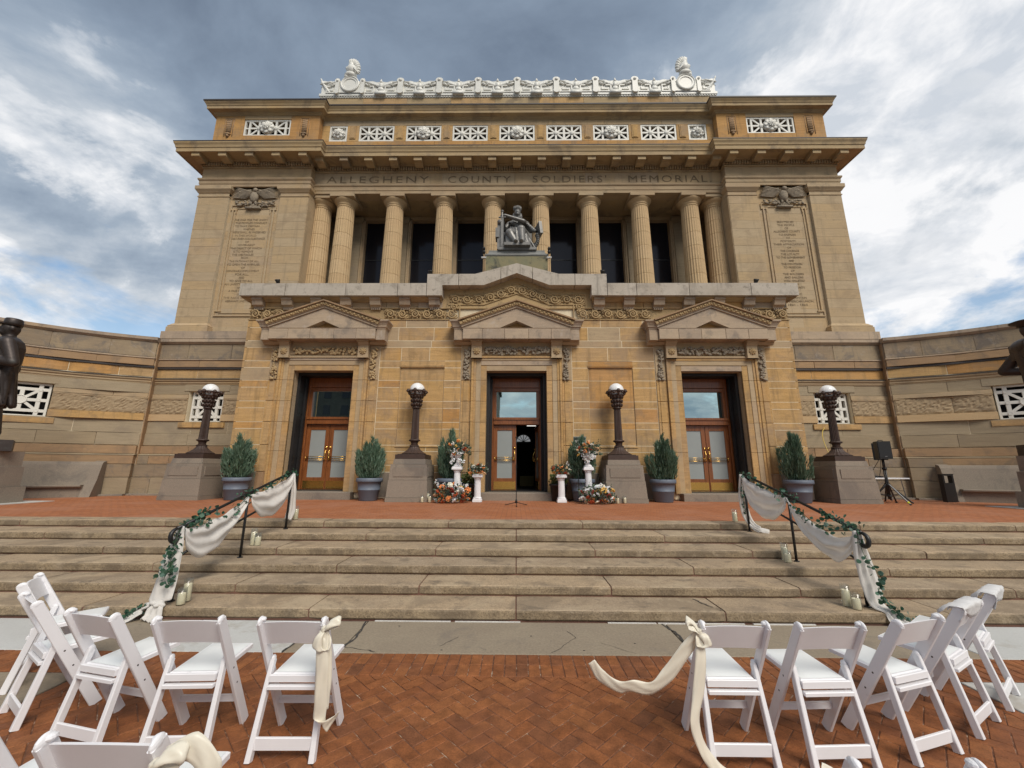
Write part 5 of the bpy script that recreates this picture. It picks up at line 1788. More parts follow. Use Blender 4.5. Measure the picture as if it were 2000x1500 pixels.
for sx, side in ((-1, 'bronze soldier'), (1, 'bronze sailor')):
    o = wing_pt(0, sx)
    wing = thing('wing_wall', 'curved banded sandstone wall with a white grille behind the ' + side, 'wall', (o.x, o.y, 0.76), kind='thing')
    SE = 11.0
    gs = 3.25
    ashlar(wing, wing_frame(sx), 0, SE, WC, [(gs - 0.70, gs + 0.70, 3.40, GRZ[1] + 0.02)], seed=110 + sx, depth=0.2)
    def wpath(a, b, n=None):
        n = n or max(2, int((b - a) / 0.45))
        P = [tuple(wing_pt(a + (b - a) * k / n, sx)) for k in range(n + 1)]
        return P[::-1] if sx < 0 else P
    def wall_core(a, b, z0, z1):
        MB().sweep([(-0.6, z0), (-0.006, z0), (-0.006, z1), (-0.6, z1)], wpath(a, b)).build('wall_core', 'mortar', wing, fix=True)
    wall_core(0, gs - 0.70, 0.7, 6.4)
    MB().sweep([(-0.6, 0.7), (0.0, 0.7), (0.0, 6.34), (-0.6, 6.34)], wpath(-0.04, -0.004, 1)).build('wall_end', 'brownband', wing, fix=True)
    wall_core(gs + 0.70, SE, 0.7, 6.4)
    wall_core(gs - 0.70, gs + 0.70, 0.7, GRZ[0] - 0.01)
    wall_core(gs - 0.70, gs + 0.70, GRZ[1] + 0.01, 6.4)
    MB().sweep([(-0.6, GRZ[0]), (-0.45, GRZ[0]), (-0.45, GRZ[1]), (-0.6, GRZ[1])], wpath(gs - 0.7, gs + 0.7)).build('grille_void', 'void', wing, fix=True)
    for nm, mt, pr in MOUL:
        for p, q in ([(-0.02, SE)] if nm != 'moulding' or pr[0][1] > 4.7 or pr[0][1] < 3 else [(-0.02, gs - 0.74), (gs + 0.74, SE)]):
            MB().sweep(pr, wpath(p, q)).build(nm, mt, wing, fix=True)
    MB().sweep([(-0.1, 3.16), (0.055, 3.16), (0.06, 3.22), (0.06, 3.345), (-0.3, 3.35)], wpath(gs - 0.9, gs + 0.9)).build('grille_sill', 'ochre', wing, fix=True)
    MB().sweep([(-0.05, 4.52), (0.03, 4.52), (0.03, 4.76), (-0.05, 4.76)], wpath(gs - 0.9, gs + 0.9)).build('grille_lintel', 'greybuff', wing, fix=True)
    wall_grille(wing, wing_frame(sx)(gs - 0.6, gs + 0.6, -0.10) @ Matrix.Translation((0, 0, GRZ[0])), 0.64)
    # bench along the wall
    p = wing_pt(0.95, sx, 0.6)
    bench = thing('stone_bench', 'long curved grey granite bench against the wall under the ' + side, 'bench', (p.x, p.y, 0.76))
    bprof = [(0.30, 0.76), (0.86, 0.76), (0.86, 1.06), (0.98, 1.09), (0.99, 1.13), (0.97, 1.155), (0.60, 1.14), (0.44, 1.80), (0.40, 1.88), (0.36, 1.90), (0.30, 1.90)]
    cuts = [0.95, 2.35, 3.75, 5.15, 6.6, 8.0]
    for a_, b_ in zip(cuts[:-1], cuts[1:]):
        MB().sweep(bprof, wpath(a_ + 0.006, b_ - 0.006, 5)).build('bench_block', 'granite', bench, fix=True)
    eprof = [(0.30, 0.76), (0.95, 0.76), (0.70, 1.30), (0.56, 1.80), (0.50, 1.89), (0.30, 1.93)]
    MB().sweep(eprof, wpath(0.66, 0.944, 2)).build('bench_end', 'granite', bench, fix=True)
# ================================================================ lamps
TZ = 0.762


def lamp_pedestal(x, y, label):
    t = thing('lamp_pedestal', label, 'pedestal', (x, y, TZ), group='lamp pedestals along the front')
    m = MB()
    for z0, z1, h0, h1 in ((0.0, 0.06, 0.70, 0.70),):
        m.box(-h0, h0, -h0, h0 - 0.1, z0, z1)
    def tier(name, z0, z1, h0, h1, mat='granite', sub=None):
        q = MB()
        vs = [(-h0, -h0, z0), (h0, -h0, z0), (h0, h0, z0), (-h0, h0, z0), (-h1, -h1, z1), (h1, -h1, z1), (h1, h1, z1), (-h1, h1, z1)]
        q.add(vs, [(0, 3, 2, 1), (4, 5, 6, 7), (0, 1, 5, 4), (1, 2, 6, 5), (2, 3, 7, 6), (3, 0, 4, 7)])
        return q.build(name, mat, t, world=False)
    m.box(-0.70, 0.70, -0.70, 0.6, 0.0, 0.06)
    tier('plinth_block', 0.0, 0.12, 0.62, 0.62)
    tier('pedestal_block', 0.126, 0.62, 0.605, 0.575)
    d = tier('pedestal_block', 0.626, 1.08, 0.565, 0.54)
    p = MB().box(-0.44, 0.44, -0.575, -0.53, 0.72, 0.99)
    p.build('raised_panel', 'granite', t, world=False)
    for sg in (-1, 1):
        a, b = sorted((sg * 0.53, sg * 0.575))
        MB().box(a, b, -0.44, 0.40, 0.72, 0.99).build('raised_panel', 'granite', t, world=False)
    tier('cap_block', 1.086, 1.235, 0.49, 0.47)
    return t


lp = thing('lamp_post', None, None)
put('base_plate', MB().box(-0.45, 0.45, -0.45, 0.45, 0, 0.13).box(-0.40, 0.40, -0.40, 0.40, 0.13, 0.15).mesh('base_plate', 'lampiron'), lp, world=False)
put('flared_foot', MB().lathe([(0.37, 0.15), (0.38, 0.17), (0.30, 0.215), (0.21, 0.285), (0.155, 0.35), (0.14, 0.39), (0.155, 0.40), (0.155, 0.42), (0.12, 0.44)], 40, flute=0.05).mesh('flared_foot', 'lampiron'), lp, world=False)
put('neck', MB().lathe([(0.115, 0.43), (0.10, 0.48), (0.12, 0.54), (0.165, 0.56), (0.18, 0.58), (0.165, 0.605), (0.125, 0.61)], 24).mesh('neck', 'lampiron', True), lp, world=False)
put('fluted_shaft', MB().lathe([(0.128, 0.605), (0.122, 0.66), (0.11, 1.2), (0.102, 1.60)], 40, flute=0.12).mesh('fluted_shaft', 'lampiron'), lp, world=False)
cp = MB().lathe([(0.105, 1.59), (0.135, 1.60), (0.135, 1.63), (0.115, 1.64), (0.125, 1.68), (0.18, 1.735), (0.185, 1.75), (0.13, 1.76), (0.135, 1.80), (0.195, 1.86), (0.20, 1.875), (0.145, 1.885), (0.15, 1.93), (0.24, 2.02), (0.25, 2.04), (0.10, 2.05)], 24)
for k in range(12):
    a = 2 * PI * k / 12
    for r, z in ((0.165, 1.70), (0.175, 1.825), (0.20, 1.96)):
        cp.ell((r * math.cos(a), r * math.sin(a), z), (0.02, 0.035, 0.05), 6, 4, Euler((0, 0.4, a)))
put('leaf_capital', cp.mesh('leaf_capital', 'lampiron', True), lp, world=False)
cg = MB()
cg.tube([(0.262 * math.cos(2 * PI * k / 24), 0.262 * math.sin(2 * PI * k / 24), 2.15) for k in range(25)], 0.028, 6)
for k in range(6):
    a = 2 * PI * (k + 0.5) / 6
    cg.tube(spline([(0.20 * math.cos(a), 0.20 * math.sin(a), 2.03), (0.26 * math.cos(a), 0.26 * math.sin(a), 2.06), (0.27 * math.cos(a), 0.27 * math.sin(a), 2.15)], 5), 0.035, 6)
    cg.ell((0.285 * math.cos(a), 0.285 * math.sin(a), 2.15), (0.058, 0.058, 0.07), 9, 6)
    cg.ell((0.33 * math.cos(a), 0.33 * math.sin(a), 2.14), (0.03, 0.03, 0.03), 7, 5)
    a2 = a + PI / 6
    cg.ell((0.27 * math.cos(a2), 0.27 * math.sin(a2), 2.10), (0.03, 0.05, 0.035), 7, 5, Euler((0, 0, a2)))
put('globe_cage', cg.mesh('globe_cage', 'lampiron', True), lp, world=False)
put('globe', MB().ell((0, 0, 2.195), (0.238, 0.238, 0.235), 28, 16).mesh('globe', 'opal', True), lp, world=False)
LPS = [(-10.1, 12.85, "beside the soldier statue's curved bench", "before the straight wall on the soldier statue's side"), (-3.2, 12.62, "between a closed doorway and the open leaf's kick plate", "between the twin flower arrangement and a lone potted juniper"),
       (3.2, 12.62, 'beside the dark landmark plaque', 'beside the plaque and three ivory candles'), (10.1, 12.85, 'with the yellow cable, beside the loudspeakers', 'beside the white folding table and loudspeakers')]
for k, (x, y, la, lb) in enumerate(LPS):
    l = lp if k == 0 else copytree(lp)
    l.location = (x, y, TZ + 1.238)
    l.rotation_euler = (0, 0, k * 0.4)
    l['label'] = 'brown cast iron globe lamp ' + la
    l['category'] = 'lamp post'
    l['group'] = 'globe lamps along the front'
    l.rotation_euler = (0, 0, 0)
    lamp_pedestal(x, y, 'tapering grey granite pedestal ' + lb)
cb = MB().tube(spline([(11.3, 14.66, 3.34), (10.9, 14.4, 3.0), (10.6, 13.9, 2.4), (10.75, 13.6, 1.4), (10.9, 13.45, 0.80), (11.3, 13.3, 0.775)], 8), 0.012, 5)
cb.build('yellow_cable', 'cable', label='thin yellow cable hanging from the wall grille behind the lamp', cat='cable')

# ================================================================ seated bronze statue over the door
plinth = thing('statue_plinth', 'stone plinth stained green under the seated bronze woman', 'plinth', (0, 13.9, 7.8))
MB().box(-1.15, 1.15, 13.55, 15.1, 7.8, 9.46).build('plinth_block', 'patina', plinth)
MB().sweep([(-0.4, 9.462), (0.02, 9.462), (0.05, 9.50), (0.05, 9.54), (-0.04, 9.60), (-0.08, 9.68), (-0.08, 9.76), (-0.4, 9.76)], [(-1.13, 15.1), (-1.13, 13.57), (1.13, 13.57), (1.13, 15.1)]).build('plinth_cap', 'patinaslab', plinth, fix=True)
MB().box(-1.05, 1.05, 13.66, 15.0, 9.47, 9.757).build('plinth_top', 'patinaslab', plinth)
st = thing('bronze_statue', 'seated bronze woman in a wreathed helmet with sword and tablet, over the middle doorway', 'statue', (0.02, 14.15, 9.757))
st.scale = (1.16, 1.1, 1.06)
WM[st.name] = Matrix.LocRotScale(Vector((0.02, 14.15, 9.757)), None, Vector((1.16, 1.1, 1.06)))
thr = MB()
thr.box(-0.62, 0.62, -0.52, 0.5, 0.0, 0.10).box(-0.42, 0.42, -0.66, -0.3, 0.10, 0.20)
thr.box(-0.66, -0.50, -0.40, 0.45, 0.10, 1.15).box(-0.60, 0.60, -0.1, 0.45, 0.2, 0.52).box(-0.5, 0.5, 0.25, 0.45, 0.7, 1.5)
thr.box(-0.72, -0.60, -0.44, -0.1, 0.55, 0.92)
for k in range(9):
    a = rad(-10 + k * 14)
    thr.ell((0.52 + 0.16 * math.sin(a * 1.2), -0.25, 0.12 + k * 0.075), (0.07, 0.14, 0.07), 8, 5)
thr.ell((-0.58, -0.42, 1.16), (0.09, 0.08, 0.09), 9, 6)
thr.build('throne', 'statue', st, world=False)
f = MB()
capsule(f, (0, 0.08, 0.62), (0, 0.05, 1.25), 0.25, 0.21)
f.ell((-0.10, -0.11, 1.30), (0.115, 0.115, 0.115)).ell((0.10, -0.11, 1.30), (0.115, 0.115, 0.115))
f.ell((0, 0.05, 1.43), (0.31, 0.16, 0.12))
capsule(f, (0, 0.02, 1.48), (0.0, -0.02, 1.66), 0.085, 0.08)
f.ell((0.0, -0.04, 1.79), (0.11, 0.13, 0.155), 14, 10)
f.ell((0.0, -0.17, 1.775), (0.02, 0.03, 0.035))
f.ell((0, -0.13, 1.69), (0.055, 0.055, 0.045))
for sg in (-1, 1):
    f.ell((sg * 0.12, 0.03, 1.68), (0.055, 0.09, 0.17))
    f.ell((sg * 0.14, 0.05, 1.52), (0.05, 0.07, 0.12))
# arm reaching across to the sword hilt
capsule(f, (0.27, 0.03, 1.41), (0.20, -0.26, 1.30), 0.095, 0.08)
capsule(f, (0.20, -0.26, 1.30), (-0.40, -0.40, 1.44), 0.08, 0.055)
capsule(f, (-0.42, -0.40, 1.44), (-0.52, -0.40, 1.42), 0.06, 0.05)
capsule(f, (-0.27, 0.05, 1.41), (-0.45, -0.02, 1.10), 0.09, 0.08)
capsule(f, (-0.45, -0.02, 1.10), (-0.50, -0.36, 1.36), 0.08, 0.055)
# other arm, under a fall of cloth, down to the tablet
capsule(f, (0.30, 0.05, 1.40), (0.46, -0.02, 1.06), 0.11, 0.09)
capsule(f, (0.46, -0.02, 1.06), (0.58, -0.24, 0.92), 0.085, 0.06)
for k in range(6):
    f.ell((0.30 + 0.055 * k, -0.02 - 0.03 * k, 1.36 - 0.08 * k), (0.09, 0.10, 0.06))
# lap, legs and drapery
f.ell((0, -0.18, 0.66), (0.40, 0.36, 0.17), 14, 9)
capsule(f, (-0.16, 0.0, 0.66), (-0.25, -0.48, 0.68), 0.17, 0.15)
capsule(f, (-0.25, -0.48, 0.68), (-0.05, -0.56, 0.24), 0.14, 0.09)
capsule(f, (0.16, 0.0, 0.68), (0.12, -0.54, 0.78), 0.17, 0.15)
capsule(f, (0.12, -0.54, 0.78), (0.16, -0.58, 0.26), 0.14, 0.10)
f.ell((-0.05, -0.66, 0.23), (0.07, 0.14, 0.055)).ell((0.13, -0.68, 0.23), (0.07, 0.14, 0.055))
for k in range(12):
    t = k / 11
    sw = 0.05 * math.sin(k * 2.4)
    capsule(f, (-0.05 + 0.36 * t, -0.60 + 0.22 * t + sw * 0.4, 0.80 - 0.10 * t), (0.0 + 0.52 * t + sw, -0.60 + 0.26 * t, 0.16), 0.026, 0.045, 7)
for k in range(8):
    t = k / 7
    capsule(f, (-0.38 + 0.20 * t, -0.40 - 0.06 * t, 0.74), (-0.34 + 0.26 * t, -0.48, 0.15), 0.03, 0.042, 7)
for k in range(7):
    t = k / 6
    capsule(f, (-0.24 + 0.08 * k, -0.16, 1.14), (-0.20 + 0.07 * k + 0.03 * math.sin(k * 3), -0.28, 0.84), 0.024, 0.05, 7)
capsule(f, (-0.26, -0.10, 1.38), (0.16, -0.20, 1.06), 0.035, 0.045, 8)
organic('figure', f, 'statue', st, 0.018, 2, world=False)
h = MB()
h.ell((0, -0.02, 1.885), (0.118, 0.135, 0.085), 14, 8)
for k in range(13):
    a = -0.5 + k * 0.345
    h.ell((0.122 * math.cos(a), -0.03 - 0.125 * math.sin(a), 1.955), (0.022, 0.026, 0.085), 7, 5, Euler((0.15 * math.sin(a), 0.2 * math.cos(a), 0)))
h.build('wreath_helmet', 'statue', st, True, world=False)
MB().box(-0.545, -0.455, -0.47, -0.43, 0.12, 1.30).tube([(-0.62, -0.45, 1.32), (-0.38, -0.45, 1.32)], 0.03, 7).tube([(-0.50, -0.45, 1.30), (-0.50, -0.45, 1.54)], 0.03, 7).ell((-0.50, -0.45, 1.57), 0.05, 8, 6).build('sword', 'statue', st, world=False)
q = MB().box(-0.05, 0.05, -0.22, 0.22, -0.26, 0.2)
q.xf(Matrix.Translation((0.72, -0.22, 0.98)) @ Matrix.Rotation(0.25, 4, 'Z') @ Matrix.Rotation(-0.12, 4, 'Y')).build('tablet', 'statue', st, world=False)


# ================================================================ standing bronzes at the wings
def warrior(name, label, x, y, rot, sailor):
    S2 = 3.4 / 1.86
    t = thing(name, label, 'statue', (x, y, 2.42), rot)
    t.scale = (S2,) * 3
    WM[t.name] = Matrix.LocRotScale(Vector((x, y, 2.42)), Euler((0, 0, rot)), Vector((S2,) * 3))
    f = MB()
    for sg, fy in ((-1, -0.14), (1, 0.10)):
        capsule(f, (sg * 0.11, 0, 0.92), (sg * 0.13, fy * 0.6 - 0.03, 0.50), 0.125, 0.085)
        capsule(f, (sg * 0.13, fy * 0.6 - 0.03, 0.50), (sg * 0.14, fy, 0.10), 0.085, 0.065)
        f.ell((sg * 0.15, fy - 0.08, 0.05), (0.055, 0.14, 0.05))
    capsule(f, (0, 0, 0.92), (0, 0.01, 1.18), 0.175, 0.16)
    capsule(f, (0, 0.01, 1.18), (0, 0.0, 1.40), 0.175, 0.19)
    f.ell((0, 0, 1.47), (0.235, 0.13, 0.10))
    capsule(f, (0, 0, 1.50), (0, -0.01, 1.62), 0.068, 0.062)
    f.ell((0, -0.02, 1.70), (0.085, 0.105, 0.125), 14, 10)
    f.ell((0, -0.125, 1.69), (0.016, 0.025, 0.03))
    f.ell((0, -0.09, 1.63), (0.05, 0.045, 0.04))
    f.ell((-0.085, 0.0, 1.695), (0.018, 0.03, 0.04)).ell((0.085, 0.0, 1.695), (0.018, 0.03, 0.04))
    if not sailor:
        for k in range(12):                                   # skirts of the overcoat
            a = 2 * PI * k / 12
            capsule(f, (0.16 * math.cos(a), 0.12 * math.sin(a), 1.0), (0.25 * math.cos(a), 0.20 * math.sin(a), 0.52), 0.05, 0.04, 7)
        f.ell((0, 0, 0.75), (0.22, 0.18, 0.26))
        f.ell((0, 0.0, 1.535), (0.10, 0.10, 0.04))
        for k in range(5):
            f.ell((0.0, -0.185, 1.02 + k * 0.09), (0.012, 0.012, 0.012))
    else:
        f.ell((0, 0.14, 1.47), (0.22, 0.05, 0.10), 10, 6, Euler((0.35, 0, 0)))
        f.ell((0, 0.05, 1.53), (0.15, 0.12, 0.035))
        f.ell((0, 0.02, 1.10), (0.20, 0.16, 0.10))
    for sg in (-1, 1):
        if sailor:
            el = (sg * 0.40, 0.18, 1.16)
            wr = (sg * 0.16, -0.20, 1.07)
        else:
            el = (sg * 0.33, 0.10, 1.13)
            wr = (0.06 * sg, -0.30, 1.20 + 0.10 * (sg < 0))
        capsule(f, (sg * 0.23, 0, 1.45), el, 0.088, 0.072)
        capsule(f, el, wr, 0.072, 0.05)
        w_ = Vector(wr)
        f.ell(w_ + Vector((-sg * 0.03, -0.04, 0)), (0.05, 0.05, 0.045))
        for k in range(4):
            capsule(f, w_ + Vector((-sg * 0.05, -0.07, 0.03 - 0.022 * k)), w_ + Vector((-sg * 0.08, -0.05, 0.025 - 0.022 * k)), 0.012, 0.011, 6)
        capsule(f, w_ + Vector((-sg * 0.02, -0.05, 0.04)), w_ + Vector((-sg * 0.05, -0.07, 0.07)), 0.013, 0.011, 6)
    organic('figure', f, 'bronze', t, 0.016, 2, world=False)
    c = MB()
    if sailor:
        c.lathe([(0.10, 1.755), (0.105, 1.79), (0.17, 1.815), (0.175, 1.83), (0.13, 1.845), (0.02, 1.85)], 22, (0, 0.0))
        c.build('flat_cap', 'bronze', t, True, world=False)
        q = MB().box(-0.19, 0.19, 0.14, 0.165, 1.27, 1.50)
        q.xf(Matrix.Translation((0, 0, 0))).build('collar_flap', 'bronze', t, world=False)
    else:
        c.lathe([(0.10, 1.745), (0.103, 1.79), (0.098, 1.845), (0.09, 1.86), (0.02, 1.862)], 20, (0, -0.01))
        c.ell((0, -0.13, 1.765), (0.085, 0.09, 0.012), 12, 5)
        c.build('kepi_cap', 'bronze', t, True, world=False)
        r = MB().tube([(0.02, -0.36, 0.02), (0.0, -0.31, 1.2), (-0.01, -0.28, 1.62)], [0.03, 0.022, 0.012], 7)
        r.box(-0.02, 0.06, -0.40, -0.30, 0.0, 0.30)
        r.build('rifle', 'bronze', t, world=False)
        b = MB().tube([(0.20, 0.02, 0.98), (0.27, 0.10, 0.55)], [0.022, 0.012], 6)
        b.build('bayonet_scabbard', 'bronze', t, world=False)
    MB().box(-0.30, 0.30, -0.30, 0.30, -0.16, 0.0).build('bronze_base', 'bronze', t, world=False)
    return t


warrior('soldier_statue', 'dark bronze soldier in cap and overcoat standing on a granite pedestal', -14.27, 10.6, rad(-40), False)
warrior('sailor_statue', 'dark bronze sailor in a flat cap standing on a granite pedestal', 14.08, 10.6, rad(62), True)
for x, lb in ((-14.27, 'soldier'), (14.12, 'sailor')):
    t = thing('statue_pedestal', 'stepped grey granite pedestal under the bronze ' + lb, 'pedestal', (x, 10.6, TZ))
    for z0, z1, h in ((0.0, 0.42, 0.68), (0.425, 0.95, 0.60), (0.955, 1.36, 0.56)):
        m = MB().cham(-h, h, -h, h, z0, z1, 0.03)
        m.build('pedestal_block', 'granite', t, world=False)
    MB().box(-0.45, 0.45, -0.62, -0.58, 0.52, 0.86).build('raised_panel', 'granite', t, world=False)
    MB().box(-1.1, 1.1, -1.1, 1.1, -0.005, 0.012).build('paving_slab', 'palecrete', t, world=False)


# ================================================================ potted junipers
def juniper(seed, h=1.22, r=0.43):
    rng = random.Random(seed)
    m = MB()
    tips = []
    for k in range(24):
        a = rng.uniform(0, 2 * PI)
        rr = rng.uniform(0.0, 0.95) * r
        zt = h * (1.0 - 0.40 * (rr / r) ** 1.5) * rng.uniform(0.74, 1.04)
        tips.append((rr * math.cos(a), rr * math.sin(a), zt))
    tips[0] = (rng.uniform(-0.08, 0.08), 0, h * 1.03)
    n = 0
    while n < 3300:
        tx, ty, tz = tips[rng.randrange(len(tips))]
        t = rng.uniform(0, 1) ** 0.75
        wob = 0.15 * (1 - t) + 0.035
        bulge = 1.0 + 0.7 * math.sin(PI * t) * 0.6
        p = Vector((tx * (0.35 + 0.65 * t ** 0.6) * bulge + rng.gauss(0, wob * 0.55), ty * (0.35 + 0.65 * t ** 0.6) * bulge + rng.gauss(0, wob * 0.55), 0.02 + t * tz))
        out = Vector((p.x, p.y, 0))
        if out.length > r * 1.02:
            continue
        d = (out.normalized() * rng.uniform(0.1, 0.75) if out.length > 0.01 else Vector((0, 0, 0))) + Vector((rng.uniform(-.35, .35), rng.uniform(-.35, .35), 1.0))
        d.normalize()
        L = rng.uniform(0.08, 0.19)
        s1 = d.orthogonal().normalized()
        s1 = (Matrix.Rotation(rng.uniform(0, PI), 3, d) @ s1) * rng.uniform(0.010, 0.018)
        k = len(m.v)
        m.v += [tuple(p - d * L * 0.3), tuple(p + s1 + d * L * 0.2), tuple(p + d * L), tuple(p - s1 + d * L * 0.2)]
        m.f.append((k, k + 1, k + 2, k + 3))
        s2 = d.cross(s1)
        k = len(m.v)
        m.v += [tuple(p - d * L * 0.3), tuple(p + s2 + d * L * 0.25), tuple(p + d * L * 0.95), tuple(p - s2 + d * L * 0.25)]
        m.f.append((k, k + 1, k + 2, k + 3))
        n += 1
    return m.mesh('needles', 'juniper')


JM = [juniper(s_) for s_ in (1, 2, 3, 4, 5, 6)]
POT = MB().lathe([(0.26, 0.0), (0.27, 0.01), (0.315, 0.30), (0.322, 0.305), (0.325, 0.33), (0.318, 0.335), (0.35, 0.54), (0.385, 0.545), (0.392, 0.58), (0.39, 0.65), (0.375, 0.665), (0.345, 0.66), (0.34, 0.60), (0.02, 0.59)], 36).mesh('planter_pot', 'pot', True)
SOILM = MB().lathe([(0.02, 0.57), (0.342, 0.57), (0.342, 0.605), (0.02, 0.62)], 20).mesh('soil', 'soil')
TRK = MB().tube([(0, 0, 0.55), (0.01, 0, 0.9), (0, 0.01, 1.5)], [0.035, 0.03, 0.01], 7).mesh('trunk', 'bark')
POTS = [(-8.60, 12.55, 'at the vestibule corner towards the soldier'), (-4.50, 12.55, 'alone beside a lamp pedestal, soldier side'), (-2.06, 12.62, 'behind the urn by the open leaf'),
        (2.02, 12.62, 'under the dark landmark plaque'), (4.45, 12.55, 'alone beside the lamp by the plaque'), (8.55, 12.55, 'at the vestibule corner towards the loudspeakers')]
for k, (x, y, lb) in enumerate(POTS):
    t = thing('potted_juniper', 'bushy green juniper in a grey planter ' + lb, 'potted plant', (x, y, TZ + 0.004), k * 1.3, group='junipers in grey planters')
    put('planter_pot', POT, t, world=False)
    put('soil', SOILM, t, world=False)
    put('trunk', TRK, t, world=False)
    put('needles', JM[k], t, world=False, loc=(0, 0, 0.62), scale=((1.0, 0.96, 0.88, 0.9, 1.06, 1.0)[k], (1.0, 0.96, 0.9, 0.95, 1.0, 1.0)[k], (1.04, 0.98, 1.18, 1.05, 1.06, 1.12)[k]))


def leafy(seed, n, r, h, size, mat, stems=8):
    rng = random.Random(seed)
    m = MB()
    for k in range(n):
        a, rr = rng.uniform(0, 2 * PI), r * math.sqrt(rng.random())
        p = Vector((rr * math.cos(a), rr * math.sin(a), rng.uniform(0.05, h) * (1 - 0.3 * rr / r)))
        d = Vector((math.cos(a) * 0.7 + rng.uniform(-.5, .5), math.sin(a) * 0.7 + rng.uniform(-.5, .5), rng.uniform(-0.1, 0.9))).normalized()
        s1 = (Matrix.Rotation(rng.uniform(0, PI), 3, d) @ d.orthogonal().normalized()) * size * 0.4
        L = size * rng.uniform(0.7, 1.2)
        q = len(m.v)
        m.v += [tuple(p), tuple(p + d * L * 0.5 + s1), tuple(p + d * L), tuple(p + d * L * 0.5 - s1)]
        m.f.append((q, q + 1, q + 2, q + 3))
    return m


for x, lb in ((-1.44, 'beside the open door leaf'), (1.30, 'behind the low bouquet on the plaque side')):
    t = thing('potted_shrub', 'small leafy shrub in a black pot ' + lb, 'potted plant', (x, 12.72, TZ + 0.004), group='shrubs in black pots')
    put('planter_pot', MB().lathe([(0.20, 0.0), (0.205, 0.01), (0.26, 0.44), (0.285, 0.445), (0.285, 0.51), (0.26, 0.52), (0.25, 0.47), (0.02, 0.46)], 24).mesh('planter_pot', 'blackpot', True), t, world=False)
    put('soil', MB().lathe([(0.02, 0.44), (0.25, 0.44), (0.25, 0.465), (0.02, 0.475)], 16).mesh('soil', 'soil'), t, world=False)
    put('leaves', leafy(9, 260, 0.24, 0.42, 0.09, 'shrub').mesh('leaves', 'shrub'), t, world=False, loc=(0, 0, 0.44))
    sb = MB()
    for k in range(7):
        a = k * 0.9
        sb.tube([(0, 0, 0.45), (0.14 * math.cos(a), 0.14 * math.sin(a), 0.78)], [0.008, 0.004], 5)
    put('stems', sb.mesh('stems', 'bark'), t, world=False)

# ================================================================ flowers
def flowermat(name, c1, c2):
    m, t = newmat(name)
    g = t.a('NewGeometry')
    f = t.math('FRACT', t.math('ADD', g.outputs['Random Per Island'], t.a('ObjectInfo').outputs['Random']))
    t.set(t.b, 'Base Color', t.ramp(f, [(0.1, c1), (0.9, c2)]))
    t.set(t.b, 'Roughness', 0.6)
    t.set(t.b, 'Subsurface Weight', 0.1)
    return m


FMAT = {'rust': flowermat('rust_petals', (0.36, 0.055, 0.02), (0.50, 0.11, 0.035)), 'orange': flowermat('orange_petals', (0.70, 0.22, 0.06), (0.75, 0.30, 0.10)),
        'peach': flowermat('peach_petals', (0.76, 0.46, 0.24), (0.80, 0.58, 0.38)), 'yellow': flowermat('yellow_petals', (0.75, 0.44, 0.09), (0.80, 0.54, 0.18)),
        'ivory': flowermat('ivory_petals', (0.80, 0.74, 0.60), (0.80, 0.77, 0.70)), 'white': flowermat('white_petals', (0.78, 0.78, 0.80), (0.82, 0.82, 0.80)), 'red': flowermat('red_petals', (0.26, 0.02, 0.015), (0.36, 0.04, 0.02))}


def rose_mesh(mat, seed):
    rng = random.Random(seed)
    m = MB()
    m.ell((0, 0, 0.0), (0.40, 0.40, 0.42), 9, 6)
    for ring, (n, r, z, tilt) in enumerate(((5, 0.36, 0.05, 0.35), (6, 0.58, -0.05, 0.75), (7, 0.78, -0.18, 1.05))):
        for k in range(n):
            a = 2 * PI * (k + ring * 0.5) / n + rng.uniform(-0.15, 0.15)
            R3 = Matrix.Rotation(a, 3, 'Z') @ Matrix.Rotation(tilt, 3, 'Y')
            m.ell((r * math.cos(a), r * math.sin(a), z + 0.1), (0.10, 0.34, 0.34), 7, 5, R3)
    return m.mesh('bloom', mat, True)


RM = {k: rose_mesh(v, 3) for k, v in FMAT.items()}
BL = MB()
_r = random.Random(4)
for k in range(14):
    p = Vector((_r.uniform(-0.5, 0.5), _r.uniform(-0.5, 0.5), _r.uniform(-0.8, 0.8)))
    for q in range(5):
        a = q * 1.256
        BL.ell(p + Vector((0.12 * math.cos(a), 0.12 * math.sin(a), 0.02)), (0.12, 0.12, 0.05), 6, 4)
BLM = BL.mesh('white_blossom', FMAT['white'], True)


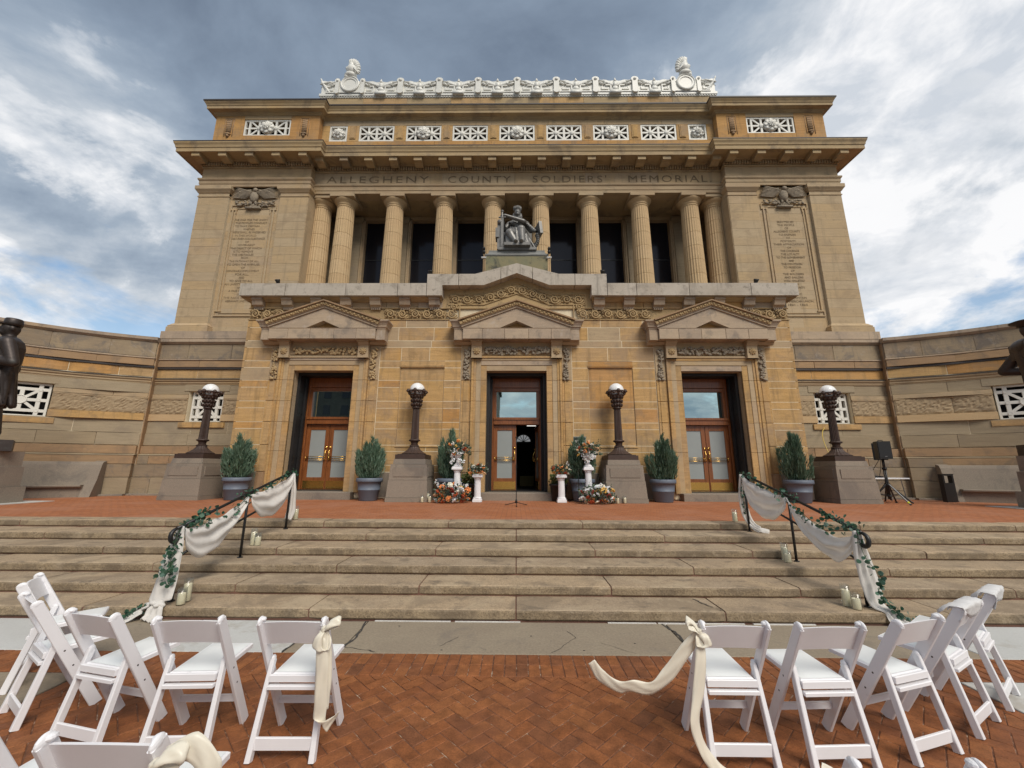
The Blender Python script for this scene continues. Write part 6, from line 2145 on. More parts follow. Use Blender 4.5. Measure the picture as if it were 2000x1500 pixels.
def arrangement(name, label, x, y, z, w_, h, n, palette, seed, nbl=6, ground=False, cascade=False, size=0.05):
    rng = random.Random(seed)
    t = thing(name, label, 'flowers', (x, y, z), group='wedding flower arrangements')
    gm = leafy(seed, 380 if ground else 240, w_ * 0.98, h * 0.95, 0.085, 'greens')
    rng2 = random.Random(seed + 1)
    for k in range(18):
        a = rng2.uniform(0, 2 * PI)
        e = Vector((w_ * rng2.uniform(0.6, 1.15) * math.cos(a), w_ * 0.7 * math.sin(a), h * rng2.uniform(0.4, 1.15)))
        gm.tube([(0, 0, 0.02), tuple(e * 0.6 + Vector((0, 0, h * 0.12))), tuple(e)], [0.004, 0.003, 0.002], 4)
        for j in range(6):
            p = e * (0.5 + 0.1 * j)
            gm.ell(p + Vector((rng2.uniform(-.02, .02), rng2.uniform(-.02, .02), 0.01)), (0.022, 0.016, 0.005), 6, 3, Euler((rng2.uniform(0, 3), rng2.uniform(0, 3), 0)))
    put('greenery', gm.mesh('greenery', 'greens'), t, world=False)
    placed = []
    tries = 0
    while len(placed) < n and tries < 4000:
        tries += 1
        a = rng.uniform(PI, 2 * PI) if rng.random() < 0.8 else rng.uniform(0, 2 * PI)
        rr = math.sqrt(rng.random())
        el = rng.uniform(0.1, 1.0) if not ground else rng.uniform(0.12, 0.95)
        p = Vector((w_ * 0.92 * rr * math.cos(a), -abs(w_ * 0.55 * rr * math.sin(a)) - 0.04, h * el * (1 - 0.35 * abs(rr * math.cos(a)))))
        if any((p - q).length < size * 1.55 for q in placed):
            continue
        placed.append(p)
        c = rng.choice(palette)
        s = size * rng.uniform(0.72, 1.12)
        put('bloom', RM[c], t, world=False, loc=p, rot=(rng.uniform(0.4, 1.3), rng.uniform(-0.5, 0.5), rng.uniform(0, 6)), scale=s)
    for k in range(nbl):
        if cascade:
            p = Vector((rng.uniform(-0.5, 0.5) * w_, -0.12 - rng.uniform(0, 0.06), rng.uniform(-0.45, 0.55) * h))
        else:
            p = Vector((rng.uniform(-0.85, 0.85) * w_, rng.uniform(-0.25, 0.1) * w_, h * rng.uniform(0.45, 1.1)))
        put('white_blossom', BLM, t, world=False, loc=p, rot=(rng.uniform(0, 3), rng.uniform(0, 3), 0), scale=rng.uniform(0.07, 0.105))
    return t


def plaster_pedestal(x, y, h, label, urn=False):
    t = thing('plaster_pedestal', label, 'pedestal', (x, y, TZ + 0.004), group='white flower pedestals')
    sh = h - 0.14
    m = MB().lathe([(0.10, 0.13), (0.097, sh * 0.5), (0.092, sh - 0.02)], 32, flute=0.06)
    put('fluted_shaft', m.mesh('fluted_shaft', 'plaster'), t, world=False)
    put('square_foot', MB().box(-0.135, 0.135, -0.135, 0.135, 0, 0.07).box(-0.12, 0.12, -0.12, 0.12, 0.07, 0.10).lathe([(0.125, 0.10), (0.13, 0.115), (0.105, 0.135)], 20).mesh('square_foot', 'plaster'), t, world=False)
    put('capital', MB().lathe([(0.095, sh - 0.03), (0.11, sh - 0.01), (0.10, sh), (0.125, sh + 0.03), (0.135, sh + 0.05)], 20).box(-0.15, 0.15, -0.15, 0.15, sh + 0.05, sh + 0.105).box(-0.135, 0.135, -0.135, 0.135, sh + 0.105, sh + 0.14).mesh('capital', 'plaster'), t, world=False)
    return t


for sx in (-1, 1):
    xs_ = -1.15 if sx < 0 else 1.34
    xt = -1.77 if sx < 0 else 2.15
    nm = 'beside the open door leaf' if sx < 0 else 'beside the second microphone stand'
    nm2 = 'by the open leaf' if sx < 0 else 'under the plaque'
    plaster_pedestal(xs_, 12.25, 0.80, 'short white fluted pedestal with a low bouquet, ' + nm)
    plaster_pedestal(xt, 12.25, 1.02, 'tall white fluted pedestal carrying an urn, ' + nm2)
    u = thing('white_urn', 'slim white footed urn on the tall pedestal ' + nm2, 'urn', (xt, 12.25, TZ + 1.026), group='white urns on the tall pedestals')
    put('urn_body', MB().lathe([(0.13, 0.0), (0.12, 0.03), (0.05, 0.10), (0.035, 0.18), (0.04, 0.22), (0.09, 0.26), (0.11, 0.30), (0.12, 0.34), (0.105, 0.34), (0.02, 0.30)], 20).mesh('urn_body', 'plaster', True), u, world=False)
    put('urn_ring', MB().lathe([(0.035, 0.205), (0.055, 0.21), (0.055, 0.225), (0.035, 0.23)], 16).mesh('urn_ring', 'plaster', True), u, world=False)
    pal = ['rust', 'orange', 'peach', 'yellow', 'ivory', 'white', 'orange']
    arrangement('low_bouquet', 'low bouquet of rust and white roses on the short pedestal ' + nm, xs_, 12.25, TZ + 0.80, 0.27, 0.30, 14, pal, 11 + sx, 4, size=0.065)
    arrangement('tall_bouquet', 'tall bouquet with cascading white blossoms in the urn ' + nm2, xt, 12.25, TZ + 1.33, 0.38, 0.46, 16, pal + ['red'], 21 + sx, 14, cascade=True, size=0.068)
    fx, fy = (-1.86, 11.95) if sx < 0 else (2.32, 11.85)
    arrangement('ground_arrangement', 'wide floor arrangement of rust and white roses below the urn ' + ('by the open leaf' if sx < 0 else 'on the plaque side'), fx, fy, TZ + 0.004, 0.52, 0.56, 30, pal + ['white', 'white', 'red', 'rust'], 31 + sx, 10, ground=True, size=0.092)

# ================================================================ candles
def candle(x, y, z, h, label, glass=True):
    t = thing('pillar_candle', label, 'candle', (x, y, z + 0.003), group='ivory pillar candles')
    put('wax', MB().lathe([(0.040, 0.006), (0.041, 0.012), (0.041, h - 0.006), (0.038, h), (0.025, h - 0.004), (0.004, h - 0.008)], 18).mesh('wax', 'wax', True), t, world=False)
    put('wick', MB().tube([(0, 0, h - 0.01), (0.002, 0, h + 0.012)], 0.0018, 5).mesh('wick', 'wick'), t, world=False)
    if glass:
        g_ = h + 0.06
        put('glass_sleeve', MB().lathe([(0.046, 0.0), (0.049, 0.004), (0.049, g_), (0.047, g_), (0.047, 0.005), (0.003, 0.005)], 20).mesh('glass_sleeve', 'glass', True), t, world=False)
    return t


CL = [(-2.71, 11.90, TZ, 0.15, 'shortest of three ivory candles beside the floor flowers by the open leaf'), (-2.585, 12.1, TZ, 0.24, 'tallest of three ivory candles beside the floor flowers by the open leaf'), (-2.50, 11.93, TZ, 0.165, 'ivory candle touching the tallest one beside the floor flowers by the open leaf'),
      (2.79, 11.95, TZ, 0.22, 'tallest ivory candle of the three on the plaque side floor'), (2.885, 11.83, TZ, 0.15, 'middle ivory candle of the three on the plaque side floor'), (3.12, 11.95, TZ, 0.16, 'ivory candle standing apart from its two mates on the plaque side floor'),
      (3.965, 5.27, 0.127, 0.185, 'taller ivory candle on the lowest step by the handrail towards the sailor'), (3.99, 5.155, 0.127, 0.12, 'shorter ivory candle on the lowest step by the handrail towards the sailor'),
      (4.02, 6.36, 0.381, 0.12, 'shorter ivory candle half way up the steps beside the sailor-side rail post'), (4.07, 6.50, 0.381, 0.19, 'taller ivory candle half way up the steps beside the sailor-side rail post'),
      (4.13, 7.95, TZ, 0.17, 'ivory candle on the top step below the sailor-side handrail end'),
      (-3.975, 5.13, 0.127, 0.125, 'shorter ivory candle on the lowest step by the knotted white drape'), (-4.01, 5.25, 0.127, 0.20, 'taller ivory candle on the lowest step by the knotted white drape'),
      (-4.20, 6.72, 0.508, 0.20, 'taller ivory candle half way up the steps beside the soldier-side rail post'), (-4.11, 6.69, 0.508, 0.13, 'shorter ivory candle half way up the steps beside the soldier-side rail post'),
      (-4.27, 7.80, TZ, 0.14, 'shorter ivory candle on the top step at the soldier-side handrail end'), (-4.18, 7.88, TZ, 0.19, 'taller ivory candle on the top step at the soldier-side handrail end')]
for a in CL:
    candle(*a)


# ================================================================ handrails with drapes and eucalyptus
def rail_z(y):
    return 0.95 + 0.273 * (y - 5.05)


def handrail(sx, label):
    X = sx * 4.19
    t = thing('handrail', label, 'handrail', (X, 6.43, 0.381))
    top = [(X, 7.66, rail_z(7.66))] + [(X, y, rail_z(y)) for y in (7.0, 6.4, 5.8, 5.15)]
    sc = [(X, 5.15 - 0.10 * math.sin(a) - 0.02 * a, rail_z(5.15) - 0.025 - 0.075 + 0.075 * math.cos(a) - 0.012) for a in [0.3 * k for k in range(1, 16)]]
    cx_ = MB()
    cx_.tube(top, 0.021, 8)
    cx_.build('top_rail', 'blackmetal', t, True)
    pts = []
    for k in range(18):
        a = k / 17 * PI * 1.65
        r = 0.085 - 0.035 * k / 17
        pts.append((X, 5.15 - r * math.sin(a) - 0.0, rail_z(5.15) - 0.085 + r * math.cos(a)))
    MB().tube(pts, [0.021 + 0.012 * (k / 17) for k in range(18)], 8).build('scroll_end', 'blackmetal', t, True)
    MB().tube([(X, 7.60, rail_z(7.6) - 0.36), (X, 5.25, rail_z(5.25) - 0.36)], 0.017, 8).build('lower_rail', 'blackmetal', t, True)
    for y, z in ((6.43, 0.381), (7.60, 0.635), (5.25, 0.127)):
        MB().tube([(X, y, z - 0.02), (X, y, rail_z(y))], 0.019, 8).build('rail_post', 'blackmetal', t, True)
        MB().lathe([(0.04, z - 0.003), (0.04, z + 0.012), (0.022, z + 0.02)], 12, (X, y)).build('post_flange', 'blackmetal', t)
    return t


handrail(-1, 'black iron handrail with white drape on the soldier statue side of the steps')
handrail(1, 'black iron handrail with white drape on the sailor statue side of the steps')


def swag(sx, y0, y1, sag_t, sag_b, seed, skew=0.0):
    """cloth hung between two ties on the rail; returns mesh"""
    rng = random.Random(seed)
    X = sx * 4.19
    m = MB()
    nu, nv = 26, 16
    ph = [rng.uniform(0, 6) for _ in range(4)]
    for i in range(nu + 1):
        s = i / nu
        y = y0 + (y1 - y0) * s
        hang = 4 * s * (1 - s)
        hang = hang ** 0.62 * (1 + skew * (s - 0.5))
        zr = rail_z(y) - 0.015
        for j in range(nv + 1):
            v = j / nv
            z = zr - (sag_t * hang) * (1 - v) - (sag_b * hang + 0.05) * v
            fold = math.sin(v * 17 + ph[0] + s * 2.0) * 0.014 + math.sin(v * 9 + ph[1] - s * 3) * 0.016 + math.sin(s * 10 + v * 5 + ph[2]) * 0.008
            gath = (1 - hang) * 0.3
            belly = -sx * 0.05 * math.sin(PI * v) * hang
            m.v.append((X + belly - sx * 0.028 + fold * (0.3 + hang), y + 0.012 * math.sin(v * 6 + ph[3]) * (1 - hang), z + 0.01 * math.sin(s * 23 + v * 7)))
    for i in range(nu):
        for j in range(nv):
            a = i * (nv + 1) + j
            m.f.append((a, a + 1, a + nv + 2, a + nv + 1))
    me = m.mesh('swag', 'chiffon', True)
    return me


def solid(o, t=0.004):
    md = o.modifiers.new('thick', 'SOLIDIFY')
    md.thickness = t
    md.offset = 0


def tail(path, widths, seed, twist=0.0, folds=3, amp=0.025):
    """gathered hanging cloth strip along a path"""
    rng = random.Random(seed)
    P = spline(path, 8)
    n = len(P)
    nv = 14
    m = MB()
    ph = rng.uniform(0, 6)
    for i, p in enumerate(P):
        t = i / (n - 1)
        k = t * (len(widths) - 1)
        a = int(min(k, len(widths) - 2))
        w_ = widths[a] + (widths[a + 1] - widths[a]) * (k - a)
        d = (P[min(i + 1, n - 1)] - P[max(i - 1, 0)]).normalized()
        side = Vector((1, 0, 0)) if abs(d.x) < 0.8 else Vector((0, 1, 0))
        side = (side - d * side.dot(d)).normalized()
        side = Matrix.Rotation(twist * t, 3, d) @ side
        nn = d.cross(side)
        for j in range(nv + 1):
            v = j / nv - 0.5
            off = amp * math.sin(v * 2 * PI * folds + ph + 1.2 * math.sin(t * 5)) * (0.6 + 0.4 * math.sin(t * 7 + ph))
            m.v.append(tuple(p + side * v * w_ + nn * off))
    for i in range(n - 1):
        for j in range(nv):
            a = i * (nv + 1) + j
            m.f.append((a, a + 1, a + nv + 2, a + nv + 1))
    return m.mesh('hanging_tail', 'chiffon', True)


for sx, lb in ((-1, 'soldier'), (1, 'sailor')):
    X = sx * 4.19
    dr = thing('white_drape', 'gauzy white drape swagged along the handrail on the %s statue side' % lb, 'drape', (X, 6.4, 0.5), group='drapes on the handrails')
    inv_ = WM[dr.name].inverted()
    for (y0, y1, a, b, sk) in ((7.62, 6.45, 0.06, 0.50, -0.3), (6.41, 5.24, 0.20 if sx > 0 else 0.10, 0.47, 0.5)):
        solid(put('swag', swag(sx, y0, y1, a, b, 5 + sx + int(y0), sk), dr))
    X2 = X
    if sx > 0:
        solid(put('hanging_tail', tail([(X2 - .02, 5.20, 1.0), (X2 - .01, 5.19, 0.72), (X2 + .02, 5.18, 0.42), (X2 + 0.04, 5.15, 0.20), (X2 + 0.09, 5.06, 0.140), (X2 + 0.11, 4.995, 0.06), (X2 + 0.16, 4.93, 0.03)], [0.08, 0.19, 0.23, 0.19, 0.12, 0.17, 0.13], 3), dr))
        solid(put('hanging_tail', tail([(X2 - .02, 7.62, 1.64), (X2 - .04, 7.64, 1.25), (X2 - .03, 7.62, 0.98), (X2 + .03, 7.60, 0.80), (X2 + 0.10, 7.50, 0.70), (X2 + 0.24, 7.42, 0.66)], [0.06, 0.13, 0.14, 0.12, 0.12, 0.08], 4, 0.5), dr))
    else:
        solid(put('hanging_tail', tail([(X2, 5.22, 1.0), (X2 + .0, 5.17, 0.72), (X2 + .0, 5.12, 0.42), (X2 + 0.0, 5.08, 0.20), (X2 + 0.01, 5.06, 0.155)], [0.07, 0.20, 0.25, 0.27, 0.08], 6, folds=2, amp=0.018), dr))
        solid(put('hanging_tail', tail([(X2 + 0.01, 5.06, 0.15), (X2 + .02, 5.01, 0.13), (X2 + .02, 4.98, 0.06), (X2 + .0, 4.93, 0.02)], [0.06, 0.17, 0.21, 0.20], 7), dr))
        kn = MB()
        for k in range(5):
            a = k * 1.25
            kn.ell((X2 + 0.01 + 0.035 * math.cos(a), 5.05 + 0.02 * math.sin(a), 0.158 + 0.012 * (k % 2)), (0.055, 0.035, 0.026), 9, 6, Euler((0, 0.4 * math.cos(a), a)))
        kn.ell((X2 - 0.09, 5.06, 0.155), (0.07, 0.03, 0.02), 8, 5)
        kn.build('knot', 'chiffon', dr, True)
        solid(put('hanging_tail', tail([(X2 - 0.06, 5.04, 0.15), (X2 - 0.17, 4.98, 0.09), (X2 - 0.26, 4.90, 0.02), (X2 - 0.40, 4.75, 0.012)], [0.08, 0.12, 0.10, 0.05], 8, amp=0.012), dr))
        solid(put('hanging_tail', tail([(X2 + .02, 7.62, 1.62), (X2 + .05, 7.60, 1.30), (X2 + .04, 7.63, 1.00), (X2 + .0, 7.62, 0.80)], [0.05, 0.15, 0.17, 0.16], 9, 0.3), dr))
    # garland
    gd = thing('eucalyptus_garland', 'eucalyptus leaf garland twined along the handrail on the %s statue side' % lb, 'garland', (X, 6.4, 0.6), group='garlands on the handrails')
    paths = [([(X, 7.70, rail_z(7.7)), (X, 7.4, rail_z(7.4) + 0.015), (X - sx * .03, 7.0, rail_z(7.0) - 0.03), (X, 6.5, rail_z(6.5) + 0.02)], 12, 0.045),
             ([(X, 6.55, rail_z(6.5) + 0.02), (X - sx * 0.03, 6.3, rail_z(6.3) - 0.06), (X - sx * .04, 5.9, rail_z(5.9) - 0.17), (X - sx * .03, 5.55, rail_z(5.55) - 0.10), (X, 5.3, rail_z(5.3))], 15, 0.05),
             ([(X, 5.75, rail_z(5.75) + 0.01), (X, 5.5, rail_z(5.5) + 0.03), (X, 5.2, rail_z(5.2) + 0.03)], 24, 0.065),
             ([(X, 6.62, rail_z(6.62)), (X, 6.43, rail_z(6.43) + 0.02), (X, 6.25, rail_z(6.25))], 18, 0.06)]
    if sx > 0:
        paths += [([(X - .03, 5.2, 1.0), (X - 0.04, 5.12, 0.72), (X + 0.06, 5.06, 0.5), (X - .0, 5.05, 0.35), (X + 0.08, 5.03, 0.20), (X + 0.16, 4.99, 0.14), (X + 0.26, 4.95, 0.03)], 14, 0.05),
                  ([(X + 0.06, 5.04, 0.24), (X + 0.14, 5.0, 0.15), (X + 0.24, 4.95, 0.05)], 26, 0.05), ([(X - .0, 7.66, 1.62), (X - 0.05, 7.63, 1.3), (X - 0.04, 7.6, 0.95)], 8, 0.03)]
    else:
        paths += [([(X + .0, 5.2, 1.0), (X + 0.03, 5.12, 0.8), (X + 0.05, 5.08, 0.62), (X + .03, 5.05, 0.42)], 30, 0.07), ([(X + .05, 5.1, 0.62), (X + 0.09, 5.05, 0.36)], 12, 0.04), ([(X - 0.10, 5.05, 0.17), (X - 0.20, 4.98, 0.10), (X - 0.34, 4.84, 0.02)], 30, 0.045), ([(X, 7.68, 1.66), (X + .03, 7.62, 1.55)], 20, 0.05)]
    vm, lm = MB(), MB()
    rng = random.Random(60 + sx)
    for pth, dens, sp in paths:
        P = spline(pth, 8)
        vm.tube(P, 0.0035, 5)
        n = int(dens * sum((P[k + 1] - P[k]).length for k in range(len(P) - 1)) * 3.0) + 6
        for k in range(n):
            p = P[rng.randrange(len(P))] + Vector((rng.gauss(0, sp * 0.6), rng.gauss(0, sp * 0.6), rng.gauss(-0.01, sp * 0.6)))
            p.z = max(p.z, 0.012)
            r = rng.uniform(0.016, 0.030)
            R3 = Euler((rng.uniform(0.3, 2.6), rng.uniform(-0.8, 0.8), rng.uniform(0, 6))).to_matrix()
            q = len(lm.v)
            for a in range(8):
                an = 2 * PI * a / 8
                lm.v.append(tuple(p + R3 @ Vector((r * math.cos(an) * 1.1, r * math.sin(an), 0.004 * math.cos(2 * an)))))
            lm.f.append(tuple(range(q, q + 8)))
    vm.build('vine', 'stem', gd)
    lm.build('leaves', 'euca', gd)


# ================================================================ folding chairs
def rounded_bar(a, b, w_, t, n=None, cap=True):
    """flat bar from a to b: w_ across (in the given direction), t thick"""
    pass


def quadbar(m, a, b, wa, ta, wb=None, tb=None, side=Vector((1, 0, 0)), c=0.004):
    """chamfered rectangular bar from a to b; side = thickness direction (x), width in the plane of the bar"""
    a, b = Vector(a), Vector(b)
    wb = wb or wa
    tb = tb or ta
    d = (b - a).normalized()
    u = d.cross(side).normalized()
    vs = []
    for p, w_, t in ((a, wa, ta), (b, wb, tb)):
        for k, (su, ss) in enumerate(((-1, -1), (1, -1), (1, 1), (-1, 1))):
            base = p + u * su * w_ / 2 + side * ss * t / 2
            vs.append(base - u * su * c)
            vs.append(base - side * ss * c)
    # order the ring properly
    def ring(o):
        return [o + 1, o + 0, o + 2, o + 3, o + 5, o + 4, o + 6, o + 7]
    r0, r1 = ring(0), ring(8)
    fs = [tuple(r0[::-1]), tuple(r1)]
    for k in range(8):
        fs.append((r0[k], r0[(k + 1) % 8], r1[(k + 1) % 8], r1[k]))
    m.add(vs, fs)


def make_chair():
    t = thing('folding_chair', 'x', 'chair', (0, 0, 0))
    # stile: front foot -> back top
    FT, TP = (0, 0.185, 0.0), (0, -0.235, 0.775)
    HW = 0.20
    for sg in (-1, 1):
        m = MB()
        quadbar(m, (sg * HW, FT[1] + 0.0, 0.0), (sg * HW, TP[1], TP[2]), 0.070, 0.024, 0.064, 0.024)
        m.box(sg * HW - 0.020, sg * HW + 0.020, 0, 0, 0, 0) if False else None
        # rounded cap with small inward lip
        d = (Vector(TP) - Vector(FT)).normalized()
        m.ell((sg * HW, TP[1], TP[2]), (0.014, 0.033, 0.026), 14, 8, Euler((0.496, 0, 0)))
        m.ell((sg * (HW - 0.006), TP[1] + 0.012, TP[2] + 0.008), (0.020, 0.024, 0.014), 12, 6)
        me = m.mesh('back_stile', 'chair', False)
        fixn(me)
        put('back_stile', me, t, world=False)
        sc = MB()
        for f_ in (0.55, 0.405):
            p = Vector(FT) + (Vector(TP) - Vector(FT)) * f_
            sc.ell((sg * (HW + 0.011), p.y, p.z), (0.003, 0.006, 0.006), 8, 4)
            put('screw', MB().ell((sg * (HW + 0.011), p.y, p.z), (0.003, 0.007, 0.007), 8, 4).mesh('screw', 'screw', True), t, world=False)
    # back slat, curved
    m = MB()
    n = 12
    for i in range(n + 1):
        s = i / n * 2 - 1
        arch = 0.012 * (1 - s * s)
        bow = -0.018 * (1 - s * s)
        for (z, oy) in ((0.640, 0.0), (0.775, 0.0), (0.775, 0.014), (0.640, 0.014)):
            zz_ = z + arch - (0.012 if z < 0.7 else 0.0)
            yb = -0.235 + (0.775 - z) * 0.542
            m.v.append((s * (HW - 0.008), yb + oy + bow + 0.005, zz_ - 0.012))
    for i in range(n):
        for k in range(4):
            a, b = i * 4 + k, i * 4 + (k + 1) % 4
            m.f.append((a, b, b + 4, a + 4))
    m.f += [(0, 3, 2, 1), (n * 4, n * 4 + 1, n * 4 + 2, n * 4 + 3)]
    me = m.mesh('back_slat', 'chair', False)
    fixn(me)
    put('back_slat', me, t, world=False)
    # rear leg frame: rear foot -> pivot above the seat
    RW = 0.170
    for sg in (-1, 1):
        m = MB()
        quadbar(m, (sg * (RW + 0.020), -0.205, 0.0), (sg * RW, -0.085, 0.50), 0.044, 0.034, 0.040, 0.026)
        m.ell((sg * RW, -0.0835, 0.505), (0.013, 0.021, 0.022), 12, 8)
        me = m.mesh('rear_leg', 'chair', False)
        fixn(me)
        put('rear_leg', me, t, world=False)
    put('rear_crossbar', MB().slab(-RW - 0.004, RW + 0.004, -0.196, -0.178, 0.055, 0.120, 0.004).mesh('rear_crossbar', 'chair'), t, world=False)
    m = MB().box(-HW + 0.01, HW - 0.01, 0.085, 0.101, 0.165, 0.205)
    put('front_stretcher', m.mesh('front_stretcher', 'chair'), t, world=False)
    # seat: frame, pad, rear rails
    m = MB()
    sl = 0.05
    def seat_box(x0, x1, y0, y1, z0, z1):
        k = len(m.v)
        m.slab(x0, x1, y0, y1, z0, z1, 0.008)
        m.v[k:] = [(x, y, z + (y + 0.05) * sl) for x, y, z in m.v[k:]]
    seat_box(-0.150, 0.150, -0.118, 0.275, 0.405, 0.437)
    put('seat_frame', m.mesh('seat_frame', 'chair'), t, world=False)
    m = MB()
    n = 8
    for j in range(n + 1):
        for i in range(n + 1):
            x, y = -0.136 + 0.272 * i / n, -0.105 + 0.365 * j / n
            ed = i in (0, n) or j in (0, n)
            m.v.append((x, y, 0.4385 + (y + 0.05) * sl + (0.0 if ed else 0.009)))
    for j in range(n):
        for i in range(n):
            a = j * (n + 1) + i
            m.f.append((a, a + 1, a + n + 2, a + n + 1))
    put('seat_pad', m.mesh('seat_pad', 'seatpad', True), t, world=False)
    m = MB().slab(-0.156, 0.156, -0.140, -0.120, 0.392, 0.432, 0.004)
    put('seat_rail', m.mesh('seat_rail', 'chair'), t, world=False)
    m = MB().slab(-0.156, 0.156, -0.155, -0.118, 0.356, 0.378, 0.004)
    put('seat_rail', m.mesh('seat_rail', 'chair'), t, world=False)
    return t


CH = make_chair()
CHAIRS = [(-1.41, 2.99, 1, 'white folding chair with a cream ribbon hanging straight down beside the aisle', 0), (-2.08, 2.99, 3, 'white folding chair second from the aisle, beside the one with the straight ribbon', 0),
          (-2.72, 3.065, -13, 'white folding chair third from the aisle in the front row, soldier statue side', 0), (-3.40, 3.32, -31, 'white folding chair fourth from the aisle in the front row, soldier statue side', 0),
          (-3.92, 3.75, -53, 'white folding chair at the far end of the front row, soldier statue side', 0), (1.355, 2.985, 0, 'white folding chair with a cream ribbon blown out over the aisle', 0),
          (1.93, 2.98, 3, 'white folding chair second from the aisle, beside the one with the blown ribbon', 0), (2.52, 3.08, 17.8, 'white folding chair third from the aisle in the front row, sailor statue side', 0),
          (3.116, 3.357, 30.4, 'white folding chair with white cloth over its back, fourth from the aisle', 0), (3.665, 3.68, 35.4, 'white folding chair with white cloth at the far end, sailor statue side', 0),
          (-1.455, 1.85, 0, 'white folding chair in the second row with a puffed cream satin bow', 0), (-2.03, 1.87, -8, 'white folding chair in the second row beside the one with the puffed bow', 0),
          (1.30, 1.77, 0, 'white folding chair in the second row with a cream ribbon end sticking up', 0)]
for k, (x, y, a, lb, _z) in enumerate(CHAIRS):
    c = CH if k == 0 else copytree(CH)
    c.location = (x, y, 0.001)
    c.rotation_euler = (0, 0, rad(a))
    c['label'] = lb
    c['group'] = 'white folding chairs'


def bow(name, label, loc, tails, loops, band=True):
    t = thing(name, label, 'ribbon', loc, group='cream ribbons on the aisle chairs')
    m = MB()
    m.ell((0, 0, 0), (0.022, 0.022, 0.026), 10, 7)
    for k in range(4):
        m.ell((0.008 * math.cos(k * 1.6), 0.008 * math.sin(k * 1.6), 0.006 * (k - 1.5)), (0.024, 0.017, 0.008), 8, 5, Euler((0.4, 0.3 * k, k)))
    put('knot', m.mesh('knot', 'satin', True), t, world=False)
    for k, (pts, wd) in enumerate(loops):
        mb = MB()
        P = spline(pts, 7)
        n = len(P)
        W_ = []
        for i in range(n):
            s = i / (n - 1)
            q = s * (len(wd) - 1)
            a_ = int(min(q, len(wd) - 2))
            W_.append(Vector(wd[a_]).lerp(Vector(wd[a_ + 1]), q - a_))
        ribbon(mb, P, W_, 0.3, 0.10, k)
        solid(put('loop', mb.mesh('loop', 'satin', True), t, world=False), 0.002)
    for k, (pts, wd) in enumerate(tails):
        mb = MB()
        P = spline(pts, 9)
        n = len(P)
        W_ = []
        for i in range(n):
            s = i / (n - 1)
            q = s * (len(wd) - 1)
            a_ = int(min(q, len(wd) - 2))
            W_.append(Vector(wd[a_]).lerp(Vector(wd[a_ + 1]), q - a_))
        ribbon(mb, P, [q * 0.98 for q in W_], 0.12, 0.07, k)
        solid(put('tail', mb.mesh('tail', 'satin', True), t, world=False), 0.002)
    return t


# ribbon A: hangs straight down on the outer stile, end curled on the bricks
bow('chair_ribbon', 'cream satin ribbon hanging straight down to the bricks from a chair back', (-1.19, 2.735, 0.735),
    [([(0.0, -0.01, 0), (0.005, -0.02, -0.08), (0.015, -0.02, -0.22), (0.022, -0.01, -0.38), (0.018, 0.0, -0.485), (0.05, -0.01, -0.515), (0.09, 0.0, -0.495), (0.125, 0.02, -0.455)], [(0.026, 0, 0), (0.036, 0.004, 0), (0.040, 0, 0), (0.036, 0.01, 0), (0.034, 0.01, -0.012), (0.014, 0.012, -0.034), (-0.010, 0.012, -0.034), (-0.008, 0.01, -0.012)]),
     ([(0.0, 0.0, 0), (0.02, 0.01, -0.14), (0.032, 0.01, -0.30), (0.036, 0.01, -0.44)], [(0.02, 0.01, 0), (0.03, 0.015, 0), (0.028, 0.02, 0), (0.02, 0.015, 0)])],
    [([(0, 0, 0), (0.03, -0.015, 0.035), (0.075, -0.01, 0.055), (0.09, 0.0, 0.045), (0.05, 0.01, 0.02), (0, 0, 0)], [(0, 0.015, 0.01), (0, 0.02, 0.022), (0.0, 0.02, 0.022), (0.0, 0.02, 0.018), (0, 0.02, 0.015), (0, 0.015, 0.01)]),
     ([(0, 0, 0), (-0.02, -0.03, -0.03), (-0.02, -0.035, -0.085), (0.02, -0.03, -0.10), (0.03, -0.02, -0.05), (0, 0, 0)], [(0.02, 0, 0.01), (0.028, 0, 0.01), (0.03, 0, 0.0), (0.03, 0, 0.0), (0.025, 0, 0), (0.02, 0, 0)])])
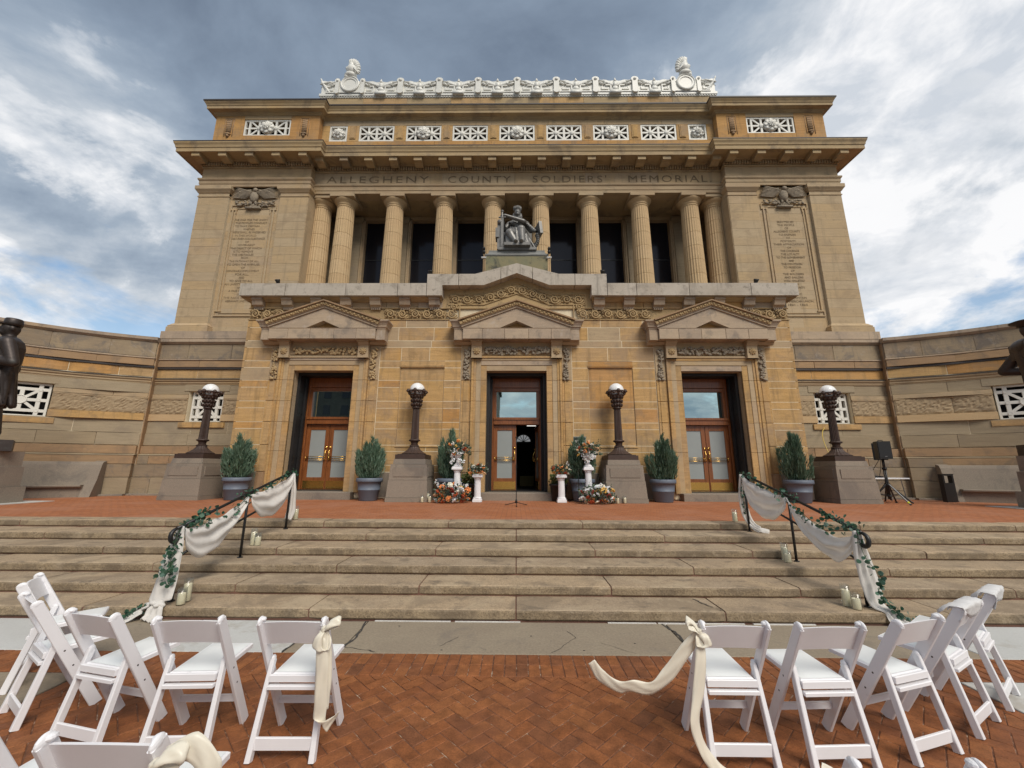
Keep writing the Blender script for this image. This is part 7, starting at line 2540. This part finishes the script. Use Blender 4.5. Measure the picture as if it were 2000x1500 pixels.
# ribbon A': one tail blown across the aisle, one down to the ground
bow('chair_ribbon', 'cream satin ribbon with one end blown out across the aisle', (1.135, 2.75, 0.735),
    [([(0, 0, 0), (-0.08, 0.02, -0.10), (-0.20, 0.04, -0.25), (-0.30, 0.05, -0.33), (-0.42, 0.05, -0.32), (-0.50, 0.06, -0.33), (-0.60, 0.08, -0.28), (-0.66, 0.08, -0.20)], [(0.022, 0, -0.018), (0.030, 0, -0.026), (0.030, 0.0, -0.028), (0.012, 0.01, -0.038), (-0.004, 0.012, -0.040), (0.002, 0.012, -0.038), (-0.022, 0.01, -0.030), (-0.020, 0.004, -0.014)]),
     ([(0, 0, 0), (-0.015, -0.02, -0.15), (-0.05, -0.03, -0.32), (-0.09, -0.05, -0.46), (-0.06, -0.05, -0.58), (0.0, -0.05, -0.67), (0.07, -0.06, -0.715), (0.13, -0.07, -0.728)], [(0.024, 0, 0), (0.034, 0, 0.0), (0.037, 0, 0.005), (0.03, 0.012, 0.0), (0.026, 0.01, 0.015), (0.024, 0.01, 0.022), (0.02, 0.02, 0.018), (0.005, 0.03, 0.005)])],
    [([(0, 0, 0), (-0.03, -0.01, 0.03), (-0.07, 0.0, 0.045), (-0.055, 0.015, 0.065), (-0.02, 0.01, 0.04), (0, 0, 0)], [(0, 0.015, 0.01), (0.0, 0.02, 0.02), (0.005, 0.02, 0.022), (0.0, 0.02, 0.02), (0, 0.018, 0.015), (0, 0.015, 0.01)]),
     ([(0, 0, 0), (0.02, -0.03, -0.02), (0.03, -0.035, -0.06), (-0.01, -0.03, -0.065), (-0.015, -0.02, -0.03), (0, 0, 0)], [(0.02, 0, 0.01), (0.022, 0, 0.01), (0.024, 0, 0.0), (0.024, 0, 0.0), (0.02, 0, 0), (0.02, 0, 0)])])
# ribbon on the second-row chair towards the soldier
bow('chair_ribbon', 'puffed cream satin bow on the second-row chair back', (-1.235, 1.60, 0.715),
    [([(0, 0, 0), (-0.01, -0.03, -0.06), (-0.02, -0.04, -0.16), (0.0, -0.04, -0.30), (0.0, -0.03, -0.5)], [(0.02, 0, 0), (0.04, 0, 0), (0.05, 0, 0), (0.045, 0.01, 0), (0.04, 0.01, 0)]),
     ([(0.02, 0, 0.03), (0.10, 0.02, 0.05), (0.17, 0.03, -0.02), (0.18, 0.04, -0.10)], [(0.0, 0.01, 0.025), (0.01, 0.01, 0.04), (0.03, 0.01, 0.02), (0.012, 0.01, 0.0)])],
    [([(0, 0, 0), (0.02, -0.015, 0.03), (0.06, -0.01, 0.05), (0.095, 0.0, 0.04), (0.06, 0.012, 0.008), (0, 0, 0)], [(0, 0.012, 0.008), (0, 0.02, 0.016), (0.0, 0.022, 0.02), (0.0, 0.02, 0.02), (0, 0.02, 0.013), (0, 0.012, 0.006)]),
     ([(0, 0, 0), (-0.022, -0.028, -0.02), (-0.02, -0.036, -0.07), (0.02, -0.032, -0.085), (0.03, -0.02, -0.04), (0, 0, 0)], [(0.013, 0, 0.006), (0.022, 0, 0.01), (0.026, 0, 0.0), (0.026, 0, 0.0), (0.02, 0, 0), (0.013, 0, 0)])])
bow('chair_ribbon', 'cream satin ribbon end sticking up from a second-row chair back', (1.075, 1.53, 0.705),
    [([(0, 0, 0), (-0.03, 0.0, 0.03), (-0.06, 0.0, 0.055), (-0.085, 0.0, 0.075)], [(0.01, 0.01, 0.012), (0.014, 0.01, 0.018), (0.014, 0.012, 0.016), (0.008, 0.012, 0.008)]), ([(0, 0, 0), (-0.02, -0.03, -0.1), (-0.03, -0.03, -0.3)], [(0.02, 0, 0), (0.035, 0, 0), (0.035, 0.01, 0)])],
    [([(0, 0, 0), (-0.03, -0.03, 0.01), (-0.05, -0.03, -0.03), (-0.02, -0.03, -0.06), (0, 0, 0)], [(0.01, 0, 0.015), (0.015, 0, 0.02), (0.02, 0, 0.01), (0.02, 0, 0.0), (0.015, 0, 0)])])


# white cloths laid over two chair backs
def back_cloth(label, x, y, ang, seed):
    rng = random.Random(seed)
    t = thing('chair_cloth', label, 'cloth', (x, y, 0.001), rad(ang), group='white cloths over chair backs')
    m = MB()
    n, k_ = 16, 12
    ph = rng.uniform(0, 6)
    for i in range(n + 1):
        s = i / n * 2 - 1
        for j in range(k_ + 1):
            v = j / k_ * 2 - 1
            z = 0.800 - 0.0 * v + 0.010 * (1 - s * s)
            drop = max(0, abs(v) - 0.22)
            yy = -0.225 + 0.045 * min(1, abs(v) / 0.22) * (1 if v > 0 else -1)
            zz_ = z - 0.004 - drop * (0.11 if v < 0 else 0.09) * (1 + 0.3 * math.sin(s * 4 + ph))
            yy += drop * 0.02 * math.sin(s * 7 + ph) + (drop * 0.07 if v > 0 else -drop * -0.05)
            m.v.append((s * 0.22 + 0.006 * math.sin(v * 8), yy, zz_ + 0.006 * math.sin(s * 11 + v * 5 + ph)))
    for i in range(n):
        for j in range(k_):
            a = i * (k_ + 1) + j
            m.f.append((a, a + 1, a + k_ + 2, a + k_ + 1))
    o = put('cloth_sheet', m.mesh('cloth_sheet', 'whitecloth', True), t, world=False)
    solid(o, 0.003)
    return t


back_cloth('white cloth over the fourth chair back from the aisle', 3.116, 3.357, 30.4, 1)
back_cloth('white cloth over the last chair back of the front row', 3.665, 3.68, 35.4, 2)

# ================================================================ sound gear
def speaker_stand(x, y, rz, label, ball=False):
    t = thing('speaker_stand', label, 'speaker stand', (x, y, TZ + 0.002), rz, group='tripod speaker stands')
    put('pole', MB().tube([(0, 0, 0.10), (0, 0, 1.02)], 0.024, 10).tube([(0, 0, 0.95), (0, 0, 1.34)], 0.018, 10).mesh('pole', 'blackmetal', True), t, world=False)
    put('collar', MB().lathe([(0.026, 0.98), (0.045, 0.99), (0.045, 1.03), (0.022, 1.05)], 14).mesh('collar', 'blackplastic', True), t, world=False)
    put('leg_collar', MB().lathe([(0.026, 0.50), (0.05, 0.51), (0.05, 0.57), (0.026, 0.58)], 14).lathe([(0.026, 0.18), (0.045, 0.19), (0.045, 0.23), (0.026, 0.24)], 14).mesh('leg_collar', 'blackplastic', True), t, world=False)
    for k in range(3):
        a = 2 * PI * k / 3 - PI / 2
        c_, s_ = math.cos(a), math.sin(a)
        l = put('leg', MB().tube([(0.04 * c_, 0.04 * s_, 0.54), (0.52 * c_, 0.52 * s_, 0.03)], 0.022, 8).tube([(0.03 * c_, 0.03 * s_, 0.21), (0.28 * c_, 0.28 * s_, 0.27)], 0.010, 6).mesh('leg', 'greymetal' if (k == 0 and ball) else 'blackmetal'), t, world=False)
        put('foot', MB().ell((0.535 * c_, 0.535 * s_, 0.022), (0.03, 0.03, 0.022), 8, 6).mesh('foot', 'blackplastic', True), l, world=False)
        if k == 0 and ball:
            put('yellow_band', MB().tube([(0.47 * c_, 0.47 * s_, 0.085), (0.505 * c_, 0.505 * s_, 0.048)], 0.026, 9).mesh('yellow_band', 'tennis'), l, world=False)
    return t


def loudspeaker(x, y, z, rz, label):
    t = thing('loudspeaker', label, 'speaker', (x, y, z), rz, group='black loudspeakers')
    pl_ = [(-0.17, -0.15), (0.17, -0.15), (0.12, 0.15), (-0.12, 0.15)]
    put('cabinet', MB().prismz(pl_, 0, 0.52).mesh('cabinet', 'blackplastic'), t, world=False)
    put('grille_front', MB().box(-0.155, 0.155, -0.162, -0.151, 0.03, 0.49).mesh('grille_front', 'blackmetal'), t, world=False)
    put('carry_handle', MB().tube(spline([(-0.06, 0, 0.52), (-0.05, 0, 0.55), (0.05, 0, 0.55), (0.06, 0, 0.52)], 4), 0.012, 6).mesh('carry_handle', 'blackplastic'), t, world=False)
    put('badge', MB().box(-0.03, 0.03, -0.166, -0.163, 0.06, 0.08).mesh('badge', 'greymetal'), t, world=False)
    return t


speaker_stand(11.05, 12.35, 0.1, 'black tripod stand with a yellow taped leg, under the forward loudspeaker', True)
speaker_stand(11.45, 12.85, 0.5, 'black tripod stand behind the taped one, under the rear loudspeaker')
loudspeaker(11.05, 12.35, TZ + 1.30, rad(-14), 'black loudspeaker on the taped tripod stand, in front of its twin')
loudspeaker(11.45, 12.85, TZ + 1.28, rad(-50), 'black loudspeaker half hidden behind its twin')
tb = thing('folding_table', 'small white folding table with cables behind the speaker stands', 'table', (11.55, 13.15, TZ + 0.002))
put('table_top', MB().slab(-0.65, 0.65, -0.30, 0.30, 0.70, 0.735, 0.01).mesh('table_top', 'tablewhite'), tb, world=False)
for sx in (-1, 1):
    for sy in (-1, 1):
        put('leg', MB().tube([(sx * 0.42, sy * 0.24, 0.70), (sx * 0.48, sy * 0.26, 0.0)], 0.013, 7).mesh('leg', 'greymetal'), tb, world=False)
    put('leg_brace', MB().tube([(sx * 0.15, 0, 0.70), (sx * 0.45, 0, 0.34)], 0.009, 6).tube([(sx * 0.45, -0.25, 0.34), (sx * 0.45, 0.25, 0.34)], 0.009, 6).mesh('leg_brace', 'greymetal'), tb, world=False)
mx = thing('audio_mixer', 'flat black audio mixer lying on the white folding table', 'mixer', (11.27, 13.08, TZ + 0.739))
put('mixer_body', MB().slab(-0.22, 0.22, -0.13, 0.13, 0, 0.05, 0.008).mesh('mixer_body', 'blackplastic'), mx, world=False)
kb = MB()
for i in range(6):
    for j in range(3):
        kb.lathe([(0.010, 0.05), (0.009, 0.062), (0.002, 0.063)], 8, (-0.17 + i * 0.065, -0.08 + j * 0.07))
put('knobs', kb.mesh('knobs', 'greymetal'), mx, world=False)
for k, (pts, lb) in enumerate([([(11.05, 12.45, 2.1), (11.0, 12.7, 1.75), (11.2, 13.0, 1.62), (11.4, 13.08, 1.53)], 'thin black cable drooping from the forward loudspeaker to the mixer'),
                               ([(11.3, 13.05, 1.52), (10.98, 12.98, 1.40), (11.0, 12.8, 0.95), (11.25, 12.7, 0.772), (11.5, 12.6, 0.770)], 'thin black cable hanging off the end of the white folding table'),
                               ([(11.42, 12.86, 2.06), (11.5, 13.0, 1.8), (11.5, 13.1, 1.54)], 'thin black cable drooping from the rear loudspeaker')]):
    MB().tube(spline(pts, 8), 0.008, 5).build('speaker_cable', 'blackplastic', label=lb, cat='cable', group='black speaker cables')
# black case with a hand hole leaning at the bench end
cs_ = thing('black_case', 'flat black case with a square hand hole at the bench end', 'case', (13.62, 13.15, TZ + 0.004), rad(8))
fr_ = MB().box(-0.20, 0.20, -0.06, 0.06, 0, 0.58).box(-0.20, -0.14, -0.06, 0.06, 0.58, 0.80).box(0.14, 0.20, -0.06, 0.06, 0.58, 0.80).box(-0.20, 0.20, -0.06, 0.06, 0.80, 0.85)
put('case_body', fr_.mesh('case_body', 'blackplastic'), cs_, world=False)
put('case_rim', MB().box(-0.21, 0.21, -0.066, -0.06, 0.0, 0.03).box(-0.21, 0.21, -0.066, -0.06, 0.83, 0.86).mesh('case_rim', 'blackmetal'), cs_, world=False)


def mic_stand(x, y, h, label, mic=True):
    t = thing('microphone_stand', label, 'mic stand', (x, y, TZ + 0.002), group='microphone stands')
    put('pole', MB().tube([(0, 0, 0.08), (0, 0, h * 0.62)], 0.011, 8).tube([(0, 0, h * 0.6), (0, 0, h)], 0.008, 8).lathe([(0.012, h * 0.6), (0.018, h * 0.605), (0.018, h * 0.65), (0.010, h * 0.655)], 10).mesh('pole', 'blackmetal'), t, world=False)
    put('hub', MB().lathe([(0.012, 0.06), (0.035, 0.07), (0.03, 0.12), (0.014, 0.17), (0.012, 0.2)], 14).mesh('hub', 'blackplastic', True), t, world=False)
    for k in range(3):
        a = 2 * PI * k / 3 - PI / 2 + 0.03
        l = put('leg', MB().tube([(0, 0, 0.09), (0.31 * math.cos(a), 0.31 * math.sin(a), 0.012)], 0.009, 6).mesh('leg', 'blackmetal'), t, world=False)
        put('foot', MB().ell((0.32 * math.cos(a), 0.32 * math.sin(a), 0.012), (0.022, 0.022, 0.012), 8, 5).mesh('foot', 'blackplastic'), l, world=False)
    if mic:
        put('microphone', MB().tube([(0, -0.02, h - 0.02), (0, 0.06, h + 0.16)], [0.012, 0.017], 8).ell((0, 0.075, h + 0.19), 0.028, 10, 7).mesh('microphone', 'blackplastic', True), t, world=False)
    return t


mic_stand(0.0, 11.05, 1.62, 'tall black microphone stand in front of the open middle door')
mic_stand(1.85, 12.2, 1.0, 'low black microphone stand between the two white pedestals on the plaque side', False)

# plaque on the wall
pq = thing('wall_plaque', 'dark green metal plaque with pale lettering on the ochre wall', 'plaque', (2.05, VY - 0.002, 1.9))
put('plate', MB().cham(-0.215, 0.215, -0.025, 0, 0, 0.86, 0.008).mesh('plate', 'plaque'), pq, world=False)
put('lettering', text_mesh('LANDMARK', 0.085, 'plaquetext', width=0.36, ext=0.002), pq, world=False, loc=(0, -0.0275, 0.66))
bd = MB().box(-0.20, 0.20, -0.028, -0.024, 0.84, 0.85).box(-0.20, 0.20, -0.028, -0.024, 0.01, 0.02).box(-0.205, -0.195, -0.028, -0.024, 0.01, 0.85).box(0.195, 0.205, -0.028, -0.024, 0.01, 0.85)
put('plate_border', bd.mesh('plate_border', 'plaquetext'), pq, world=False)

# floodlights on the parapet and cameras at the statue plinth
for x, z, lb in ((-8.45, 7.99, 'small floodlight on the parapet end towards the soldier statue'), (-3.05, 8.335, 'small floodlight on the raised parapet step, soldier side'), (3.02, 8.335, 'small floodlight on the raised parapet step, sailor side'), (8.35, 7.99, 'small floodlight on the parapet end towards the sailor statue')):
    t = thing('floodlight', lb, 'floodlight', (x, 12.98, z), group='parapet floodlights')
    put('stem', MB().tube([(0, 0, 0), (0, 0, 0.10)], 0.018, 7).lathe([(0.06, 0), (0.06, 0.015), (0.02, 0.03)], 12).mesh('stem', 'greymetal'), t, world=False)
    put('lamp_head', MB().lathe([(0.05, -0.08), (0.085, 0.06), (0.085, 0.08), (0.06, 0.07), (0.01, 0.065)], 14).xf(Matrix.Translation((0, 0, 0.17)) @ Matrix.Rotation(0.6, 4, 'X')).mesh('lamp_head', 'blackmetal', True), t, world=False)
for x, lb in ((-1.22, 'small black camera on a rod by the statue plinth, soldier side'), (1.20, 'small black camera on a rod by the statue plinth, sailor side')):
    t = thing('security_camera', lb, 'camera', (x, 13.5, 8.0), group='cameras by the statue plinth')
    put('rod', MB().tube([(0, 0, 0), (0, 0, 1.55)], 0.014, 6).mesh('rod', 'brownband'), t, world=False)
    put('bracket', MB().box(-0.09, 0.09, -0.05, 0.05, 1.36, 1.385).mesh('bracket', 'tablewhite'), t, world=False)
    put('camera_body', MB().lathe([(0.05, 1.55), (0.06, 1.60), (0.06, 1.64), (0.05, 1.66)], 12).ell((0, -0.03, 1.72), (0.06, 0.09, 0.07), 10, 7).mesh('camera_body', 'blackplastic', True), t, world=False)

# ================================================================ the building across the street, seen only in the glass over the doors
ob = thing('brick_building', 'dark building seen only as a reflection in the glass above the doors', 'building', (-38, -62, 0))
MB().box(-75, -4.5, -80, -62, 0, 21).build('building_wall', 'darkwall', ob)
MB().box(-75.5, -4.0, -80.5, -61.5, 21, 22).build('building_cornice', 'darkwall', ob)
MB().prism([(-75, 22), (-6.5, 22), (-12, 26), (-70, 26)], -80, -63).build('building_roof', 'flash', ob, fix=True)
WNM = MB().box(-0.8, 0.8, -0.1, 0.06, 0, 2.2).mesh('building_window', 'darkpane')
for i in range(17):
    for j in range(5):
        put('building_window', WNM, ob, loc=(-72 + i * 4.1, -61.98, 2.2 + j * 3.8))
